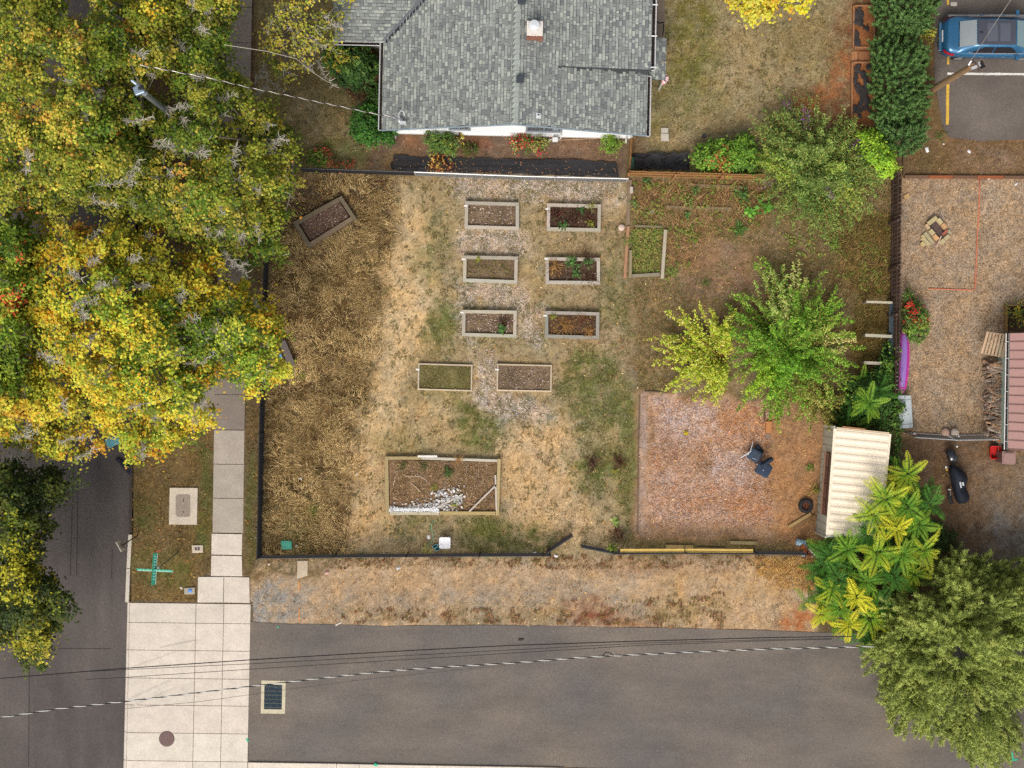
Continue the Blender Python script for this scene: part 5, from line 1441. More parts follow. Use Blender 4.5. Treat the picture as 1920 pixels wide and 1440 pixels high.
for (x0, y0, x1, y1, lab) in ((806, 958, 868, 926, 'long grey stick lying in the long bed by the white shreds'), (880, 958, 931, 908, 'pale stake leaning across the end corner of the long bed'), (929, 890, 931, 955, 'thin pale strip along the end board of the long bed')):
    o = pb('stake', x0, y0, x1, y1, 3, .04, S(206, 194, 180), None, .29 if 'corner' in lab or 'end board' in lab else .22); tag(o, lab, 'stake', 'loose stakes in the long bed')
for (x0, y0, x1, y1) in ((738, 911, 742, 893), (772, 905, 790, 922), (760, 892, 788, 893), (776, 895, 781, 889), (847, 918, 848, 953)):
    o = pb('stick', x0, y0, x1, y1, 1.4, .03, S(206, 178, 150), None, .21); tag(o, 'dry stick %s of the long bed' % {738: 'standing steeply near the end board', 772: 'slanting across the soil', 760: 'lying level at mid-length', 776: 'forming a short fork', 847: 'pointing at the white shreds'}[x0], 'stick', 'dry sticks in the long bed')
P0 = Gv(rng.uniform(733, 926, 420), rng.uniform(864, 956, 420), rng.uniform(.17, .24, 420)); P1 = P0 + unit(rng.normal(size=(420, 3)) * np.array([[1, 1, .15]])) * rng.uniform(.1, .5, (420, 1)); P1[:, 0] = np.clip(P1[:, 0], -5.55, -.8); P1[:, 1] = np.clip(P1[:, 1], -5.75, -3.5)
link_mesh('straw', fast_sticks('straw', P0, P1, rng.uniform(.004, .009, 420), pick(*pal([(206, 176, 132), (176, 142, 102), (150, 118, 88), (190, 170, 156)]), 420), wloc(bb)), M_BARK, bb, kind='stuff')
# white shreds of torn cover on the long bed
shn = 420
cx_ = np.concatenate([rng.normal(760, 22, 130), rng.normal(808, 26, 150), rng.normal(836, 14, 90), rng.normal(856, 8, 50)])
cy_ = np.concatenate([rng.normal(955, 3, 130), rng.normal(951, 6, 150), rng.normal(928, 9, 90), rng.normal(940, 6, 50)])
cx_ = np.clip(cx_, 733, 925); cy_ = np.clip(cy_, 900, 960)
p_ = Gv(cx_, cy_, rng.uniform(.17, .26, shn)); s_ = rng.uniform(.5, 1.7, shn)
o = link_mesh('torn_cover', leaf_mesh('torn_cover', p_, unit(rdir(shn) * .6 + np.array([[0, 0, 1]])), rdir(shn), .12 * s_, .08 * s_, np.array([S(222, 219, 216)]) * rng.uniform(.6, 1.1, (shn, 1)), (0, 0, 0)), M_CLOTH, kind='stuff')
tag(o, 'white shreds of torn cover along the front board of the long bed', 'cover')
tw = MB()
for i in range(40):
    a = G(731 + i * 2.3, 957.5 - abs(math.sin(i * 1.7)) * 2.5, .245)
    tw.add([a + Vector((-.03, -.06, 0)), a + Vector((.04, -.07, .005)), a + Vector((.05, .05 + random.random() * .06, .02)), a + Vector((-.03, .05 + random.random() * .04, .012))], [(0, 1, 2, 3)], S(226, 228, 230))
tw.build('torn_sheet', M_CLOTH, bb)
sg = MB()
for i in range(34):
    a = G(784 + i * 1.05, 855.6 + math.sin(i * 2.1) * .8, .30); sg.add([a + Vector((-.02, -.03, 0)), a + Vector((.03, -.03, 0)), a + Vector((.03, .03, .02)), a + Vector((-.02, .04, .02))], [(0, 1, 2, 3)], S(236, 232, 226))
sg.build('torn_sheet', M_CLOTH, bb)
# open frame with loose timbers by the rough quarter
fr = thing('open_bed', 'narrow upright-set timber frame, open at its north end, full of green weeds', 'garden frame', G(1212, 480), 'loose garden frames')
pb('board', 1247, 432, 1240.5, 523, 6, .24, S(176, 166, 146), fr); pb('board', 1182, 470, 1181, 521, 5, .22, S(150, 136, 108), fr)
pb('board', 1184.5, 518, 1236, 515, 6, .20, S(146, 136, 116), fr); pb('board', 1190, 424, 1240, 426, 4, .14, S(126, 116, 92), fr)
o = pb('timber_post', 1177.5, 425, 1171, 522, 5.5, .14, S(186, 140, 108), None); tag(o, 'long reddish-tan timber lying beside the narrow frame', 'timber')
o = pb('timber_edging', 1181, 338, 1177, 422, 7, .12, S(140, 120, 98), None); tag(o, 'old timber edging running down from the short fence to the narrow frame', 'timber')
for (x0, y0, x1, y1) in ((1246, 388.5, 1300, 391), (1304, 390, 1372, 392.5), (1290, 348, 1390, 352)):
    o = pb('timber_edging', x0, y0, x1, y1, 6, .11, S(134, 116, 90), None); tag(o, ['weathered edging board half buried in weeds, first in line from the narrow frame', 'paler weathered edging board continuing the line towards the leafy weeds', 'brown board lying in the weeds under the wooden fence'][[1246, 1304, 1290].index(x0)], 'timber')
o = MB().box(G(1184, 356, .16), (.14, .3, .1), S(196, 188, 176)); tag(o.build('rubble_stone', M_STONE, bevel=.02, origin=G(1184, 356, .1)), 'pale broken stone on the end of the timber edging', 'stone')
o = MB().lathe(G(1165, 427, 0), [(.10, 0), (.16, .05), (.14, .12), (.05, .16)], S(214, 190, 174), n=9); tag(o.build('stone', M_STONE, origin=G(1165, 427, 0)), 'pale pinkish stone at the head of the long reddish timber', 'stone')
def crumple(name, label, cat, px, py, sx, sy, h, col, z=0.02, group=None, m=None, rz=0.0, n=9):
    b = MB(); base = G(px, py, 0)
    rows_ = []
    for i in range(n + 1):
        row = []
        for j in range(n + 1):
            u, v = i / n * 2 - 1, j / n * 2 - 1
            k = max(0, 1 - max(abs(u), abs(v)) ** 3)
            x = u * sx * random.uniform(.85, 1) * (1 - .15 * v * v); y = v * sy * random.uniform(.85, 1)
            xx = x * math.cos(rz) - y * math.sin(rz); yy = x * math.sin(rz) + y * math.cos(rz)
            row.append(base + Vector((xx, yy, z + h * k * random.uniform(.45, 1))))
        rows_.append(row)
    b.grid(rows_, col)
    return tag(b.build(name, m or M_CLOTH, origin=base, smooth=True), label, cat, group)
crumple('plastic_bag', 'crumpled pale-grey plastic bag in the weeds above the narrow frame', 'bag', 1221, 397, .13, .08, .1, S(214, 218, 216))
# litter
LITTER = [(669, 672 + 216, .10, .05, 'white scrap lying in the dead grass, the one nearer the long bed', S(240, 238, 236)), (563, 897, .09, .05, 'white scrap in the dead grass beside a brown patch', S(230, 226, 220)), (556, 1023, .07, .03, 'white sliver beside the teal lid', S(236, 232, 228)), (504, 1057, .08, .06, 'white scrap outside the fence corner', S(236, 228, 214)),
          (613, 1074, .10, .07, 'pink and white wrapper on the verge', S(228, 178, 168)), (747, 1065, .11, .07, 'crumpled blue-white wrapper on the verge', S(214, 216, 222)), (804, 1007, .08, .10, 'small white box by the green hose', S(240, 238, 238)), (1003, 1036, .05, .10, 'white cup inside the fence by the gate', S(240, 238, 236)), (1042, 1042, .07, .11, 'white cup on the ground outside the gate', S(238, 230, 220)),
          (634, 1169.5, .16, .04, 'flattened white scrap at the edge of the lane', S(240, 226, 208)), (1738, 281, .13, .08, 'white scrap on the bank below the conifers', S(240, 240, 238)), (1817, 284, .09, .07, 'white scrap on the bank below the parking line', S(240, 238, 236)), (1853, 334, .07, .06, 'white scrap on the timber kerb of the yard', S(238, 228, 216)), (1905, 345, .10, .06, 'grey scrap of film on the yard gravel', S(212, 206, 204)), (1794, 837, .06, .05, 'white scrap near the covered motorcycle', S(240, 238, 236)),
          (340, 1102, .07, .05, 'white stone beside the blue-capped box', S(238, 226, 206)), (1769, 270, .05, .04, 'tiny white scrap on the bank under the car park', S(236, 234, 230)), (1788, 20, 0, 0, '', None)]
for (x, y, sx, sy, lab, c) in LITTER:
    if c: crumple('litter', lab, 'litter', x, y, sx, sy, .07, c, group='scraps of litter', rz=random.uniform(0, 3), n=4)

# ------------------------------------------------------------------ plants in and around the beds
def clump(name, label, px, py, z, spread, n, cols, leaf, cat='plant', h=.25, group=None, stalks=0, stalk_col=(90, 50, 44), big=False):
    base = G(px, py, 0); t = thing(name, label, cat, base, group)
    o = rdir(n) * rng.uniform(.1, 1, (n, 1)) * spread
    pos = np.array([[base.x, base.y, z]]) + o; pos[:, 2] = z + np.abs(o[:, 2]) / max(spread, .01) * h
    s = rng.uniform(.6, 1.25, n); c = pick(*cols, n) * rng.uniform(.7, 1.25, (n, 1))
    nr = unit(rdir(n) * .5 + np.array([[0, 0, 1.0]])); dv = unit(o + rng.normal(size=(n, 3)) * .05 * spread)
    if big:        # leaves large enough to pick apart: each its own object
        k = 0
        for i in range(n):
            me = leaf_mesh('leaf', pos[i:i + 1], nr[i:i + 1], dv[i:i + 1], leaf[0] * s[i:i + 1], leaf[1] * s[i:i + 1], c[i:i + 1], base)
            link_mesh('leaf', me, M_LEAF, t)
    else:
        link_mesh('foliage', leaf_mesh('foliage', pos, nr, dv, leaf[0] * s, leaf[1] * s, c, base), M_LEAF, t)
    if stalks:
        P0 = np.tile([[base.x, base.y, z]], (stalks, 1)) + rng.normal(size=(stalks, 3)) * spread * .25 * np.array([[1, 1, 0]])
        d_ = rdir(stalks, .3); d_[:, 2] = np.abs(d_[:, 2]); P1 = P0 + d_ * spread * rng.uniform(.6, 1.3, (stalks, 1))
        link_mesh('stalk', fast_sticks('stalk', P0, P1, np.full(stalks, .009), np.tile(S(*stalk_col), (stalks, 1)) * rng.uniform(.6, 1.3, (stalks, 1)), base), M_BARK, t)
    return t
RB = pal([(92, 56, 50), (112, 66, 56), (72, 48, 40), (96, 92, 50)]); GP = pal([(84, 122, 60), (108, 146, 72), (66, 98, 50)]); YGp = pal([(160, 158, 60), (128, 138, 56)])
STW = pal([(206, 162, 92), (180, 134, 74), (150, 106, 60)])
BEDP = [('amaranth', 'dark red plant sprawling over the west edge of the red-planted bed', 1040, 405, .2, .5, 150, RB, (.10, .05), 26), ('amaranth', 'dark red plant in the middle of the red-planted bed', 1075, 408, .2, .55, 150, RB, (.10, .05), 26), ('amaranth', 'dark red stalks at the east end of the red-planted bed', 1105, 412, .2, .4, 90, RB, (.10, .05), 20),
        ('leafy_plant', 'small green plant low in the corner of the red-planted bed', 1056, 424, .25, .28, 46, GP, (.15, .08), 0), ('leafy_plant', 'green plant among red stalks in the upper middle of the red-planted bed', 1090, 396, .25, .25, 40, GP, (.14, .07), 0), ('leafy_plant', 'yellowish weed hanging over the upper corner of the red-planted bed', 1108, 388, .28, .3, 46, YGp, (.12, .04), 0), ('leafy_plant', 'olive weed at the lower corner of the red-planted bed', 1106, 420, .25, .25, 40, YGp, (.12, .05), 0),
        ('leafy_plant', 'bigger grey-green plant at the top edge of the straw-strewn bed', 1072, 494, .3, .36, 70, GP, (.17, .09), 0), ('leafy_plant', 'second grey-green plant at the east end of the straw-strewn bed', 1102, 494, .3, .32, 56, GP, (.16, .08), 0), ('leafy_plant', 'low grey-green plant at the front edge of the straw-strewn bed', 1080, 515, .28, .28, 46, GP, (.15, .08), 0),
        ('amaranth', 'dead red stalks along the back of the straw-strewn bed', 1100, 484, .3, .5, 70, RB, (.07, .03), 26), ('straw_tuft', 'straw tuft lying over the west end of the straw-strewn bed', 1040, 502, .25, .5, 150, STW, (.26, .016), 0), ('amaranth', 'dead dark growth in the front corner of the straw-strewn bed', 1108, 522, .22, .4, 60, RB, (.08, .03), 24),
        ('leafy_plant', 'single bright green plant with dark leaves at the front of the third-row bed', 940, 618, .26, .26, 46, GP, (.16, .09), 0), ('amaranth', 'dark red growth behind the bright green plant of the third-row bed', 946, 604, .2, .36, 60, RB, (.09, .04), 16),
        ('straw_tuft', 'straw-coloured dead plant at the middle of the dead-growth bed', 1060, 612, .2, .55, 170, STW, (.25, .016), 10), ('straw_tuft', 'pale straw tuft at the front corner of the dead-growth bed', 1104, 624, .24, .36, 120, STW, (.24, .016), 0), ('straw_tuft', 'brown dead growth at the back of the dead-growth bed', 1090, 600, .2, .4, 110, pal([(150, 104, 66), (120, 80, 54)]), (.2, .016), 8), ('leafy_plant', 'olive sprig in the back corner of the dead-growth bed', 1036, 594, .26, .2, 30, YGp, (.12, .04), 0),
        ('leafy_plant', 'yellow-green tuft on the back board of the middle-row bed', 898, 488, .26, .16, 30, pal([(176, 176, 66), (140, 150, 60)]), (.14, .04), 0),
        ('leafy_plant', 'dark green bushy weed in the long bed', 842, 884, .2, .3, 80, pal([(74, 96, 44), (92, 116, 54)]), (.12, .06), 4), ('leafy_plant', 'low green weed at the back of the long bed', 795, 873, .18, .36, 70, pal([(104, 112, 52), (84, 92, 44)]), (.10, .04), 0), ('leafy_plant', 'green weed in the back corner of the long bed', 756, 871, .18, .34, 60, pal([(104, 112, 52), (84, 92, 44)]), (.10, .04), 0), ('leafy_plant', 'green weed between the two stakes of the long bed', 853, 945, .18, .22, 50, YGp, (.12, .05), 0), ('leafy_plant', 'small weed in the middle of the long bed', 815, 913, .18, .22, 44, YGp, (.10, .04), 0), ('straw_tuft', 'straw tuft hanging over the back board of the long bed', 860, 862, .24, .3, 70, STW, (.24, .016), 0),
        ('dead_weed', 'dark dead weed with black stalks on the bare lawn west of the chip plot', 1112, 868, .05, .5, 130, pal([(92, 66, 52), (120, 92, 66)]), (.12, .03), 40), ('dead_weed', 'second dark dead weed, beside the timber border of the chip plot', 1160, 866, .05, .45, 110, pal([(98, 70, 54), (130, 98, 70)]), (.12, .03), 40), ('leafy_plant', 'yellow-green weed between the two dark dead weeds', 1153, 883, .08, .2, 30, pal([(176, 170, 80), (150, 150, 70)]), (.15, .06), 0),
        ('dead_weed', 'brown dead clump just inside the gate', 1158, 1000, .05, .5, 130, pal([(118, 84, 62), (140, 104, 74)]), (.10, .03), 30), ('leafy_plant', 'pale green broad-leaved weed north of the gate', 1154, 978, .1, .24, 26, pal([(168, 188, 104), (140, 166, 80)]), (.17, .10), 0), ('leafy_plant', 'bright green plant growing at the gate post', 1147, 1026, .4, .3, 60, pal([(148, 168, 66), (120, 144, 54)]), (.17, .06), 0),
        ('leafy_plant', 'yellow-flecked plant at the fence below the green hose', 801, 1030, .2, .3, 50, pal([(150, 156, 84), (190, 180, 70), (112, 124, 56)]), (.12, .05), 0),
        ('squash_plant', 'fresh green broad-leaved squash plant in the rough quarter, the larger one', 1403, 402, .2, .40, 24, pal([(116, 178, 62), (92, 150, 52), (140, 196, 80)]), (.26, .19), 0), ('squash_plant', 'fresh green squash plant uphill of the larger squash plant', 1432, 388, .25, .40, 22, pal([(110, 170, 60), (88, 144, 50)]), (.25, .18), 0), ('leafy_plant', 'dark strap-leaved weed below the squash plants', 1385, 432, .15, .42, 60, pal([(70, 110, 46), (92, 134, 56)]), (.28, .06), 0),
        ('leafy_plant', 'green weed in the middle of the rough quarter beside the edging boards', 1288, 406, .12, .24, 26, GP, (.17, .1), 0), ('leafy_plant', 'green weed at the start of the timber edging by the short fence', 1212, 340, .12, .26, 34, GP, (.16, .08), 0), ('leafy_plant', 'pale green weed at the timber edging above the plastic bag', 1188, 384, .12, .28, 44, pal([(140, 160, 90), (112, 138, 70)]), (.12, .06), 0), ('leafy_plant', 'green weed under the wooden fence', 1302, 356, .12, .3, 50, GP, (.14, .06), 0), ('leafy_plant', 'lime green sprig on the wooden fence', 1356, 333, .9, .2, 40, pal([(150, 186, 66), (124, 166, 54)]), (.13, .07), 0), ('leafy_plant', 'round-leaved weed under the butterfly bush', 1392, 366, .2, .42, 44, GP, (.18, .13), 0), ('leafy_plant', 'light weed above the edging boards', 1293, 380, .15, .34, 56, pal([(146, 160, 80), (120, 140, 64)]), (.12, .06), 0),
        ('leafy_plant', 'small star-shaped green weed east of the butterfly bush', 1562, 460, .2, .3, 40, pal([(110, 144, 54), (140, 168, 70)]), (.24, .05), 0), ('leafy_plant', 'green weed tuft on the bare earth west of the feathery tree', 1322, 530, .08, .28, 50, pal([(110, 130, 54), (90, 112, 44)]), (.14, .04), 0), ('leafy_plant', 'green weed at the foot of the narrow frame', 1262, 508, .1, .36, 70, pal([(116, 136, 60), (140, 150, 80)]), (.12, .06), 0), ('leafy_plant', 'green weed against the narrow frame on its path side', 1180, 452, .1, .36, 60, pal([(104, 132, 48), (124, 148, 60)]), (.10, .05), 0),
        ('leafy_plant', 'green weed at the shed end of the chip plot', 1519, 876, .1, .22, 30, pal([(124, 150, 58), (100, 128, 48)]), (.14, .08), 0), ('leafy_plant', 'olive weed along the foot of the shed wall', 1527, 918, .1, .4, 90, pal([(140, 138, 56), (120, 118, 50), (170, 150, 70)]), (.12, .05), 0), ('leafy_plant', 'yellow weed on the chip plot', 1285, 812, .05, .12, 26, pal([(226, 200, 40), (200, 190, 60)]), (.10, .06), 0), ('leafy_plant', 'green sprig on the lawn beside the bank of the conifers', 1760, 256, .1, .4, 60, pal([(96, 116, 50), (120, 130, 60)]), (.14, .04), 0),
        ('leafy_plant', 'yellow-green tuft in the dead grass by the bench', 567, 705, .1, .24, 40, pal([(150, 152, 64), (124, 132, 54)]), (.16, .03), 0), ('leafy_plant', 'green weed below the brown patch of the tall dead grass', 590, 955, .1, .44, 80, pal([(108, 116, 54), (130, 130, 60)]), (.14, .04), 0)]
for (nm, lab, x, y, z, sp, n, cols, leaf, stk) in BEDP:
    clump(nm, lab, x, y, z, sp, n, cols, leaf, stalks=stk, big=(nm == 'squash_plant'), group={'squash_plant': 'squash plants', 'amaranth': 'dark red bed plants', 'straw_tuft': 'straw tufts in the beds'}.get(nm))

# ------------------------------------------------------------------ fences
def wire_fence(name, label, pts, h, post_px, col, rail_col, group=None, r=.009, step=.085, top_r=.028, posts=None, bottom=True, m=M_PAINT):
    base = G(*pts[0], 0)
    t = thing(name, label, 'fence', base, group)
    wires0, wires1 = [], []
    for i in range(len(pts) - 1):
        a, e = G(*pts[i]), G(*pts[i + 1]); d_ = e - a; L_ = d_.length; d_.normalize()
        MB().tube([a + Vector((0, 0, h)), e + Vector((0, 0, h))], top_r, rail_col, n=8).build('rail', m, t)
        if bottom: MB().tube([a + Vector((0, 0, .06)), e + Vector((0, 0, .06))], .012, col, n=5).build('tension_wire', m, t)
        s = -h
        while s < L_:
            s0, z0, s1, z1 = s, 0.0, s + h, h
            if s0 < 0: z0 = -s0; s0 = 0
            if s1 > L_: z1 = h - (s1 - L_); s1 = L_
            if z1 > z0 + .02:
                wires0.append(a + d_ * s0 + Vector((0, 0, z0))); wires1.append(a + d_ * s1 + Vector((0, 0, z1)))
                wires0.append(a + d_ * s0 + Vector((0, 0, h - z0))); wires1.append(a + d_ * s1 + Vector((0, 0, h - z1)))
            s += step
    W0 = np.array([list(p) for p in wires0]); W1 = np.array([list(p) for p in wires1])
    link_mesh('wire_mesh', fast_sticks('wire_mesh', W0, W1, np.full(len(W0), r), np.tile(col, (len(W0), 1)), base), m, t, kind='stuff')
    for (x, y) in post_px:
        p = G(x, y)
        b = MB().tube([p - Vector((0, 0, .05)), p + Vector((0, 0, h + .03))], .035, rail_col, n=8); b.lathe(p + Vector((0, 0, h + .03)), [(.042, 0), (.04, .03), (.01, .05)], rail_col, n=8)
        b.build('post', m, t)
    return t
BLK = S(48, 46, 48); BLK2 = S(40, 40, 44)
wire_fence('chain_link_fence', 'black chain-link fence along the sidewalk side of the lot', [(510, 320), (506, 420), (500, 620), (495, 830), (491, 1041)], 1.15, [(510, 320), (507, 400), (504, 480), (502, 560), (499, 640), (497, 700), (496, 763), (495, 812), (493, 925), (491, 1041)], BLK, BLK2, 'chain-link fences round the lot', r=.012, step=.06)
wire_fence('chain_link_fence', 'black chain-link fence along the verge, ending at the opened gate', [(491, 1041), (700, 1038.5), (900, 1037), (1031, 1036.5)], 1.1, [(630, 1039), (765, 1038), (900, 1037), (1018, 1036.5), (1031, 1036.5)], BLK, BLK2, 'chain-link fences round the lot', r=.011, step=.075)
wire_fence('chain_link_fence', 'black chain-link fence between the gate and the sumacs with yellow boards on it', [(1148, 1033), (1280, 1032), (1413, 1033), (1508, 1034)], 1.1, [(1148, 1033), (1165, 1033), (1281, 1032), (1413, 1033), (1508, 1034)], BLK, BLK2, 'chain-link fences round the lot', r=.011, step=.075)
wire_fence('chain_link_fence', 'black chain-link fence of the west garden, running into the galvanised rail', [(570, 322), (680, 326), (778, 329)], 1.0, [(570, 322), (778, 329)], BLK, BLK2, 'chain-link fences round the lot', r=.010, step=.08)
wire_fence('chain_link_fence', 'galvanised chain-link fence with a bright top rail below the black ground cloth', [(780, 329.2), (980, 337), (1174, 341.5)], 1.0, [(780, 329.2), (905, 334), (1040, 339), (1174, 341.5)], S(150, 150, 150), S(206, 206, 206), 'chain-link fences round the lot', r=.006, step=.1, m=M_METAL)
def gate(label, p0, p1, h, frame_c, r=.02, group='gate leaves of the lot'):
    a, e = G(*p0), G(*p1); t = thing('chain_link_gate', label, 'gate', a, group)
    up = Vector((0, 0, 1)); z0 = .08
    b = MB()
    b.tube([a + up * z0, e + up * z0, e + up * h, a + up * h, a + up * z0], r, frame_c, n=6)
    b.build('frame', M_PAINT, t)
    d_ = (e - a); L_ = d_.length; d_.normalize(); hh = h - z0
    W0, W1 = [], []
    s = -hh
    while s < L_:
        s0, q0, s1, q1 = s, 0., s + hh, hh
        if s0 < 0: q0 = -s0; s0 = 0
        if s1 > L_: q1 = hh - (s1 - L_); s1 = L_
        if q1 > q0 + .02:
            for f in (lambda q: z0 + q, lambda q: h - q):
                W0.append(list(a + d_ * s0 + up * f(q0))); W1.append(list(a + d_ * s1 + up * f(q1)))
        s += .085
    W0 = np.array(W0); W1 = np.array(W1)
    link_mesh('wire_mesh', fast_sticks('wire_mesh', W0, W1, np.full(len(W0), .009), np.tile(BLK, (len(W0), 1)), a), M_PAINT, t, kind='stuff')
    return t
gate('black gate leaf standing open into the lot at an angle', (1026, 1031), (1072, 1000), 1.1, S(60, 60, 66), r=.03)
gate('black gate leaf nearly closed, beside the fence with the yellow boards', (1089, 1021), (1146, 1032), 1.1, S(60, 60, 66), r=.03)

def picket_fence(name, label, p0, p1, h, w, gap, col, group=None, z0=.04, rails=(.3, .8), th=.022, side=1):
    a, e = G(*p0), G(*p1); t = thing(name, label, 'fence', a, group)
    d_ = e - a; L_ = d_.length; d_.normalize(); n = Vector((-d_.y, d_.x, 0)) * side
    rz = math.atan2(d_.y, d_.x)
    ms = []
    for q in range(4):
        me = MB().box((0, 0, 0), (w, th, h), jit(col, .22)).mesh('picket'); me.materials.append(M_WOOD); ms.append(me)
    k = int(L_ / (w + gap))
    for i in range(k):
        o = bpy.data.objects.new('picket', random.choice(ms)); COL.objects.link(o); o.parent = t
        o.location = d_ * ((i + .5) * (w + gap)) + Vector((0, 0, z0 + h / 2 + random.uniform(-.02, .02))) + n * random.uniform(0, .01)
        o.rotation_euler = (random.uniform(-.02, .02), random.uniform(-.012, .012), rz + random.uniform(-.02, .02))
    for z in rails:
        board('rail', a + n * (-.05) + Vector((0, 0, h * z)), e + n * (-.05) + Vector((0, 0, h * z)), .04, .09, jit(col), t)
    s = 0.0
    while s < L_ + .1:
        q = a + d_ * min(s, L_ - .05) + n * (-.12)
        board('post', q, q + Vector((0, 0, h + .04)), .09, .09, jit(col), t); s += 2.1
    return t
picket_fence('picket_fence', 'brown wooden picket fence north of the rough quarter, under the green shrub row', (1174, 330), (1425, 337), 1.35, .13, .012, S(164, 122, 78), 'wooden fences', side=1)
picket_fence('picket_fence', 'short wooden fence running from the house corner to the picket fence', (1180, 267), (1175, 329), 1.25, .13, .01, S(150, 112, 72), 'wooden fences', side=-1)
picket_fence('picket_fence', 'dark weathered board fence between the lot and the gravel yard', (1671, 335), (1666, 742), 1.55, .15, .035, S(88, 70, 62), 'wooden fences', side=1, th=.03)
# yellow lumber along the fence
for i, (x0, y0, x1, y1, z) in enumerate(((1163, 1031.0, 1283, 1030.5, 1.02), (1163, 1034.2, 1283, 1033.8, .98), (1285, 1030.5, 1412, 1031.5, 1.0), (1285, 1034, 1412, 1035, .96))):
    a, b_ = G(x0, y0), G(x1, y1); a.z = b_.z = z
    k = HCAM / (HCAM - z); a = Vector((a.x / k * 1.0, a.y / k + .0, z)); b_ = Vector((b_.x / k, b_.y / k, z))
    o = board('lumber_board', a, b_, .085, .04, S(228, 194, 110), None)
    tag(o, ['inner yellow board on the fence, on the gate half', 'outer yellow board on the fence, on the gate half', 'inner yellow board on the fence, on the half towards the sumacs', 'outer yellow board on the fence, on the half towards the sumacs'][i], 'board', 'yellow boards on the fence')
for (x0, y0, x1, y1, lab, c) in ((1248, 1024, 1299, 1025, 'short tan timber lying behind the yellow boards, the one nearest the gate', S(176, 150, 102)), (1306, 1029, 1358, 1030, 'greyish timber lying close against the yellow boards', S(150, 132, 96)), (1368, 1017, 1420, 1018, 'tan timber lying apart, nearest the tyre planter', S(168, 150, 106)), (1478, 988, 1520, 963, 'tan plank by the tyre planter, the paler of two', S(176, 146, 98)), (1484, 992, 1527, 967, 'brown plank beside the paler plank by the tyre planter', S(140, 108, 74))):
    o = pb('timber', x0, y0, x1, y1, 6, .10, c, None); tag(o, lab, 'timber', 'loose timbers on the lot')
pk = thing('corner_post', 'squat orange-brown timber block at the edge of the chip plot above the chairs', 'timber', G(1441, 806))
pb('block', 1441, 790, 1440, 812, 11, .16, S(196, 132, 84), pk); pb('base_block', 1440.5, 812.5, 1440, 823, 10, .09, S(150, 124, 106), pk)
# plot edging boards
for i, (x0, y0, x1, y1) in enumerate(((1199, 742, 1197, 820), (1197, 821, 1196, 910), (1196, 911, 1195, 1000))):
    o = pb('edging_board', x0, y0, x1, y1, 2.2, .07, S(120, 100, 80), None); tag(o, 'thin sunken board edging the chip plot, ' + ['the one under the golden shrub', 'the middle one of three', 'the one nearest the yellow boards'][i], 'edging board', 'edging boards of the chip plot')
for i, (x0, y0, x1, y1) in enumerate(((1208, 733, 1252, 736), (1434, 760, 1433, 790))):
    o = pb('edging_board', x0, y0, x1, y1, 2.2, .07, S(96, 80, 66), None); tag(o, ['dark edging board across the head of the chip plot under the golden shrub', 'dark edging board at the east side of the chip plot'][i], 'edging board')
# bench in the dead grass
bn = thing('bench', 'dark weathered plank bench half hidden under the golden tree', 'bench', G(538, 668))
for (x0, y0, x1, y1, w, z) in ((532, 641, 551, 686, 13, .45), (518, 660, 533, 690, 4.5, .43), (524, 655, 541, 689, 4, .43)):
    a, b_ = G(x0, y0), G(x1, y1); a.z = b_.z = z; board('seat_board', a, b_, w / SC0, .05, S(112, 100, 98), bn)
for (x, y) in ((536, 650), (548, 682)):
    q = G(x, y); board('leg', q, q + Vector((0, 0, .42)), .3, .06, S(90, 78, 72), bn)
o = MB().box(G(526, 667, .49), (.10, .22, .05), S(92, 160, 214), rz=R(20)).build('blue_box', M_PLASTIC, origin=G(526, 667, .46), bevel=.01); tag(o, 'small sky-blue box lying on the dark plank bench', 'box')

# ------------------------------------------------------------------ pieces on the lot
# stool, sandal-shaped bucket pair, hose, lid, slab
st_ = thing('stool', 'white square plastic stool beside the fence and green hose', 'stool', G(834, 1020))
q = G(834, 1018, .42)
b = MB()
prof = []
def rrect(cx, cy, hx, hy, r, n=6):
    out = []
    for (sx, sy, a0) in ((1, 1, 0), (-1, 1, 90), (-1, -1, 180), (1, -1, 270)):
        for k in range(n + 1):
            a = R(a0 + 90 * k / n); out.append((cx + sx * (hx - r) + r * math.cos(a), cy + sy * (hy - r) + r * math.sin(a)))
    return out
b.prism(rrect(q.x, q.y, .26, .26, .09), .40, .45, S(242, 240, 244, .95)); b.build('seat', M_PLASTIC, st_, bevel=.012)
b = MB(); b.lathe((q.x - .24 + .06, q.y - .05, .4515), [(.022, 0), (.02, .002)], S(40, 40, 44), n=10); b.build('hole', M_PLASTIC, st_)
for sx, sy in ((1, 1), (-1, 1), (-1, -1), (1, -1)):
    a = q + Vector((sx * .2, sy * .2, -.02)); MB().tube([a, Vector((a.x + sx * .04, a.y + sy * .04, 0))], [.035, .028], S(232, 230, 234), n=8).build('leg', M_PLASTIC, st_)
for k, (x, y) in enumerate(((816, 1024), (820.5, 1029))):
    q = G(x, y, .07); b = MB()
    pts = []; rz = R(28)
    ring = lambda s, z: [q + Vector((math.cos(a) * .155 * s * math.cos(rz) - math.sin(a) * .075 * s * math.sin(rz), math.cos(a) * .155 * s * math.sin(rz) + math.sin(a) * .075 * s * math.cos(rz), z)) for a in np.linspace(0, 2 * math.pi, 19)[:-1]]
    b.grid([ring(.82, -.06), ring(1, .02), ring(.78, .02), ring(.68, -.03)], S(126, 190, 196), closed=True); b.add(ring(.68, -.03), [tuple(range(18))], S(34, 70, 76)); b.add(ring(.82, -.06), [tuple(range(18))[::-1]], S(110, 170, 176))
    o = b.build('plastic_clog', M_RUBBER, origin=G(x, y), smooth=False); tag(o, ['pale teal plastic clog, the upper of the pair by the white stool', 'pale teal plastic clog, the lower of the pair by the white stool'][k], 'clog', 'pair of clogs')
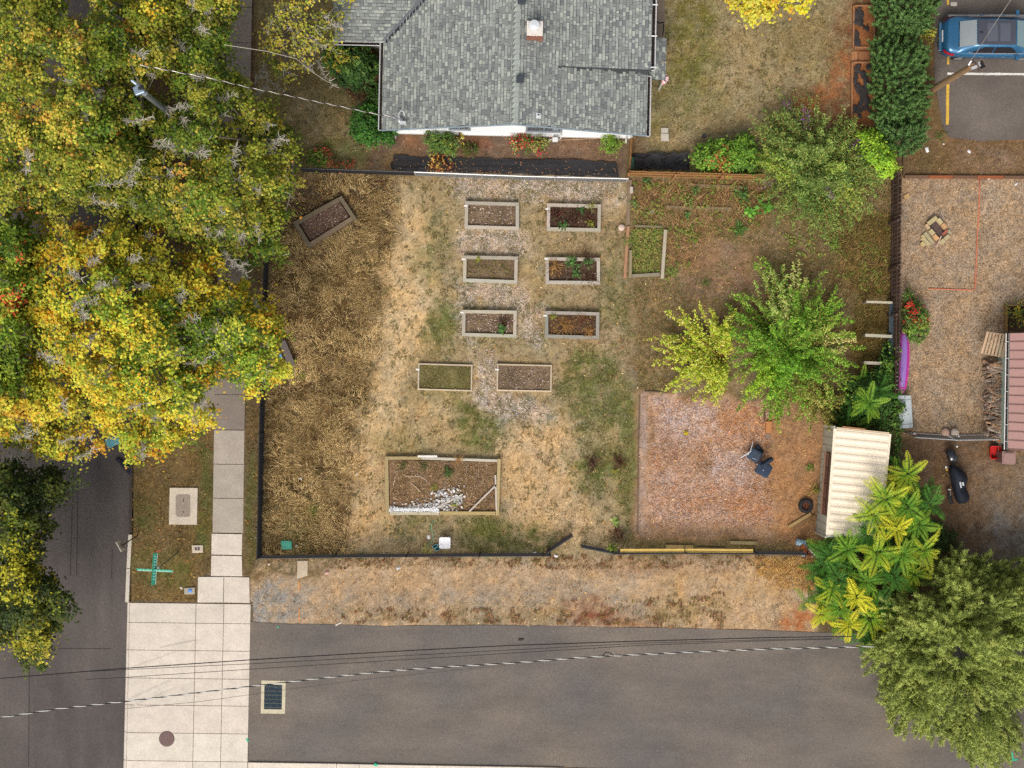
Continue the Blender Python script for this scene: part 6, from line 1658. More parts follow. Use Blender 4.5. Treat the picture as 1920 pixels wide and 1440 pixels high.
hp = [G(x, y, .03) for x, y in ((816, 974), (812, 979), (808.5, 985), (809, 993), (812.5, 1001), (812.5, 1010), (807, 1018), (801, 1021), (797.5, 1022.5))]
b = MB().tube(hp, .016, S(138, 196, 160), n=8); o = b.build('garden_hose', M_RUBBER, origin=hp[0], smooth=True); tag(o, 'short pale green length of hose curving down from the long bed', 'hose')
tl = thing('teal_lid', 'flat teal lid lying in the dead grass near the fence corner', 'lid', G(537, 1022))
q = G(537, 1022, .05); b = MB().prism(rrect(q.x, q.y, .25, .20, .05), .02, .07, S(76, 178, 150)); b.build('lid', M_PLASTIC, tl, bevel=.012)
MB().prism(rrect(q.x, q.y, .19, .14, .04), .071, .085, S(84, 186, 158)).build('raised_panel', M_PLASTIC, tl, bevel=.006)
o = MB().prism(gp([(558, 1051), (577.5, 1051), (577, 1079), (557, 1085)]), -.03, .055, S(196, 180, 156)).build('paving_slab', M_CONC, origin=G(567, 1067), bevel=.012); tag(o, 'single weathered concrete slab outside the fence near its corner', 'slab')
# orange paint line from the slab to the lane
for p0, p1 in (((561, 1089), (561.5, 1107)), ((561.5, 1142), (561, 1166))): paint_strip('survey_line', p0, p1, .05, .045, S(222, 150, 84), M_LINE)
for k, (x0, y0, x1, y1) in enumerate(((1239.5, 240, 1252.5, 249.5), (1239, 250.5, 1253.5, 265))):
    o = MB().prism(gp([(x0, y0), (x1, y0 + .3), (x1 + .4, y1), (x0 - .2, y1)]), -.02, .07, S(200, 192, 178)).build('paving_slab', M_CONC, origin=G(1246, 252), bevel=.012); tag(o, ['broken-edged pale paver near the house corner, the upper of two', 'square pale paver near the house corner, the lower of two'][k], 'slab', 'pavers near the house corner')
o = MB().box(G(1320, 255, .08), (.14, .16, .16), S(60, 66, 76)).build('dark_box', M_PLASTIC, origin=G(1320, 255), bevel=.02); tag(o, 'small dark box on the lawn above the green shrub row', 'box')
bn_ = thing('green_bin', 'small dark green lidded bin in the corner of the wooden fences', 'bin', G(1183, 307))
MB().box(G(1183, 307, .3), (.24, .5, .58), S(40, 84, 60)).build('body', M_PLASTIC, bn_, bevel=.03); MB().box(G(1183, 306, .61), (.28, .54, .05), S(46, 96, 68)).build('lid', M_PLASTIC, bn_, bevel=.015)
# ground cloths
def cloth(name, label, c, folds, col, seed, nx_=70, ny_=16, amp=.05):
    b = MB(); A, B, C_, D = [G(x, y) for x, y in c]; ctr = (A + B + C_ + D) / 4
    rows_ = []
    for i in range(nx_ + 1):
        row = []
        for j in range(ny_ + 1):
            u, v = i / nx_, j / ny_
            p = (A * (1 - u) + B * u) * (1 - v) + (D * (1 - u) + C_ * u) * v
            if folds == 'long': hgt = amp * float(vnoise(p.x * .7 + seed, p.y * 7.5, seed)) + amp * .5 * float(vnoise(p.x * 3, p.y * 5, seed + 3))
            else: hgt = amp * (1 - abs(2 * float(vnoise(p.x * 2.2 + p.y * 1.8, p.y * 2.6 - p.x * 1.2, seed)) - 1)) ** 2.2 + amp * .4 * float(vnoise(p.x * 5, p.y * 5, seed + 3))
            p.x += (float(vnoise(v * 4, i * .4, seed)) - .5) * .06; p.y += (float(vnoise(u * 30, j * .01 + (0 if j < 2 else 50), seed)) - .5) * .10 * (1 if j in (0, ny_) else .3)
            p.z = .05 + hgt
            row.append(p)
        rows_.append(row)
    b.grid(rows_, col)
    return tag(b.build(name, M_CLOTH, origin=ctr, smooth=True), label, 'ground cloth')
cloth('ground_cloth', 'long black weed cloth strewn with leaves, between house bed and galvanised rail', [(737, 293), (1155, 304), (1160, 332), (738, 320)], 'long', S(58, 56, 58), 5, 110, 20, .075)
cloth('ground_cloth', 'short crumpled black sheet beside the green bin', [(1186, 289), (1292, 288), (1291, 320), (1188, 317)], 'crease', S(74, 72, 74), 9, 70, 28, .22)
tr_ = MB().tube([G(733, 307, .12), G(737, 318, .12)], .05, S(52, 52, 56), n=8); tr_.tube([G(740, 294, .1), G(742, 300, .1)], .05, S(44, 44, 46), n=8)
tag(tr_.build('cloth_roll', M_CLOTH, origin=G(738, 307)), 'rolled end of the long black weed cloth', 'cloth roll')

# chairs
def padded_chair(label, seat_px, back_px, folded=False):
    """dark upholstered chair seen from above: pads on a silver tube frame"""
    a, b_ = G(*seat_px, 0), G(*back_px, 0)
    t = thing('padded_chair', label, 'chair', a, 'padded chairs on the chip plot')
    return t
def pad(parent, name, px, py, z, hx, hy, rz, col, tilt=(0, 0), th=.07):
    q = G(px, py, z); M3 = Matrix.Rotation(rz, 3, 'Z') @ Matrix.Rotation(tilt[0], 3, 'X') @ Matrix.Rotation(tilt[1], 3, 'Y')
    b = MB(); P = []
    for zz, k in ((-th / 2, .9), (-th / 4, 1.0), (th / 4, 1.0), (th / 2, .9), (th / 2 + .012, .55)):
        P.append([q + M3 @ Vector((x, y, zz)) for x, y in rrect(0, 0, hx * k, hy * k, min(hx, hy) * .36 * k)])
    b.grid(P, col, closed=True); b.add(P[-1], [tuple(range(len(P[-1])))], col); b.add(P[0], [tuple(range(len(P[0])))[::-1]], col)
    return b.build(name, M_CLOTH, parent, smooth=True), M3, q
CH = S(62, 72, 88)
c1 = padded_chair('padded dark chair lying tipped over with its silver legs in the air', (1412, 852), (1419, 846))
rz1 = R(-30)
o, M1, q1 = pad(c1, 'seat', 1415, 854, .34, .30, .27, rz1, CH, (R(10), 0))
MB().tube([q1 + M1 @ Vector(v) for v in ((-.05, .13, .06), (.15, .15, .06), (.19, -.12, .06), (-.04, -.14, .06))], .008, S(150, 160, 172), n=5).build('piping', M_METAL, c1)
pad(c1, 'backrest', 1423, 845, .22, .26, .21, rz1, S(48, 56, 68), (R(-30), R(25)))
for path in (((1405, 851, .34), (1389, 858, .42)), ((1402, 853, .40), (1408, 843, .5), (1412, 828.5, .55)), ((1389, 858, .42), (1408, 846, .5))):
    MB().tube([G(x, y, z) for x, y, z in path], .02, S(206, 206, 210), n=7).build('leg', M_METAL, c1)
c2 = padded_chair('padded dark chair standing upright next to the tipped one', (1432, 880), (1440, 872))
o, M2, q2 = pad(c2, 'seat', 1432, 880, .46, .33, .31, rz1, S(58, 70, 88), (0, 0), .09)
pad(c2, 'backrest', 1438, 866, .74, .31, .07, R(34), S(50, 58, 72), (R(12), 0), .28)
MB().box(q2 + M2 @ Vector((0, -.05, .062)), (.05, .03, .006), S(220, 220, 224), rz=R(60)).build('label', M_PLASTIC, c2)
for v in ((.22, .2), (-.22, .2), (.22, -.22), (-.22, -.22)):
    p = q2 + M2 @ Vector((v[0], v[1], -.02)); e = q2 + M2 @ Vector((v[0] * 1.15, v[1] * 1.15, 0)); e.z = 0.0
    MB().tube([p, e], .017, S(196, 196, 202), n=7).build('leg', M_METAL, c2)
MB().tube([G(1419, 870, .42), G(1424, 875, .44)], .02, S(200, 200, 206), n=7).build('arm', M_METAL, c2)
# tyre with rusty coils
ty = thing('tyre', 'old black car tyre full of rusty twigs beside the shed', 'tyre', G(1510, 948))
q = G(1510, 948, 0); ring_n = 28
P = []
for k in range(ring_n):
    a = 2 * math.pi * k / ring_n
    P.append([q + Vector((math.cos(a) * r, math.sin(a) * r, z)) for r, z in ((.17, .02), (.17, .16), (.21, .2), (.29, .2), (.325, .15), (.325, .05), (.29, .0))])
P.append(P[0]); MB().grid(P, S(52, 50, 52)).build('rubber_ring', M_RUBBER, ty, smooth=True)
for k in range(ring_n):
    a = 2 * math.pi * (k + .5) / ring_n
    MB().box(q + Vector((math.cos(a) * .325, math.sin(a) * .325, .1)), (.02, .045, .14), S(44, 42, 44), rz=a).build('tread_block', M_RUBBER, ty)
MB().lathe(q, [(.18, .03), (.1, .05)], S(96, 70, 52), n=16).build('soil', M_SOIL, ty)
P0 = np.tile([list(q + Vector((0, 0, .1)))], (60, 1)) + rng.normal(size=(60, 3)) * np.array([[.11, .11, .03]]); P1 = P0 + rdir(60) * np.array([[.2, .2, .04]])
o = link_mesh('twig_heap', fast_sticks('twig_heap', P0, P1, np.full(60, .009), np.tile(S(150, 92, 70), (60, 1)) * rng.uniform(.6, 1.2, (60, 1)), (q.x, q.y, 0)), M_BARK, origin=(q.x, q.y, 0), kind='stuff'); tag(o, 'rusty dry twigs heaped inside the old tyre', 'twigs')
# objects at the end of the fence
jg = thing('plastic_jug', 'pale blue plastic jug at the end of the black fence by the sumacs', 'jug', G(1501, 1018))
q = G(1499, 1017, .14); Mj = Matrix.Rotation(R(-12), 3, 'Z') @ Matrix.Rotation(R(90), 3, 'Y')
b = MB().lathe(q, [(.05, -.17), (.14, -.15), (.15, 0), (.15, .2), (.13, .25)], S(176, 208, 226), n=14, M=Mj); b.build('body', M_PLASTIC, jg, smooth=False)
MB().box(q + Vector((.25, -.04, .04)), (.10, .26, .2), S(206, 222, 232)).build('spout_block', M_PLASTIC, jg, bevel=.03)
sp_ = thing('standpipe', 'rust-brown post with white pipe and grey tap by the sumacs', 'standpipe', G(1514, 1036))
a, b_ = G(1504, 1023, .9), G(1519, 1044, .3); board('post', a, b_, .18, .12, S(160, 94, 56), sp_)
MB().tube([G(1508, 1021, .5), G(1518, 1031, .5), G(1528, 1041, .4), G(1520, 1045, .35)], .022, S(220, 222, 214), n=6).build('pipe', M_PLASTIC, sp_)
MB().box(G(1506, 1039, .35), (.16, .2, .16), S(160, 172, 192)).build('tap', M_METAL, sp_, bevel=.02)
MB().tube([G(1534, 1043, .3), G(1537, 1050, .3), G(1543, 1056, .2)], .02, S(220, 222, 214), n=6).build('pipe', M_PLASTIC, sp_)

# ------------------------------------------------------------------ shed
sh = thing('shed', 'old cream metal shed with corrugated roof and a long slot in its west wall', 'shed', G(1600, 900))
# roof corners in the photo, at roof height; wall foot on the ground
zr = 2.0
RT = [G(1563, 803, zr), G(1671, 814, zr + .12), G(1652, 1012, zr + .12), G(1548, 1002, zr)]
WB = [Vector((v.x, v.y, 0)) for v in RT]
ctr = sum(WB, Vector()) / 4
WL = [ctr + (v - ctr) * .955 for v in WB]; WL[0] = G(1545, 797.5, 0).lerp(G(1545, 797.5, 0), 1); WL[3] = G(1529.5, 998, 0)
CREAM = S(236, 220, 196, .9); WALLC = S(196, 196, 180)
b = MB(); tops = [zr - .06, zr + .04, zr + .04, zr - .06]
vs = [(v.x, v.y, 0) for v in WL] + [(v.x, v.y, tops[i]) for i, v in enumerate(WL)]
b.add(vs, [(0, 1, 5, 4)[::-1], (1, 2, 6, 5)[::-1], (2, 3, 7, 6)[::-1], (3, 0, 4, 7)[::-1], (4, 5, 6, 7)[::-1]], WALLC)
b.build('wall', M_PAINT, sh)
for v in WL[:1] + WL[3:]:
    MB().box((v.x - .012, v.y, 1.0), (.07, .07, 1.98), S(210, 206, 186)).build('corner_trim', M_PAINT, sh)
# wall ribs and the slot
A0, A3 = WL[0], WL[3]
dn = (A3 - A0); Lw = dn.length; dn.normalize(); out = Vector((-1, 0, 0)); out = (out - dn * out.dot(dn)).normalized()
for k in range(14):
    s = .2 + k * (Lw - .4) / 13
    p = A0 + dn * s + out * .006
    if .95 < s < 4.0:
        MB().box(p + Vector((0, 0, .42)), (.02, .05, .84), S(186, 186, 170)).build('wall_rib', M_PAINT, sh)
    else:
        MB().box(p + Vector((0, 0, .98)), (.02, .05, 1.9), S(186, 186, 170)).build('wall_rib', M_PAINT, sh)
s0, s1 = 1.15, 3.95
def onw(s, z, o_=.02): return A0 + dn * s + out * o_ + Vector((0, 0, z))
b = MB().add([onw(s0, 1.05), onw(s1, 1.05), onw(s1, 1.85), onw(s0, 1.85)], [(0, 1, 2, 3)], S(40, 30, 26)); b.build('slot_back', M_WOOD, sh)
board('slot_sill', onw(s0, 1.04, .06), onw(s1, 1.04, .06), .14, .05, S(150, 120, 100), sh)
for k in range(4):
    a, e = onw(s0 + .03 + k * .7, 1.30, .05), onw(s0 + .70 + k * .7, 1.30, .05); board('slot_board', a, e, .03, .40, S(128, 92, 74), sh)
board('slot_head', onw(s0, 1.80, .05), onw(s1, 1.80, .05), .06, .07, S(90, 66, 54), sh)
# corrugated roof, ribs as raised folds
rf = MB(); rows_ = []
nrib = 14
for i in range(nrib * 8 + 1):
    u = i / (nrib * 8); ph = (i % 8) / 8
    hgt = .036 * (math.sin(math.pi * min(1, max(0, (ph - .12) / .6))) ** .7 if .12 < ph < .72 else 0)
    a = RT[0].lerp(RT[3], u); e = RT[1].lerp(RT[2], u)
    rows_.append([a + Vector((0, 0, 0)), a.lerp(e, .035) + Vector((0, 0, 0)), a.lerp(e, .065) + Vector((0, 0, hgt)), a.lerp(e, .945) + Vector((0, 0, hgt)), a.lerp(e, .975), e])
rf.grid(rows_, CREAM); rfo = rf.build('roof', M_PAINT, sh, smooth=False)
so = rfo.modifiers.new('sheet', 'SOLIDIFY'); so.thickness = .02
a, e = RT[0].lerp(RT[1], .05), RT[1]
board('fascia', a + Vector((0, .04, .01)), e.lerp(a, .04) + Vector((0, .04, .01)), .05, .08, S(220, 200, 170), sh)
board('lath', RT[0].lerp(RT[1], .15) + Vector((0, .11, .02)), RT[0].lerp(RT[1], .55) + Vector((0, .10, .02)), .05, .04, S(170, 120, 84), sh)

# ------------------------------------------------------------------ gravel yard
fp = thing('fire_pit', 'fire pit of pale pavers on the gravel with a sooty middle', 'fire pit', G(1753, 433))
rzp = R(40)
def paver(px, py, l, w, col, z=.0, h=.1, rz=None):
    q = G(px, py, 0); b = MB().box((0, 0, 0), (l, w, h), jit(col, .08)); me = b.mesh('paver'); me.materials.append(M_STONE)
    o = bpy.data.objects.new('paver', me); COL.objects.link(o); o.parent = fp; o.location = q - fp.location + Vector((0, 0, z + h / 2)); o.rotation_euler = (random.uniform(-.03, .03), random.uniform(-.03, .03), (rzp if rz is None else rz) + random.uniform(-.05, .05))
    bv = o.modifiers.new('edge', 'BEVEL'); bv.width = .008; bv.segments = 1
PV = S(192, 176, 134); PO = S(204, 160, 114)
for (x, y, l, w, c, z) in ((1746, 414.5, .50, .20, PV, .1), (1759.5, 416, .20, .27, PV, .1), (1767.5, 425, .20, .26, PO, .1), (1737.5, 425.5, .13, .26, S(206, 176, 140), .05), (1745, 436, .19, .27, PV, .1), (1752.5, 446, .19, .27, PO, .1), (1778, 436, .20, .2, S(186, 176, 150), .0), (1773, 446, .27, .18, PV, .1), (1764, 454, .27, .18, PV, .1),
                        (1737, 441, .16, .30, S(178, 168, 134), 0), (1744, 450, .16, .42, S(178, 166, 132), 0), (1734, 452, .20, .42, S(186, 172, 132), 0), (1729, 458, .18, .2, S(204, 180, 130), .02), (1730.5, 444, .14, .2, S(196, 172, 124), 0), (1740, 458, .2, .2, S(180, 166, 130), 0), (1692 + 12, 364, .24, .22, S(190, 160, 110), 0)):
    if x > 1720: paver(x, y, l, w, c, z, .11 if z else .07)
MB().prism(gp([(1742, 425), (1753, 414), (1772, 434), (1759, 446)]), .01, .05, S(98, 82, 78)).build('ash_bed', M_SOIL, fp)
pv = MB().box(G(1700, 368, .04), (.26, .2, .07), S(196, 164, 112), rz=R(30)).build('paving_stone', M_STONE, origin=G(1700, 368), bevel=.01); tag(pv, 'single tan paving stone by the east fence, apart from the fire pit', 'paving stone')
o = pb('charred_stick', 1753, 465, 1762, 444, 2, .03, S(206, 172, 150), None, .2); tag(o, 'pale stick with a burnt end resting on the fire pit', 'stick')
o = pb('poker', 1761, 402, 1766, 411, 1.6, .03, S(130, 128, 126), None, .08); tag(o, 'short grey rod beside the fire pit', 'rod')
o = pb('red_cloth_strip', 1765, 441, 1774, 433, 5, .03, S(170, 100, 84), None, .22); tag(o, 'reddish scrap lying on the corner pavers of the fire pit', 'scrap')
hp = [G(x, y, .03) for x, y in ((1837, 328), (1836.5, 360), (1835.5, 400), (1832.5, 440), (1831, 480), (1829.5, 515), (1829, 538), (1826, 543), (1815, 543.5), (1780, 542.5), (1742, 541))]
o = MB().tube(hp, .028, S(214, 128, 96), n=7).build('orange_cord', M_RUBBER, origin=hp[0], smooth=True); tag(o, 'orange cord lying in a right angle across the gravel yard', 'cord')
# boundary kerb of the yard
bk = thing('timber_kerb', 'weathered timber kerb between bank and gravel yard', 'timber kerb', G(1700, 333))
xs = [1694, 1740, 1785, 1830, 1880, 1930]
for i in range(5):
    pb('timber', xs[i] + .5, 332 + i * .2, xs[i + 1] - .5, 332.4 + i * .2, 5, .16, S(120, 90, 72) if i not in (1, 3) else S(156, 92, 62), bk)
pb('timber', 1693, 290, 1693.5, 329, 3, .14, S(110, 86, 66), bk)
# kayak against the fence
ky = thing('kayak', 'magenta and violet kayak lying on edge along the yard side of the fence', 'kayak', G(1693, 692))
q0, q1_ = G(1695, 618, .45), G(1690, 736, .45)
ax = (q1_ - q0); Lk = ax.length; ax.normalize(); sd = Vector((ax.y, -ax.x, 0)); sd = sd if sd.x > 0 else -sd
def kring(u, k=1.0):
    w = (math.sin(math.pi * min(max(u * .94 + .03, 0), 1)) ** .38)
    c = q0 + ax * Lk * u
    return [c + sd * (.30 * w * k * math.cos(a)) * (.9 if math.cos(a) < 0 else .9) + Vector((0, 0, .34 * w * k * math.sin(a))) for a in np.linspace(0, 2 * math.pi, 21)[:-1]]
NK = 22
b = MB(); rows_ = [kring(i / NK) for i in range(NK + 1)]; b.grid(rows_, S(190, 66, 168), closed=True); b.add(rows_[0], [tuple(range(20))], S(190, 66, 168)); b.add(rows_[-1], [tuple(range(20))[::-1]], S(190, 66, 168)); b.build('hull', M_PLASTIC, ky, smooth=True)
b = MB(); rr = []
for i in range(2, NK - 1):
    ring = kring(i / NK, 1.02); rr.append([ring[j] for j in (4, 5, 6, 7)])
b.grid(rr, S(150, 112, 190)); b.build('deck_stripe', M_PLASTIC, ky, smooth=True)
MB().tube([kring(i / NK, 1.03)[2] for i in range(1, NK)], .018, S(222, 60, 170), n=5).build('side_seam', M_PLASTIC, ky)
b = MB().tube([G(1683, 648, .9), G(1682.5, 690, .95), G(1681, 735, .9)], .03, S(224, 220, 216), n=6); o = b.build('white_pipe', M_PLASTIC, origin=G(1683, 690, 0)); tag(o, 'thin white pipe fixed between fence and kayak', 'pipe')
# grey deck box
db = thing('deck_box', 'pale grey lidded storage box below the kayak', 'storage box', G(1697, 772))
c = [G(1684, 742, .62), G(1708, 742, .62), G(1711.5, 801, .62), G(1687, 803, .62)]
MB().prism([v.xy for v in c], 0, .56, S(168, 174, 176)).build('body', M_PLASTIC, db, bevel=.02)
ctr = sum(c, Vector()) / 4
MB().prism([(ctr + (v - ctr) * 1.03).xy for v in c], .565, .64, S(186, 194, 196)).build('lid', M_PLASTIC, db, bevel=.025)
l01 = lambda u, v: (c[0].lerp(c[1], u)).lerp(c[3].lerp(c[2], u), v)
for (u0, u1, v0, v1, cc) in ((.18, .72, .17, .30, S(196, 204, 206)), (.25, .8, .40, .78, S(194, 202, 204)), (.02, .98, .11, .125, S(120, 128, 130)), (.02, .98, .885, .90, S(120, 128, 130))):
    MB().prism([l01(u, v).xy for u, v in ((u0, v0), (u1, v0), (u1, v1), (u0, v1))], .641, .652, cc).build('lid_panel', M_PLASTIC, db, bevel=.004)
# red metal building with gutter
RT2 = [G(1893.5, 625, 2.5), G(2010, 622, 3.4), G(2005, 850, 3.4), G(1890, 843, 2.5)]
rb = thing('outbuilding', 'outbuilding with a dusty-red ribbed metal roof at the photo edge', 'building', G(1960, 735))
W2 = [G(1898, 640, 0), G(2005, 640, 0), G(2000, 838, 0), G(1896, 832, 0)]
W2 = [Vector((RT2[i].x + (.35 if i in (0, 3) else -.3), RT2[i].y + (-.35 if i < 2 else .2), 0)) for i in range(4)]
b = MB(); vs = [(v.x, v.y, 0) for v in W2] + [(v.x, v.y, RT2[i].z - .06) for i, v in enumerate(W2)]
b.add(vs, [(0, 1, 5, 4)[::-1], (1, 2, 6, 5)[::-1], (2, 3, 7, 6)[::-1], (3, 0, 4, 7)[::-1]], S(186, 204, 188)); b.build('wall', M_PAINT, rb)
rows_ = []; npan = 13
RED = S(176, 136, 128)
for i in range(npan):
    u0, u1 = i / npan, (i + 1) / npan
    a0, a1, e0, e1 = RT2[0].lerp(RT2[3], u0), RT2[0].lerp(RT2[3], u1 - .002), RT2[1].lerp(RT2[2], u0), RT2[1].lerp(RT2[2], u1 - .002)
    up = Vector((0, 0, .02)); g_ = .06 * (a1 - a0)
    b = MB().add([a0, a1 - g_, e1 - g_, e0, a0 - up, a1 - g_ - up, e1 - g_ - up, e0 - up], [(0, 1, 2, 3)[::-1], (4, 5, 6, 7), (0, 4, 5, 1)[::-1], (3, 2, 6, 7)[::-1]], jit(RED, .03))
    b.add([a1 - g_, a1, e1, e1 - g_, a1 - g_ + up * 2, a1 + up * 2, e1 + up * 2, e1 - g_ + up * 2], [(4, 5, 6, 7)[::-1], (0, 4, 7, 3), (1, 2, 6, 5), (0, 1, 5, 4)[::-1]], S(150, 108, 102))
    b.build('roof_panel', M_PAINT, rb)
a, e = RT2[0] + Vector((-.0, 0, -.04)), RT2[3] + Vector((0, 0, -.04))
t_ = (e - a).normalized(); ou = Vector((-1, 0, 0))
rows_ = [[p + ou * s + Vector((0, 0, z)) for s, z in ((.01, 0), (.015, -.09), (.12, -.09), (.13, .01), (.165, .01), (.165, -.02))] for p in (a, e)]
go = MB().grid(rows_, S(226, 226, 224)).build('gutter', M_PAINT, rb)
rows_ = [[p + ou * s + Vector((0, 0, z)) for s, z in ((.02, -.06), (.12, -.06))] for p in (a, e)]
MB().grid(rows_, S(52, 44, 40)).build('leaf_debris', M_SOIL, go)
for k in range(7):
    p = a.lerp(e, (k + .5) / 7); MB().box(p + Vector((-.085, 0, .015)), (.15, .02, .012), S(214, 214, 212)).build('strap', M_PAINT, go)
# pallet leaning by the building
pl = thing('pallet', 'weathered wooden pallet propped against the red-roofed outbuilding', 'pallet', G(1865, 646))
pc = [G(1850, 621, 1.1), G(1891, 627, 1.5), G(1882, 671, 1.2), G(1838, 663, .8)]
pq = lambda u, v: (pc[0].lerp(pc[1], u)).lerp(pc[3].lerp(pc[2], u), v)
for k in range(7):
    u = .06 + k * .147; a, e = pq(u, .02), pq(u, .98)
    sy = Vector((0, 0, 1)).cross((e - a)).normalized()
    board('deck_slat', a, e, .095, .025, S(196, 168, 140), pl)
for v in (.03, .5, .97):
    a, e = pq(.0, v), pq(1.0, v); board('stringer', a - Vector((0, 0, .06)), e - Vector((0, 0, .06)), .05, .09, S(172, 146, 120), pl)
board('slat_broken', pq(.52, .12) + Vector((0, 0, .04)), pq(.24, .46) + Vector((0, 0, .04)), .06, .02, S(180, 150, 124), pl)
# firewood
fw_n = 0
wp = 'split logs stacked along the outbuilding'
for k in range(170):
    y = 676 + (k / 170) * 146 + random.uniform(-3, 3)
    lay = random.choice((0, 0, 1, 1, 2, 2))
    x = 1868 + random.uniform(-7, 7) + lay * 1.5
    q = G(x, y, .12 + lay * .22 + random.uniform(0, .08)); a = random.uniform(-.45, .45)
    L_ = random.uniform(.5, 1.05); rr_ = random.uniform(.04, .09)
    b = MB(); n_ = random.choice((5, 6, 7)); c = jit(random.choice((S(168, 150, 136), S(188, 170, 152), S(140, 124, 112), S(190, 154, 122), S(120, 108, 100))), .15)
    b.tube([(-L_ / 2, 0, 0), (0, 0, random.uniform(-.02, .02)), (L_ / 2, 0, 0)], [rr_, rr_ * random.uniform(.9, 1.1), rr_ * .9], c, n=n_)
    me = b.mesh('firewood_log'); me.materials.append(M_BARK)
    o = bpy.data.objects.new('firewood_log', me); COL.objects.link(o); o.location = q; o.rotation_euler = (random.uniform(0, 6), random.uniform(-.12, .12), a)
    tag(o, 'split log in the firewood stack between gravel yard and red-roofed outbuilding', 'firewood', wp)
P0 = Gv(rng.uniform(1853, 1885, 260), rng.uniform(690, 822, 260), rng.uniform(.3, .8, 260)); P1 = P0 + unit(rng.normal(size=(260, 3)) * np.array([[1.4, .6, .12]])) * rng.uniform(.25, .8, (260, 1))
o = link_mesh('kindling', fast_sticks('kindling', P0, P1, rng.uniform(.008, .016, 260), pick(*pal([(176, 160, 146), (130, 112, 98), (200, 150, 110)]), 260), (0, 0, 0)), M_BARK, kind='stuff'); tag(o, 'thin sticks of kindling thrown over the firewood stack', 'kindling')
o = pb('stick', 1837, 684, 1835, 699, 1.6, .03, S(206, 180, 150), None, .03); tag(o, 'pale straight stick lying on the gravel beside the firewood', 'stick')
# yard gate, two leaves with a diagonal brace
yg = thing('yard_gate', 'galvanised chain-link double gate between gravel yard and dirt yard', 'gate', G(1790, 818))
def leaf_gate(p0, p1, h):
    a, e = G(*p0), G(*p1); up = Vector((.02, -.13, 1))       # sagging outwards
    lf = thing('gate_leaf', None, None, (0, 0, 0)); lf.parent = yg; lf.location = a - yg.location
    MB().tube([a + up * .08, e + up * .08, e + up * h, a + up * h, a + up * .08], .022, S(190, 192, 194), n=7).build('frame', M_METAL, lf)
    W0, W1 = [], []; d_ = e - a; L_ = d_.length; d_.normalize(); s = -h
    while s < L_:
        s0, q0, s1, qq = s, 0., s + h, h
        if s0 < 0: q0 = -s0; s0 = 0
        if s1 > L_: qq = h - (s1 - L_); s1 = L_
        if qq > q0:
            W0.append(list(a + d_ * s0 + up * q0)); W1.append(list(a + d_ * s1 + up * qq)); W0.append(list(a + d_ * s0 + up * (h - q0))); W1.append(list(a + d_ * s1 + up * (h - qq)))
        s += .09
    W0, W1 = np.array(W0), np.array(W1)
    link_mesh('wire_mesh', fast_sticks('wire_mesh', W0, W1, np.full(len(W0), .007), np.tile(S(104, 98, 94), (len(W0), 1)), wloc(lf)), M_METAL, lf, kind='stuff')
leaf_gate((1698, 811), (1777, 816), 1.3); leaf_gate((1779, 816), (1852, 815), 1.3)
for (x, y) in ((1697, 811), (1778, 816), (1854, 815)):
    q = G(x, y); MB().tube([q, q + Vector((0, 0, 1.42))], .04, S(196, 196, 198), n=8).build('post', M_METAL, yg)
MB().tube([G(1779, 818, 1.4), G(1795, 826, .9)], .025, S(206, 206, 208), n=6).build('drop_bar', M_METAL, yg)
for x, lab, c in ((1771.5, 'pinkish boulder at the yard gate', S(206, 170, 152)), (1789, 'pale flat boulder at the yard gate', S(210, 196, 180))):
    q = G(x, 811, 0); b = MB().lathe(q, [(.1, -.02), (.2, .04), (.19, .14), (.1, .2), (.02, .21)], c, n=10); o = b.build('boulder', M_STONE, origin=q); tag(o, lab, 'boulder')
for (x0, y0, x1, y1) in ((1697, 812, 1712, 816), (1852, 818, 1868, 828)):
    o = pb('rail_board', x0, y0, x1, y1, 4, .1, S(158, 100, 64), None, .6); tag(o, 'rusty brown board at the yard gate, ' + ('beside the grey storage box' if x0 < 1800 else 'beside the red crate'), 'board', 'brown boards at the gate ends')
# bins
rbn = thing('red_container', 'bright red plastic crate beside the yard gate', 'crate', G(1862, 848))
q = G(1862, 848, 0)
rows_ = [[q + Vector((x, y, z)) for x, y in rrect(0, 0, hx, hy, .06)] for hx, hy, z in ((.19, .24, .02), (.235, .28, .34), (.255, .30, .36), (.215, .26, .35), (.18, .22, .12))]
b = MB().grid(rows_, S(206, 24, 20), closed=True); b.add(rows_[-1], [tuple(range(len(rows_[-1])))], S(196, 20, 18)); b.add(rows_[0], [tuple(range(len(rows_[0])))[::-1]], S(180, 20, 18)); b.build('shell', M_PLASTIC, rbn)
MB().box(q + Vector((-.11, -.14, .13)), (.08, .10, .04), S(60, 16, 22)).build('latch', M_PLASTIC, rbn); MB().tube([q + Vector((-.2, .29, .34)), q + Vector((-.1, .36, .3)), q + Vector((.12, .37, .3)), q + Vector((.2, .3, .34))], .015, S(40, 36, 36), n=5).build('handle', M_PLASTIC, rbn)
bbn = thing('brown_bin', 'dusty brown wheeled bin at the corner of the outbuilding', 'bin', G(1891, 857))
q = G(1892, 858, 1.0); q.z = 0
MB().prism(rrect(q.x, q.y, .27, .26, .06), .05, .94, S(120, 92, 88)).build('body', M_PLASTIC, bbn); MB().prism(rrect(q.x, q.y, .31, .30, .08), .95, 1.0, S(152, 118, 112)).build('lid', M_PLASTIC, bbn, bevel=.02)
MB().prism(rrect(q.x, q.y - .02, .24, .22, .06), 1.001, 1.02, S(158, 124, 118)).build('lid_panel', M_PLASTIC, bbn, bevel=.008); MB().box(q + Vector((0, .25, 1.03)), (.4, .05, .04), S(96, 72, 70)).build('handle', M_PLASTIC, bbn)
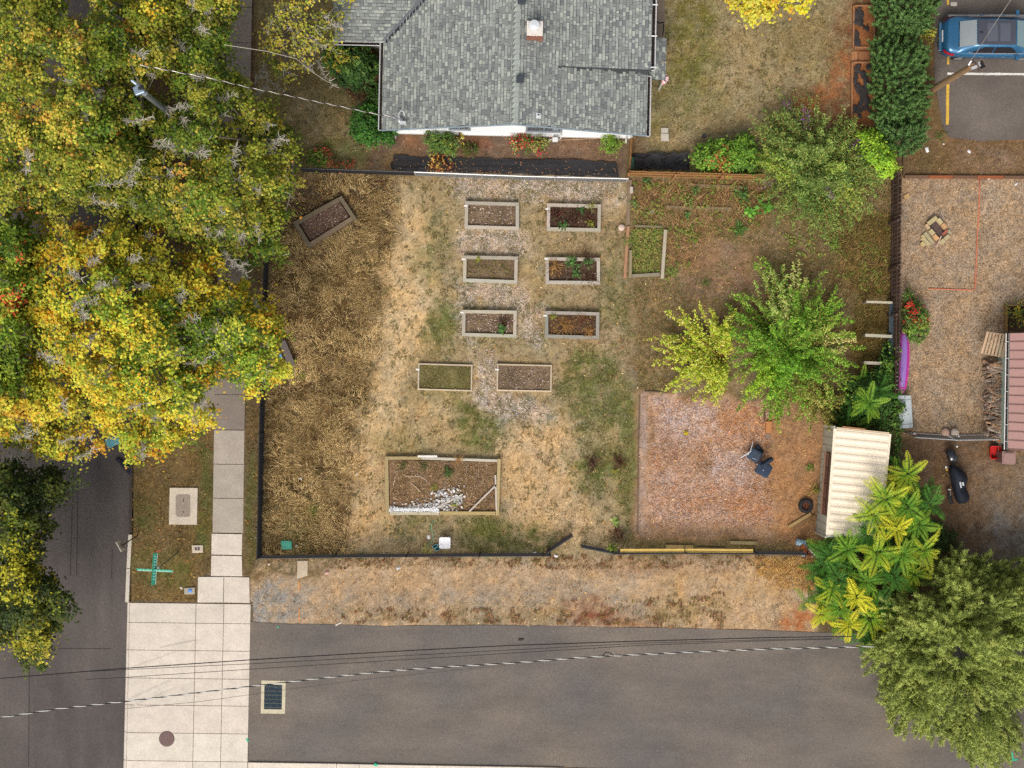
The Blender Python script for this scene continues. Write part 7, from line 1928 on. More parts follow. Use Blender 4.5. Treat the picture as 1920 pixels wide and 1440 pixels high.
# flower box at the photo edge
fb = thing('flower_box', 'timber flower box beside the outbuilding at the photo edge', 'planter', G(1910, 590))
for (x0, y0, x1, y1) in ((1883, 573, 1883, 622), (1881, 573.5, 1960, 573.5)): pb('board', x0, y0, x1, y1, 2.5, .32, S(150, 118, 74), fb)
soil_patch([(1885, 575), (1960, 575), (1960, 622), (1885, 622)], .2, S(80, 62, 46), fb)
clump('yellow_flowers', 'yellow-flowered plant filling the timber flower box', 1903, 588, .35, .75, 200, pal([(120, 140, 54), (150, 156, 66), (96, 116, 46), (230, 190, 50), (236, 204, 80)], [3, 2, 2, 1.4, .8]), (.11, .06), cat='flower')
# old beds with cloth by the conifers
for k, (x0, y0, x1, y1, lab) in enumerate(((1599, 13, 1637, 91, 'wood-edged bed of torn black cloth, nearer the top photo edge'), (1596, 119, 1640, 236, 'wood-edged bed of torn black cloth beside the middle conifer'))):
    t = thing('cloth_bed', lab, 'raised bed', G((x0 + x1) / 2, (y0 + y1) / 2), 'wood-edged cloth beds')
    wc = S(164, 118, 84)
    pb('board', x0, y0, x0 - 1, y1, 3, .2, wc, t); pb('board', x0 + 2, y0, x1, y0, 3, .2, wc, t); pb('board', x0 + 2, y1, x1, y1, 3, .2, wc, t)
    if k == 0: pb('board', x1, y0 + 2, x1, y1 - 2, 3, .2, wc, t)
    soil_patch([(x0 + 1.5, y0 + 1), (x1, y0 + 1), (x1, y1 - 1), (x0 + 1, y1 - 1)], .10, S(150, 98, 62), t)
    for q in range(27 if k else 15):
        cx, cy = random.uniform(x0 + 6, x1 - 10), random.uniform(y0 + 6, y1 - 6)
        if k == 0: cx = x0 + 4 + abs(random.gauss(0, 9))
        b = MB(); n_ = 9; base = G(cx, cy, .17); rr_ = random.uniform(.08, .22)
        a_ = [base + Vector((math.cos(t_) * rr_ * random.uniform(.5, 1.1), math.sin(t_) * rr_ * random.uniform(.7, 1.5), random.uniform(-.01, .05))) for t_ in np.linspace(0, 2 * math.pi, n_ + 1)[:-1]]
        b.add([base + Vector((0, 0, .05))] + a_, [(0, 1 + i, 1 + (i + 1) % n_) for i in range(n_)], jit(S(62, 58, 58), .15)); b.build('cloth_scrap', M_CLOTH, t)
for (x0, y0, x1, y1, c) in ((1596, 97, 1607, 117, S(170, 120, 84)), (1609, 97, 1630, 117, S(150, 102, 70))):
    o = pb('step_board', (x0 + x1) / 2, y0, (x0 + x1) / 2, y1, x1 - x0, .06, c, None); tag(o, ['paler board of the step between the two cloth beds', 'reddish board of the step between the two cloth beds'][0 if x0 < 1600 else 1], 'board')
# trellis-like timbers with old glazed frame by the fence
ll = thing('compost_bays', 'three pale rails and a ribbed metal back forming old compost bays at the east fence', 'compost bay', G(1650, 630))
for (x0, y0, x1, y1, w) in ((1624, 566, 1673, 567.5, 4), (1622, 628.5, 1672, 631, 5.5), (1620, 680, 1670, 682.5, 5.5)):
    a, e = G(x0, y0, .75), G(x1, y1, .75); board('rail', a, e, w / SC0, .12, S(190, 182, 160), ll)
    for f in (.05, .95):
        p = a.lerp(e, f); board('post', Vector((p.x, p.y, 0)), Vector((p.x, p.y, .68)), .09, .09, S(140, 126, 104), ll)
rows_ = []
for i in range(25):
    u = i / 24; x = 1667.5 + 9 * u
    h_ = .03 * math.sin(u * 6 * 2 * math.pi)
    rows_.append([G(x, 569, .62 + h_ + .10 * u), G(x - 1.2, 640, .62 + h_ + .10 * u), G(x - 2.2, 690, .62 + h_ + .1 * u)])
MB().grid(rows_, S(150, 164, 172)).build('ribbed_sheet', M_METAL, ll)
# ------------------------------------------------------------------ car
CX = G(1766, 77.5, .0); CX = Vector((19.42, 15.72, 0))
car = thing('parked_car', 'blue saloon car with a black glass roof parked between white lines', 'car', CX, rotz=R(-.6))
BLUE = S(46, 108, 150, .8); DB = S(26, 30, 38)
def interp(x, pts):
    for (a, va), (b, vb) in zip(pts, pts[1:]):
        if x <= b: 
            f = (x - a) / (b - a) if b > a else 0; f = f * f * (3 - 2 * f) if False else f
            return va + (vb - va) * max(0, min(1, f))
    return pts[-1][1]
WB_ = [(0, .50), (.05, .66), (.15, .78), (.35, .86), (.7, .91), (1.2, .925), (2.4, .93), (3.5, .92), (4.1, .90), (4.45, .82), (4.65, .66), (4.72, .5)]
ZT = [(0, .62), (.06, .80), (.16, .97), (.3, 1.01), (.7, 1.02), (1.4, .98), (2.4, .96), (3.4, .97), (3.9, .95), (4.4, .82), (4.66, .66), (4.72, .5)]
b = MB(); rows_ = []
for i in range(49):
    s = 4.72 * i / 48
    w, z = interp(s, WB_), interp(s, ZT)
    half = [(0, z + .025), (.45 * w, z + .018), (.72 * w, z), (.84 * w, z - .035), (.95 * w, z - .13), (w, z - .24 if z > .75 else z * .8), (w * .995, .46), (w * .97, .28), (w * .82, .2)]
    ring = [Vector((s, y, max(.18, q))) for y, q in half[::-1]] + [Vector((s, -y, max(.18, q))) for y, q in half[1:]]
    rows_.append(ring)
b.grid(rows_, BLUE); b.add(rows_[0], [tuple(range(17))[::-1]], BLUE); b.add(rows_[-1], [tuple(range(17))], BLUE)
b.build('body', M_CAR, car, local=True, smooth=True)
# greenhouse
GH = [(.62, .66, 1.0), (1.36, .60, 1.40), (1.9, .605, 1.45), (2.6, .60, 1.45), (3.12, .575, 1.40), (3.82, .66, .99)]
def gring(s):
    w = interp(s, [(a, b_) for a, b_, c_ in GH]); z = interp(s, [(a, c_) for a, b_, c_ in GH])
    bw = .80
    return w, z, bw
b = MB(); rows_ = []
for i in range(33):
    s = .62 + 3.2 * i / 32; w, z, bw = gring(s); f = (z - .98) / .47
    ww = w if f > .05 else .66
    rows_.append([Vector((s, y, q)) for y, q in ((-.80, .95), (-(.80 + ww) / 2 - .02, .95 + (z - .95) * .55), (-ww - .02, z - .045), (-ww + .04, z), (0, z + .02), (ww - .04, z), (ww + .02, z - .045), ((.80 + ww) / 2 + .02, .95 + (z - .95) * .55), (.80, .95))])
b.grid(rows_, BLUE); b.build('cabin_shell', M_CAR, car, local=True, smooth=True)
def glass(name, s0, s1, w0, w1, z0, z1, col, up=.014, m=M_GLASS, n=8, curve=.02):
    b = MB(); rr = []
    for i in range(n + 1):
        u = i / n; s = s0 + (s1 - s0) * u; w = w0 + (w1 - w0) * u
        zz = z0 + (z1 - z0) * u
        rr.append([Vector((s + curve * 2 * (y / .6) ** 2 * (-1 if z1 > z0 else 1) * 0, y * w, zz + up + curve * (1 - abs(y) ** 2))) for y in (-1, -.66, -.33, 0, .33, .66, 1)])
    b.grid(rr, col); return b.build(name, m, car, local=True, smooth=True)
glass('rear_window', .70, 1.34, .575, .565, 1.045, 1.395, S(150, 158, 160))
glass('roof_glass', 1.36, 3.06, .555, .545, 1.44, 1.44, S(70, 72, 82), up=.025, m=M_PAINT)
for s0, s1 in ((1.78, 2.25), (2.36, 2.82)): glass('sunroof_pane', s0, s1, .40, .40, 1.447, 1.447, S(88, 92, 102), up=.028, m=M_GLASS)
glass('windscreen', 3.14, 3.76, .56, .62, 1.395, 1.03, S(126, 150, 156))
MB().box((.68, 0, 1.035), (.04, 1.1, .02), DB).build('window_seal', M_RUBBER, car, local=True)
MB().box((3.80, 0, 1.0), (.05, 1.2, .02), DB).build('wiper_cowl', M_RUBBER, car, local=True)
for sgn in (-1, 1):
    for (s0, s1) in ((1.30, 2.16), (2.22, 3.22)):
        b = MB(); rr = []
        for i in range(7):
            s = s0 + (s1 - s0) * i / 6; w, z, bw = gring(s)
            e = min(1, (s - 1.2) / .5) if s0 < 2 else min(1, (3.5 - s) / .6)
            za, zb = .985, .985 + (z - .07 - .985) * max(.1, e)
            ya = .80 + (w - .80) * (za - .95) / (z - .95) + .03; yb = .80 + (w - .80) * (zb - .95) / (z - .95) + .034
            rr.append([Vector((s, sgn * ya, za)), Vector((s, sgn * (ya + yb) / 2 + sgn * .012, (za + zb) / 2)), Vector((s, sgn * yb, zb))])
        b.grid(rr, S(36, 36, 42)); b.build('side_window', M_GLASS, car, local=True)
    MB().tube([(s, sgn * (.825 if 1.2 < s < 3.5 else .79), .985) for s in np.linspace(1.12, 3.62, 14)], .011, S(214, 196, 190), n=5).build('chrome_strip', M_METAL, car, local=True)
    w_ = MB()
    b = MB(); p = [(.10, .72), (.10, .80), (.22, .86), (.45, .90), (.58, .885)]
    rr = [[Vector((s, sgn * (interp(s, WB_) + .008 - .035), .90)), Vector((s, sgn * (interp(s, WB_) + .006), .82)), Vector((s, sgn * (interp(s, WB_) + .008), .72))] for s in (.05, .12, .22, .36, .52)]
    b.grid(rr, S(190, 24, 44)); b.build('tail_light', M_PLASTIC, car, local=True)
    b = MB(); b.box((3.30, sgn * 1.02, .99), (.14, .20, .12), BLUE); b.tube([(3.34, sgn * .82, .96), (3.32, sgn * .95, .97)], .025, BLUE, n=6); b.build('mirror', M_CAR, car, local=True, bevel=.03)
    for s in (1.75, 2.75): MB().box((s, sgn * .935, .80), (.2, .03, .03), S(120, 160, 190)).build('door_handle', M_METAL, car, local=True)
    for s in (.88, 3.78):
        wh = thing('wheel', None, None, (s, sgn * .80, .33)); wh.parent = car
        MB().lathe((0, 0, 0), [(.2, -.11), (.31, -.11), (.33, -.08), (.33, .08), (.31, .11), (.2, .11)], S(34, 34, 36), n=24, M=Matrix.Rotation(R(90), 3, 'X')).build('tyre', M_RUBBER, wh, local=True, smooth=False)
        MB().lathe((0, sgn * .10, 0), [(.03, 0), (.2, .0), (.21, .02)], S(176, 178, 182), n=10, M=Matrix.Rotation(R(90), 3, 'X')).build('rim', M_METAL, wh, local=True)
    b = MB(); b.box((4.5, sgn * .62, .70), (.22, .30, .10), S(210, 214, 216)); b.build('headlight', M_GLASS, car, local=True, bevel=.04)
MB().box((.02, 0, .72), (.03, .52, .12), S(226, 226, 226)).build('number_plate', M_PLASTIC, car, local=True)
MB().box((-.03, 0, .60), (.12, 1.3, .08), S(70, 118, 150)).build('bumper_lip', M_CAR, car, local=True, bevel=.03)
MB().box((1.52, -.02, 1.50), (.17, .05, .05), S(24, 26, 30)).build('antenna_fin', M_PLASTIC, car, local=True, bevel=.02)

# ------------------------------------------------------------------ covered motorcycle
mo = thing('covered_motorcycle', 'motorcycle under a black cover with its front wheel sticking out', 'motorcycle', G(1795, 900))
OUT = [(872, 1783, 1792, .7), (876, 1780, 1798, .9), (882, 1779, 1806, 1.0), (889, 1779, 1812, 1.08), (896, 1781, 1815, 1.1), (902, 1783, 1814, 1.05), (909, 1785, 1811, .95), (917, 1786, 1811, .92), (925, 1788, 1815, .98), (933, 1790, 1818, 1.0), (940, 1793, 1817, .92), (944, 1798, 1811, .7)]
rows_ = []
for (y, xa, xb, h) in OUT:
    ring = []
    for k in range(19):
        u = k / 18; zz = .14 + (h - .14) * max(0, 1 - abs(2 * u - .95) ** 2.2) ** .6
        zz += .035 * math.sin(k * 1.7 + y * .35) * (1 if 0 < k < 18 else 0)
        ring.append(G(xa + (xb - xa) * u + .5 * math.sin(k + y), y + 3.0 * (u - .5) * (1 if y < 905 else -.6), max(.14, zz)))
    rows_.append(ring)
b = MB().grid(rows_, S(44, 48, 58)); cv = b.build('cover', M_CLOTH, mo, smooth=True)
ss = cv.modifiers.new('smooth', 'SUBSURF'); ss.levels = 1; ss.render_levels = 1
b = MB(); rr = [[G(1789 + 3.2 * i, 885.5 - 1.2 * i - .8, 1.075 + .03 * math.sin(i)), G(1789 + 3.2 * i, 885.5 - 1.2 * i + .6, 1.08 + .03 * math.sin(i))] for i in range(6)]
for k, (x0, y0, x1, y1) in enumerate(((1800.3, 904, 1802.2, 914.5), (1804.8, 904.5, 1806.6, 910.5))):
    for q in range(7 if k == 0 else 4):
        f = (q + .5) / (7 if k == 0 else 4); x, y = x0 + (x1 - x0) * f, y0 + (y1 - y0) * f
        MB().box(G(x, y, 1.0), (.075, .042, .012), S(214, 216, 222), rz=R(10)).build('lettering', M_PLASTIC, mo)
fw = MB(); q = G(1778.5, 855, 0); dirw = Vector((.42, -.9, 0)).normalized()
Mw = Matrix((dirw, Vector((0, 0, 1)), dirw.cross(Vector((0, 0, 1))))).transposed()
MB().lathe(q + Vector((0, 0, .30)), [(.2, -.07), (.28, -.07), (.30, 0), (.28, .07), (.2, .07)], S(34, 34, 36), n=22, M=Mw).build('front_wheel', M_RUBBER, mo)
b = MB(); rr = []
for i in range(11):
    a = R(-10 + 145 * i / 10); c = q + Vector((0, 0, .30)) + dirw * math.cos(a) * -.38 + Vector((0, 0, math.sin(a) * .38)); sdv = Vector((-dirw.y, dirw.x, 0)) * .17
    rr.append([c - sdv - Vector((0, 0, .05)), c - sdv * .5, c, c + sdv * .5, c + sdv - Vector((0, 0, .05))])
b.grid(rr, S(44, 46, 52)); b.build('mudguard', M_CAR, mo, smooth=True)
for s in (-.06, .07):
    n_ = Vector((-dirw.y, dirw.x, 0)) * s * 1.6
    MB().tube([q + n_ + Vector((0, 0, .36)), q + n_ + dirw * .24 + Vector((0, 0, .62))], .025, S(96, 98, 104), n=7).build('fork', M_METAL, mo)
MB().tube([G(1779, 924, .35), G(1781, 936, .35), G(1785, 944, .35)], .09, S(40, 40, 44), n=10).build('saddlebag', M_PLASTIC, mo); MB().tube([G(1781, 921, .4), G(1782.5, 929, .42)], .03, S(170, 166, 160), n=6).build('exhaust', M_METAL, mo)
MB().box(G(1774, 876, .7), (.09, .1, .06), S(230, 230, 230)).build('mirror', M_METAL, mo, bevel=.02); MB().box(G(1775, 881, .6), (.08, .06, .05), S(226, 176, 60)).build('indicator', M_PLASTIC, mo)
MB().box(G(1769, 892, .3), (.12, .05, .03), S(180, 150, 80)).build('footpeg', M_METAL, mo); MB().tube([G(1770, 890, .3), G(1782, 898, .35)], .02, S(80, 70, 64), n=5).build('footpeg_arm', M_METAL, mo); MB().box(G(1780, 918, .45), (.14, .05, .04), S(214, 206, 206)).build('lever', M_METAL, mo)

# ------------------------------------------------------------------ poles and wires
up_ = thing('utility_pole', 'bare timber pole with a flood lamp, rising beside the parked car', 'utility pole', G(1741, 172))
ptop = G(1822, 124.5, 6.0)
b = MB(); pb0 = G(1741, 172, 0)
b.tube([pb0.lerp(ptop, k / 6) for k in range(7)], [.17 - .045 * k / 6 for k in range(7)], S(150, 122, 92), n=14); b.build('shaft', M_WOOD, up_, smooth=False)
ux = (ptop - pb0); ux.z = 0; ux.normalize()
MB().box(G(1828, 126, 6.05), (.30, .12, .08), S(224, 224, 226), rz=R(20)).build('lamp_arm', M_METAL, up_)
b = MB(); q = G(1839, 121.5, 6.1); rz = R(24); Mx = Matrix.Rotation(rz, 3, 'Z')
for c, s in (((0, .19, 0), (.30, .05, .16)), ((0, -.19, 0), (.30, .05, .16)), ((.14, 0, 0), (.04, .34, .16)), ((-.14, 0, 0), (.04, .34, .16)), ((0, 0, -.07), (.26, .34, .03))): b.box(q + Mx @ Vector(c), s, S(132, 116, 108), rz=rz)
b.build('lamp_housing', M_METAL, up_); MB().box(q + Mx @ Vector((-.03, .05, -.02)), (.10, .2, .06), S(214, 214, 216), rz=rz).build('bulb', M_METAL, up_); MB().box(q + Mx @ Vector((.04, -.03, -.01)), (.10, .26, .05), S(30, 30, 34), rz=rz).build('ballast', M_PAINT, up_)
MB().tube([G(1816, 122, 6.0), G(1821, 114, 6.1)], .03, S(220, 220, 222), n=6).build('insulator', M_METAL, up_); MB().tube([G(1823, 119, 6.0), G(1826, 115, 6.0), G(1824, 110, 6.0)], .02, S(60, 60, 66), n=5).build('conduit', M_METAL, up_)
def twisted(name, label, pts, r, pitch, c1, c2, n_per=8, group=None, z_sag=0.0):
    """a bare bright wire wound round a black one, hung between points"""
    t = thing(name, label, 'cable', pts[0], group)
    tot = sum((pts[i + 1] - pts[i]).length for i in range(len(pts) - 1)); N = int(tot / pitch * n_per)
    def at(s):
        s *= tot
        for i in range(len(pts) - 1):
            L_ = (pts[i + 1] - pts[i]).length
            if s <= L_ or i == len(pts) - 2: return pts[i].lerp(pts[i + 1], s / L_)
            s -= L_
    ctrs = [at(i / N) for i in range(N + 1)]
    t_ = (pts[-1] - pts[0]).normalized(); u = t_.cross(Vector((0, 0, 1))).normalized(); w = t_.cross(u)
    for nm, ph, cc, m in (('bare_wire', 0, c1, M_METAL), ('insulated_wire', math.pi, c2, M_RUBBER)):
        b = MB(); b.tube([c + (u * math.cos(ph + 2 * math.pi * i / n_per) * .6 + w * math.sin(ph + 2 * math.pi * i / n_per)) * r for i, c in enumerate(ctrs)], r * .95, cc, n=5); b.build(nm, m, t)
    return t
def sagline(px, z0, z1, sag):
    n = len(px); return [G(x, y, z0 + (z1 - z0) * i / (n - 1) - sag * 4 * (i / (n - 1)) * (1 - i / (n - 1))) for i, (x, y) in enumerate(px)]
twisted('service_cable', 'thick twisted black and silver overhead cable crossing lane and road', sagline([(-80, 1358), (0, 1345.5), (115, 1328), (235, 1315), (352, 1301), (470, 1287), (600, 1271.5), (720, 1258.5), (840, 1250), (960, 1243), (1080, 1233.5), (1140, 1230), (1200, 1227), (1320, 1221.5), (1440, 1216.5), (1560, 1214), (1640, 1212)], 7.5, 7.5, .4), .021, .72, S(236, 234, 228, .95), S(36, 34, 36), group='overhead cables')
lp = [G(1130, 1230, 7.3), G(1132, 1226, 7.4), G(1136, 1223.2, 7.45), G(1141, 1223, 7.45), G(1146, 1226, 7.4), G(1150, 1229.5, 7.3)]
o = MB().tube(lp, .018, S(30, 30, 34), n=6).build('cable_loop', M_RUBBER, origin=lp[0]); tag(o, 'small black loop of slack on the twisted overhead cable', 'cable')
for k, (px, r, lab) in enumerate((([(-60, 1277), (75, 1266), (235, 1253), (480, 1236.5), (640, 1227), (800, 1218), (960, 1210), (1200, 1202), (1440, 1195.5), (1600, 1193)], .020, 'uppermost and thickest of the plain black overhead wires'), ([(170, 1259), (235, 1255.5), (480, 1244), (960, 1218.5), (1200, 1206), (1440, 1199.5), (1560, 1197)], .011, 'middle one of the thin black overhead wires'), ([(160, 1274), (235, 1270), (480, 1254), (960, 1224.5), (1200, 1210), (1440, 1201.5), (1560, 1198.5)], .011, 'lowest of the thin black overhead wires'), ([(230, 1329), (370, 1316), (560, 1290), (700, 1272), (880, 1254), (960, 1247)], .008, 'hair-thin grey wire hanging just under the twisted cable'))):
    pts = sagline(px, 8.0 + .2 * k, 8.0 + .2 * k, .3); b = MB().tube(pts, r, S(44, 42, 46) if k < 3 else S(84, 78, 76), n=5); o = b.build('overhead_wire', M_RUBBER, origin=pts[0]); tag(o, lab, 'cable', 'overhead cables')
twisted('service_cable', 'twisted pale overhead cable from the house mast towards the street trees', sagline([(748, 221.5), (690, 211), (640, 200), (590, 190), (540, 179), (470, 165), (400, 148), (262, 122)], 3.9, 9.6, .5), .017, .66, S(226, 218, 206, .95), S(70, 64, 60), group='overhead cables')
pts = sagline([(632, 161), (612, 152), (590, 138), (570, 122), (555, 110), (500, 96), (420, 84)], 3.4, 8.5, .2)
b = MB().tube(pts, .012, S(206, 196, 180), n=5); o = b.build('overhead_wire', M_RUBBER, origin=pts[0]); tag(o, 'pale wire slanting past the rhododendron into the street tree', 'cable', 'overhead cables')
pts = [G(1821, 113, 6.1), G(1833, 95, 6.0), G(1860, 52, 6.0), G(1895, 0, 6.2), G(1940, -70, 6.6)]
b = MB().tube(pts, .012, S(196, 186, 178), n=5); o = b.build('overhead_wire', M_METAL, origin=pts[0]); tag(o, 'pale wire running from the lamp pole over the parked car', 'cable', 'overhead cables')
sp2 = thing('street_pole', 'grey street-light pole poking through the olive-green street tree', 'utility pole', G(374, 256))
q = G(258, 158, 10.2); MB().tube([Vector((G(374, 256).x, G(374, 256).y, 0)), Vector((q.x + .2, q.y - .3, 10.0))], [.15, .11], S(150, 156, 160), n=12).build('shaft', M_METAL, sp2)
MB().tube([G(264, 164, 10.1), G(254, 156, 10.5), G(246, 150, 10.6)], [.07, .06, .05], S(170, 184, 200), n=8).build('arm', M_METAL, sp2); MB().box(G(261, 169, 10.1), (.40, .36, .18), S(150, 168, 184), rz=R(20)).build('lamp_head', M_METAL, sp2, bevel=.05); MB().box(G(264, 164, 10.25), (.2, .18, .1), S(30, 32, 36)).build('sensor', M_PLASTIC, sp2, bevel=.02)

# ------------------------------------------------------------------ street furniture of the strip
sg_ = thing('street_sign', 'street-name sign with two crossed green blades on a leaning pole', 'sign', G(333, 1036))
tp_ = G(299, 1064, 3.0); bs = G(333, 1036, 0)
MB().tube([bs, bs.lerp(tp_, .5), tp_], [.035, .03, .03], S(126, 124, 118), n=8).build('pole', M_METAL, sg_)
TEAL = S(58, 178, 146)
def blade(p0, p1, z, tilt, nbars):
    a, e = G(*p0, z), G(*p1, z); d_ = (e - a).normalized(); n = Vector((-d_.y, d_.x, 0)); hgt = .26
    upv = (Vector((0, 0, 1)) * math.cos(tilt) + n * math.sin(tilt)).normalized()
    nn = d_.cross(upv)
    b = MB(); c = [a, e, e + upv * hgt, a + upv * hgt]; b.add([v + nn * .006 for v in c] + [v - nn * .006 for v in c], [(0, 1, 2, 3), (7, 6, 5, 4), (0, 4, 5, 1), (1, 5, 6, 2), (2, 6, 7, 3), (3, 7, 4, 0)], TEAL)
    o = b.build('blade', M_PAINT, sg_)
    b = MB(); c = [a - upv * .012, e - upv * .012, e + upv * .012, a + upv * .012]; b.add([v + nn * .012 for v in c] + [v - nn * .012 for v in c], [(0, 1, 2, 3), (7, 6, 5, 4), (0, 4, 5, 1), (1, 5, 6, 2), (2, 6, 7, 3), (3, 7, 4, 0)], S(236, 236, 226)); b.build('white_edge', M_PAINT, o)
    for q in range(9):
        p = a.lerp(e, .1 + .09 * q) + upv * .13 + nn * .010 * (1 if nn.z > 0 else -1)
        MB().box(p, (.05, .012, .10), S(176, 226, 222), M=Matrix((d_, nn, upv)).transposed()).build('lettering', M_PAINT, o)
    return o
blade((258, 1069.5), (325, 1072.5), 3.0, R(26), 0); blade((295.0, 1036.5), (291.5, 1096), 3.05, R(-26), 0)
MB().box(tp_ + Vector((0, 0, .1)), (.08, .08, .2), S(150, 170, 160)).build('bracket', M_METAL, sg_)
MB().box(G(297.5, 1033, 3.1), (.22, .05, .05), S(170, 70, 54), rz=R(15)).build('red_tip', M_PAINT, sg_)
s2 = thing('road_sign', 'thin road sign seen edge-on, leaning out over the kerb of the west road', 'sign', G(258, 1004))
MB().tube([G(258, 1004, 0), G(229, 1022.5, 2.4)], .028, S(70, 66, 62), n=8).build('pole', M_METAL, s2)
a = G(226, 1024, 2.3); MB().box(a, (.03, .48, .6), S(214, 206, 190), rz=R(30)).build('plate', M_PAINT, s2); MB().box(G(229.5, 1022.5, 2.3), (.05, .3, .05), S(120, 112, 104), rz=R(30)).build('bracket', M_METAL, s2)
vb = thing('utility_vault', 'square concrete pad with a worn oblong cover in the strip', 'utility cover', G(344, 949))
MB().prism(gp([(319, 914), (371.5, 914.5), (370, 983.5), (317.5, 983)]), -.1, .09, S(216, 202, 182)).build('pad', M_CONC, vb, bevel=.015)
q = G(344, 948, .0); MB().prism(rrect(q.x, q.y, .33, .51, .12), .092, .102, S(166, 152, 138)).build('cover', M_STONE, vb)
for y in (938, 960): MB().box(G(344, y, .105), (.03, .14 if y < 950 else .08, .01), S(52, 44, 42)).build('lift_slot', M_METAL, vb)
v2 = thing('meter_box', 'small concrete box with two dark holes in the strip', 'utility cover', G(370, 1029)); MB().prism(gp([(360, 1022), (381, 1021.5), (381.5, 1036), (361, 1036.5)]), -.05, .08, S(206, 190, 170)).build('pad', M_CONC, v2, bevel=.015)
for x in (367.2, 372.5): MB().box(G(x, 1029, .084), (.10, .14, .01), S(90, 80, 84)).build('hole', M_METAL, v2)
v3 = thing('meter_box', 'small grey box with a sky-blue cap at the corner of the strip', 'utility cover', G(356, 1107)); MB().prism(gp([(346, 1102), (366, 1101), (366, 1114), (346, 1114)]), -.05, .08, S(176, 168, 154)).build('pad', M_CONC, v3, bevel=.015); MB().lathe(G(356.5, 1107.5, .08), [(.09, 0), (.09, .02), (.03, .035)], S(84, 142, 214), n=16).build('cap', M_PLASTIC, v3)
mh = thing('manhole_cover', 'round brown iron manhole cover in the concrete apron', 'manhole', G(313, 1385))
q = G(313, 1385, .0); MB().lathe(q, [(.36, .028), (.36, .036), (.34, .037)], S(104, 88, 84), n=36).build('rim', M_METAL, mh); MB().lathe(q, [(.335, .03), (.335, .041), (.3, .043)], S(122, 100, 96), n=36).build('lid', M_STONE, mh)
for i in range(-5, 6):
    L_ = math.sqrt(max(.01, .31 ** 2 - (i * .055) ** 2)) * 2
    MB().box(q + Vector((i * .055, 0, .046)), (.022, L_, .008), S(110, 88, 86), rz=0).build('tread_bar', M_METAL, mh)
dg = thing('storm_drain', 'iron storm drain grate in a concrete collar at the mouth of the lane', 'drain', G(512, 1306))
cor = [(490.5, 1275.5), (536, 1276.5), (534.5, 1338), (489, 1337.5)]; inn = [(496, 1283), (529.5, 1284), (528.5, 1330), (495, 1329.5)]
for i in range(4):
    j = (i + 1) % 4; MB().prism(gp([cor[i], cor[j], inn[j], inn[i]]), -.1, .032, S(206, 196, 168)).build('collar', M_CONC, dg)
MB().prism(gp(inn), -.05, .0235, S(24, 30, 40)).build('pit', M_SOIL, dg)
lq = lambda u, v: G(*[(inn[0][k] * (1 - u) + inn[1][k] * u) * (1 - v) + (inn[3][k] * (1 - u) + inn[2][k] * u) * v for k in (0, 1)])
for i in range(15):
    u = (i + .5) / 15; a, e = lq(u, 0), lq(u, 1); a.z = e.z = .03; MB().tube([a, e], .012, S(110, 130, 140), n=4).build('bar', M_METAL, dg)
for i in range(6):
    v = (i + .5) / 6; a, e = lq(0, v), lq(1, v); a.z = e.z = .036; MB().tube([a, e], .012, S(150, 150, 140), n=4).build('cross_bar', M_METAL, dg)
# teal-lidded cart and storm inlet at the kerb under the golden tree
ct = thing('recycling_cart', 'cart with a teal lid at the road edge, half under the golden tree', 'cart', G(213, 828))
q = G(212, 828, .9); q.z = 0; rz = R(25); Mx = Matrix.Rotation(rz, 3, 'Z')
MB().box(q + Vector((0, 0, .40)), (.55, .34, .98), S(34, 52, 66), rz=rz).build('body', M_PLASTIC, ct, bevel=.04); MB().box(q + Vector((0, 0, .93)), (.64, .40, .06), S(98, 168, 182), rz=rz).build('lid', M_PLASTIC, ct, bevel=.02); MB().tube([q + Mx @ Vector((-.3, .1, .85)), q + Mx @ Vector((-.36, 0, .86)), q + Mx @ Vector((-.3, -.1, .85))], .018, S(40, 60, 70), n=6).build('handle', M_PLASTIC, ct)
inl = MB().prism(gp([(216, 860), (224, 860), (246, 878), (246, 890), (240, 888)]), -.13, .03, S(44, 46, 62)); o = inl.build('kerb_inlet', M_METAL, origin=G(232, 874)); tag(o, 'dark wedge-shaped kerb inlet at the road edge below the golden tree', 'drain inlet')
rust = MB()
o = crumple('oil_rag', 'small dark crumpled rag on the lane', 'rag', 977, 1198.5, .14, .07, .05, S(70, 62, 60), z=.025)
o = crumple('litter', 'white smear of paper in the car park near the yellow line', 'litter', 1788, 8, .16, .10, .04, S(206, 198, 186), z=.03, group='scraps of litter')

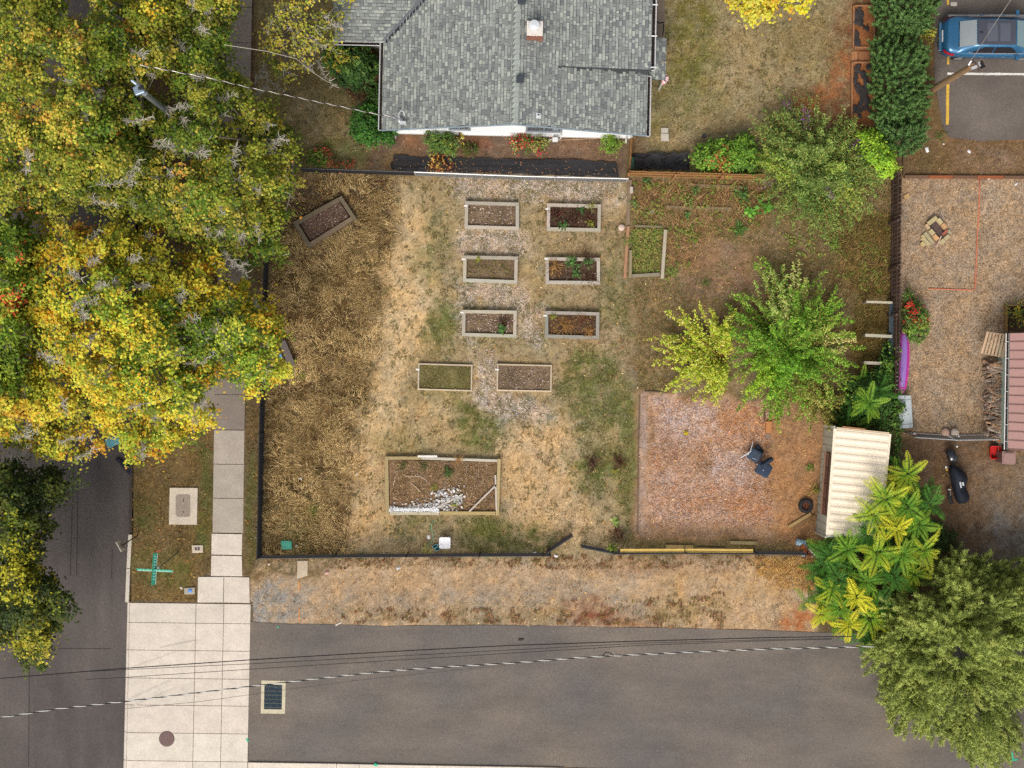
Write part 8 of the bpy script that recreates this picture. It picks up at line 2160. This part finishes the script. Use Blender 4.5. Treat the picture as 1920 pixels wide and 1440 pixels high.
# ------------------------------------------------------------------ grass, dead grass, chips, fallen leaves
def in_rects(px, py, polys):
    m = np.zeros(len(px), bool)
    for p in polys: m |= sdf_poly(px, py, p) > 0
    return m
BLOCK = [[(871, 376), (974, 379), (974, 432), (870, 430)], [(1024, 380), (1128, 382), (1127, 435), (1024, 433)], [(867, 478), (972, 480), (971, 532), (866, 529)], [(1022, 481), (1126, 482), (1126, 534), (1022, 533)], [(865, 580), (970, 581), (969, 634), (865, 631)], [(1021, 582), (1125, 584), (1124, 637), (1021, 634)],
         [(783, 680), (887, 683), (886, 735), (782, 732)], [(931, 681), (1036, 683), (1035, 736), (930, 734)], [(640, 366), (670, 409), (578, 467), (547, 417)], [(721, 854), (941, 859), (937, 966), (722, 965)], ROAD_W, LANE_N + LANE_S, LOT_P,
         [(417, -150), (475, -150), (473, 0), (460, 800), (459, 1000), (469, 1078), (470, 1500), (229, 1500), (236, 1130), (370, 1130), (370, 1080), (395, 1078), (401, 806), (404, 740), (416, 0)], [(317, 913), (373, 914), (371, 985), (316, 984)], [(1540, 797), (1672, 812), (1655, 1014), (1528, 999)],
         [(735, 292), (1158, 303), (1162, 333), (735, 321)], [(1184, 288), (1293, 287), (1292, 321), (1186, 318)], [(557, 1050), (578, 1050), (578, 1080), (556, 1086)], [(524, 1010), (551, 1010), (551, 1034), (524, 1034)], [(725, -200), (1247, -200), (1247, 142), (1216, 150), (1212, 252), (716, 244)], [(288, 720), (404, 720), (402, 804), (286, 802)]]
def scatter(polys, per_m2, dens=None):
    out = [[], []]
    for p in polys:
        xs = [q[0] for q in p]; ys = [q[1] for q in p]
        area = (max(xs) - min(xs)) * (max(ys) - min(ys)) / SC0 ** 2
        n = int(area * per_m2)
        a, b_ = rng.uniform(min(xs), max(xs), n), rng.uniform(min(ys), max(ys), n)
        k = sdf_poly(a, b_, p) + (fbm(a / 20, b_ / 20, 2, 9) - .5) * 20 > 0
        a, b_ = a[k], b_[k]
        if dens is not None:
            k = rng.uniform(size=len(a)) < dens(a, b_); a, b_ = a[k], b_[k]
        k = ~in_rects(a, b_, BLOCK); out[0].append(a[k]); out[1].append(b_[k])
    return np.concatenate(out[0]), np.concatenate(out[1])

def blades(name, px, py, ln, wd, lay, pals, mixf, bright=1.0, direction=None, kind='stuff', lift=.012, label=None, cat=None):
    """one thin triangle per blade, leaning over by lay (0 upright .. 1 flat), coloured partly by the ground it grows on"""
    n = len(px); gc, gz = ground_col(px, py)
    P = np.stack([(px - 960) / SC0, (720 - py) / SC0, np.maximum(gz, -.05)], 1)
    a = rng.uniform(0, 2 * math.pi, n) if direction is None else direction(px, py) + rng.normal(0, .7, n)
    ly = np.clip(rng.normal(lay, .16, n), .02, .985)
    L_ = ln * rng.uniform(.5, 1.35, n)
    h = np.stack([np.cos(a), np.sin(a), np.zeros(n)], 1); sdv = np.stack([-np.sin(a), np.cos(a), np.zeros(n)], 1)
    tip = P + h * (L_ * ly)[:, None] + np.array([[0, 0, 1]]) * (L_ * np.sqrt(1 - ly ** 2) + lift)[:, None]
    w = (wd * rng.uniform(.6, 1.4, n))[:, None]
    v = np.stack([P - sdv * w / 2, P + sdv * w / 2, tip], 1)
    c = pick(*pals, n)
    c = (gc * mixf + c * (1 - mixf)) * rng.uniform(.72, 1.36, (n, 1)) * bright
    me = mesh_from_arrays(name, v.reshape(-1, 3), 3, c, (0, 0, 0))
    o = link_mesh(name, me, M_BLADE, kind=kind)
    return o
# chips and fallen leaves as small flakes
def flakes(name, px, py, sz, pals, z=.02, mixf=.0, asp=.5, label=None):
    n = len(px); gc, gz = ground_col(px, py); s = rng.uniform(.5, 1.6, n)
    P = np.stack([(px - 960) / SC0, (720 - py) / SC0, np.maximum(gz, -.02) + z + rng.uniform(0, .02, n)], 1)
    c = pick(*pals, n) * rng.uniform(.7, 1.25, (n, 1)); c = gc * mixf + c * (1 - mixf)
    return link_mesh(name, leaf_mesh(name, P, unit(rdir(n) * .35 + np.array([[0, 0, 1]])), rdir(n), sz * s, sz * asp * s, c, (0, 0, 0)), M_BLADE, kind='stuff')
DRY = pal([(196, 168, 116), (168, 140, 92), (140, 116, 76), (210, 186, 140), (124, 108, 66)])
LAWN = pal([(150, 134, 78), (128, 122, 60), (170, 148, 98), (108, 112, 48), (186, 164, 116)])
gdens = lambda a, b_: np.clip(.35 + 1.1 * (fbm(a / 26, b_ / 26, 3, 61) - .35), .1, 1)
a, b_ = scatter([[(500, 322), (1180, 335), (1190, 1040), (490, 1040)], [(1180, 1005), (1510, 1020), (1510, 1040), (1180, 1036)]], 260, gdens)
k = (sdf_poly(a, b_, W_TALL) < 4) & (rng.uniform(size=len(a)) < np.where(sdf_poly(a, b_, W_PATH) > 0, .35, 1)); a, b_ = a[k], b_[k]
blades('dry_lawn', a, b_, .13, .020, .88, DRY, .62)
# green tufts where the ground is green
gc, _ = ground_col(a, b_); greenish = (gc[:, 1] / (gc[:, 0] + 1e-6)) > .80
ga_, gb_ = np.repeat(a[greenish], 2) + rng.normal(0, 1.5, 2 * greenish.sum()), np.repeat(b_[greenish], 2) + rng.normal(0, 1.5, 2 * greenish.sum())
blades('green_grass', ga_, gb_, .12, .022, .75, pal([(104, 118, 46), (126, 134, 58), (86, 102, 40), (146, 146, 76)]), .4)
# tall dead grass in the west strip of the lot
sw = lambda x, y: fbm(x / 70, y / 70, 2, 15) * 11.0
tdens = lambda x, y: np.clip(.10 + 3.0 * (.55 * fbm(x / 22, y / 22, 3, 83) + .45 * vnoise(x / 7, y / 7, 85) - .36), .06, 1) * np.where((x < 640) & (y < 440), .45, 1) * np.clip((sdf_poly(x, y, W_TALL) + 24) / 60, .0, 1) * np.clip(.35 + 2.2 * (fbm(x / 60, y / 60, 2, 133) - .28), .3, 1)
W_WIDE = [(492, 318), (770, 330), (766, 460), (736, 600), (716, 740), (694, 850), (676, 1044), (486, 1046)]
a, b_ = scatter([W_WIDE], 1500, tdens)
tone = fbm(a / 30, b_ / 30, 3, 19)
TALL = pal([(204, 176, 124), (186, 157, 106), (158, 131, 90), (218, 196, 148), (112, 92, 58), (146, 122, 78), (92, 76, 48), (116, 112, 58)], [3, 3, 2, 2, 1.5, 1.3, 1.2, .5])
o = blades('tall_dead_grass', a, b_, .32, .017, .78, TALL, .08, direction=sw, bright=1.28)
a, b_ = scatter([W_TALL], 260, lambda x, y: np.clip(2.2 * (fbm(x / 21, y / 21, 2, 29) - .42), 0, 1))
blades('brown_undergrowth', a, b_, .22, .03, .6, pal([(96, 76, 42), (76, 62, 36), (112, 96, 48)]), .2, direction=sw)
# lawns of the house
a, b_ = scatter([[(480, -20), (720, -20), (720, 250), (690, 316), (480, 316)], [(1222, -20), (1612, -20), (1600, 300), (1420, 330), (1215, 285)]], 300, gdens)
blades('lawn_grass', a, b_, .11, .022, .8, LAWN, .66)
# strip by the road, strips by the fences, bank
a, b_ = scatter([[(248, 800), (402, 800), (397, 1080), (370, 1082), (370, 1130), (241, 1130)], [(458, 700), (490, 700), (488, 1048), (458, 1085)], [(1694, 262), (1930, 266), (1930, 330), (1694, 330)], [(470, 1046), (1510, 1046), (1510, 1062), (470, 1068)]], 420, gdens)
blades('verge_grass', a, b_, .12, .022, .8, pal([(150, 126, 70), (118, 112, 52), (170, 144, 92), (128, 98, 56), (98, 100, 44)]), .5)
# weeds of the rough quarter
a, b_ = scatter([[(1182, 340), (1670, 340), (1670, 740), (1620, 740), (1330, 560), (1250, 735), (1195, 735)]], 520, gdens)
bare = sdf_poly(a, b_, [(1290, 440), (1420, 460), (1440, 560), (1300, 560), (1250, 500)]); k = rng.uniform(size=len(a)) < np.where(bare > 0, .35, 1)
blades('rough_weeds', a[k], b_[k], .24, .024, .75, pal([(166, 136, 88), (126, 124, 66), (190, 158, 108), (104, 112, 54), (146, 108, 72), (120, 136, 60)]), .35)
a, b_ = scatter([[(1182, 340), (1440, 340), (1420, 440), (1190, 440)], [(1440, 430), (1672, 430), (1672, 560), (1560, 520)], [(1250, 420), (1310, 440), (1280, 540), (1246, 530)]], 150, lambda x, y: np.clip(3 * (fbm(x / 16, y / 16, 2, 59) - .45), 0, 1))
flakes('low_weeds', a, b_, .13, pal([(110, 132, 58), (134, 146, 70), (90, 112, 46), (150, 140, 70)]), z=.12, asp=.5)
a, b_ = scatter([[(1186, 340), (1445, 342), (1430, 440), (1250, 430), (1190, 410)], [(1245, 440), (1330, 430), (1300, 520), (1250, 520)], [(1560, 430), (1670, 430), (1670, 560), (1580, 540)]], 120)
blades('straw_stalks', a, b_, .50, .016, .86, pal([(196, 156, 102), (176, 132, 84), (212, 178, 126), (140, 96, 66)]), .1)
a, b_ = scatter([[(1560, 400), (1672, 400), (1672, 560), (1610, 560), (1575, 480)], [(1600, 570), (1668, 572), (1664, 690), (1604, 690)]], 520)
blades('rank_grass', a, b_, .38, .024, .7, pal([(150, 136, 66), (120, 116, 54), (168, 140, 84), (96, 96, 46), (140, 104, 60)]), .3)
# verge by the lane
a, b_ = scatter([[(470, 1050), (1515, 1048), (1530, 1186), (1300, 1178), (470, 1168)]], 150, lambda x, y: np.clip(2.4 * (fbm(x / 24, y / 18, 3, 47) - .40), .02, 1))
blades('verge_weeds', a, b_, .14, .024, .8, pal([(176, 146, 96), (150, 116, 70), (128, 120, 62), (196, 170, 124), (140, 90, 58)]), .45)
a, b_ = scatter([[(500, 1042), (1510, 1040), (1510, 1068), (500, 1062)], [(1060, 1130), (1360, 1110), (1360, 1180), (1040, 1172)], [(640, 1140), (1040, 1140), (1040, 1170), (640, 1168)]], 330, lambda x, y: np.clip(3.2 * (fbm(x / 15, y / 11, 2, 67) - .46), 0, 1))
flakes('dead_weeds', a, b_, .10, pal([(126, 86, 60), (150, 104, 70), (100, 76, 52), (116, 108, 56)]), z=.06, asp=.4)
a, b_ = scatter([[(1184, 430), (1240, 430), (1235, 516), (1183, 516)]], 420)
flakes('low_weeds', a, b_, .11, pal([(116, 136, 62), (140, 146, 74), (96, 112, 52), (160, 142, 80)]), z=.08, asp=.4)
a, b_ = scatter([[(690, 340), (1180, 340), (1180, 1030), (660, 1030)], [(1225, 0), (1560, 0), (1560, 200), (1225, 260)], [(500, 120), (700, 240), (680, 300), (520, 240)]], 190, lambda x, y: np.clip(3.4 * (fbm(x / 11, y / 11, 2, 97) - .52), 0, 1))
flakes('low_weeds', a, b_, .09, pal([(104, 92, 58), (112, 110, 58), (92, 80, 52), (124, 124, 66)]), z=.03, asp=.45, mixf=.25)
a, b_ = scatter([[(1400, 1045), (1520, 1045), (1525, 1110), (1430, 1085)]], 420)
blades('straw_heap', a, b_, .28, .022, .85, pal([(206, 160, 84), (226, 184, 112), (180, 134, 66)]), .2)
a, b_ = scatter([PINK], 260)
flakes('wood_chips', a, b_, .075, pal([(214, 190, 172), (196, 148, 112), (170, 112, 76), (200, 176, 170), (136, 98, 76), (204, 140, 86)]), mixf=.4)
a, b_ = scatter(CHIPS, 230); flakes('pale_chips', a, b_, .07, pal([(230, 216, 202), (200, 176, 156), (176, 146, 120), (214, 200, 196), (140, 112, 86)]), mixf=.3)
a, b_ = scatter([[(1196, 738), (1540, 760), (1530, 1020), (1196, 1010)]], 60); flakes('chip_litter', a, b_, .06, pal([(200, 150, 100), (150, 108, 76), (220, 176, 120)]), mixf=.3)
a, b_ = scatter([[(500, 322), (740, 330), (700, 460), (500, 470)], [(250, 800), (402, 800), (370, 1130), (242, 1128)], [(460, 300), (500, 300), (492, 1040), (458, 1040)], [(480, 0), (720, 0), (700, 310), (480, 310)]], 15)
flakes('fallen_leaves', a, b_, .085, pal([(176, 136, 76), (140, 100, 66), (190, 156, 90), (116, 86, 62), (176, 116, 66)]), asp=.7, mixf=.3)
a, b_ = scatter([[(720, 250), (1172, 262), (1160, 302), (700, 292)], [(1692, 262), (1930, 266), (1930, 330), (1694, 330)], [(1560, 20), (1640, 0), (1640, 240), (1500, 220)], [(1224, 0), (1620, 0), (1600, 300), (1224, 300)]], 30)
flakes('fallen_leaves', a, b_, .06, pal([(176, 134, 92), (146, 104, 74), (200, 172, 130), (120, 92, 70)]), asp=.6, mixf=.3)
a, b_ = scatter([[(1190, 340), (1660, 345), (1540, 1020), (1190, 1010)], [(740, 330), (1180, 340), (1180, 1030), (660, 1030)], [(470, 1050), (1515, 1048), (1530, 1180), (470, 1166)]], 5)
flakes('fallen_leaves', a, b_, .07, pal([(220, 176, 96), (190, 128, 70), (230, 206, 150), (150, 96, 64)]), asp=.6)
a, b_ = scatter([[(735, 293), (1160, 304), (1160, 331), (735, 319)]], 0.01) if False else (rng.uniform(740, 1155, 240), None)
b_ = 293 + (a - 735) * .026 + rng.beta(1.6, 1.0, 240) * 27
a = a[:110]; b_ = b_[:110]; P = Gv(a, b_, np.full(110, .15)); s = rng.uniform(.5, 1.5, 110)
link_mesh('fallen_leaves', leaf_mesh('fallen_leaves', P, unit(rdir(110) * .3 + np.array([[0, 0, 1]])), rdir(110), .09 * s, .04 * s, pick(*pal([(160, 130, 100), (140, 108, 82), (170, 110, 74), (130, 106, 88)]), 110), (0, 0, 0)), M_BLADE, kind='stuff')
# stones on the yard and bank
a, b_ = scatter([[(1692, 336), (1935, 336), (1935, 816), (1715, 816), (1695, 640)]], 60)
flakes('gravel', a, b_, .045, pal([(206, 170, 130), (160, 124, 100), (190, 164, 150), (126, 98, 84), (214, 184, 140)]), mixf=.25, asp=.75)
a, b_ = scatter([[(1700, 824), (1930, 830), (1930, 1060), (1780, 1040), (1720, 960)], [(1830, 268), (1930, 268), (1930, 330), (1830, 330)]], 40)
flakes('gravel', a, b_, .05, pal([(190, 156, 110), (130, 110, 90), (156, 146, 136), (110, 84, 62)]), mixf=.35, asp=.7)
# leaves and grit on roads and slabs
a, b_ = rng.uniform(470, 1640, 1300), rng.uniform(1172, 1436, 1300); k = b_ < 1430; a, b_ = a[k], b_[k]
P = Gv(a, b_, np.full(len(a), .026)); s = rng.uniform(.4, 1.3, len(a))
link_mesh('road_grit', leaf_mesh('road_grit', P, unit(rdir(len(a)) * .1 + np.array([[0, 0, 1]])), rdir(len(a)), .035 * s, .026 * s, pick(*pal([(186, 172, 148), (66, 60, 58), (150, 134, 116), (76, 68, 66)]), len(a)), (0, 0, 0)), M_BLADE, kind='stuff')
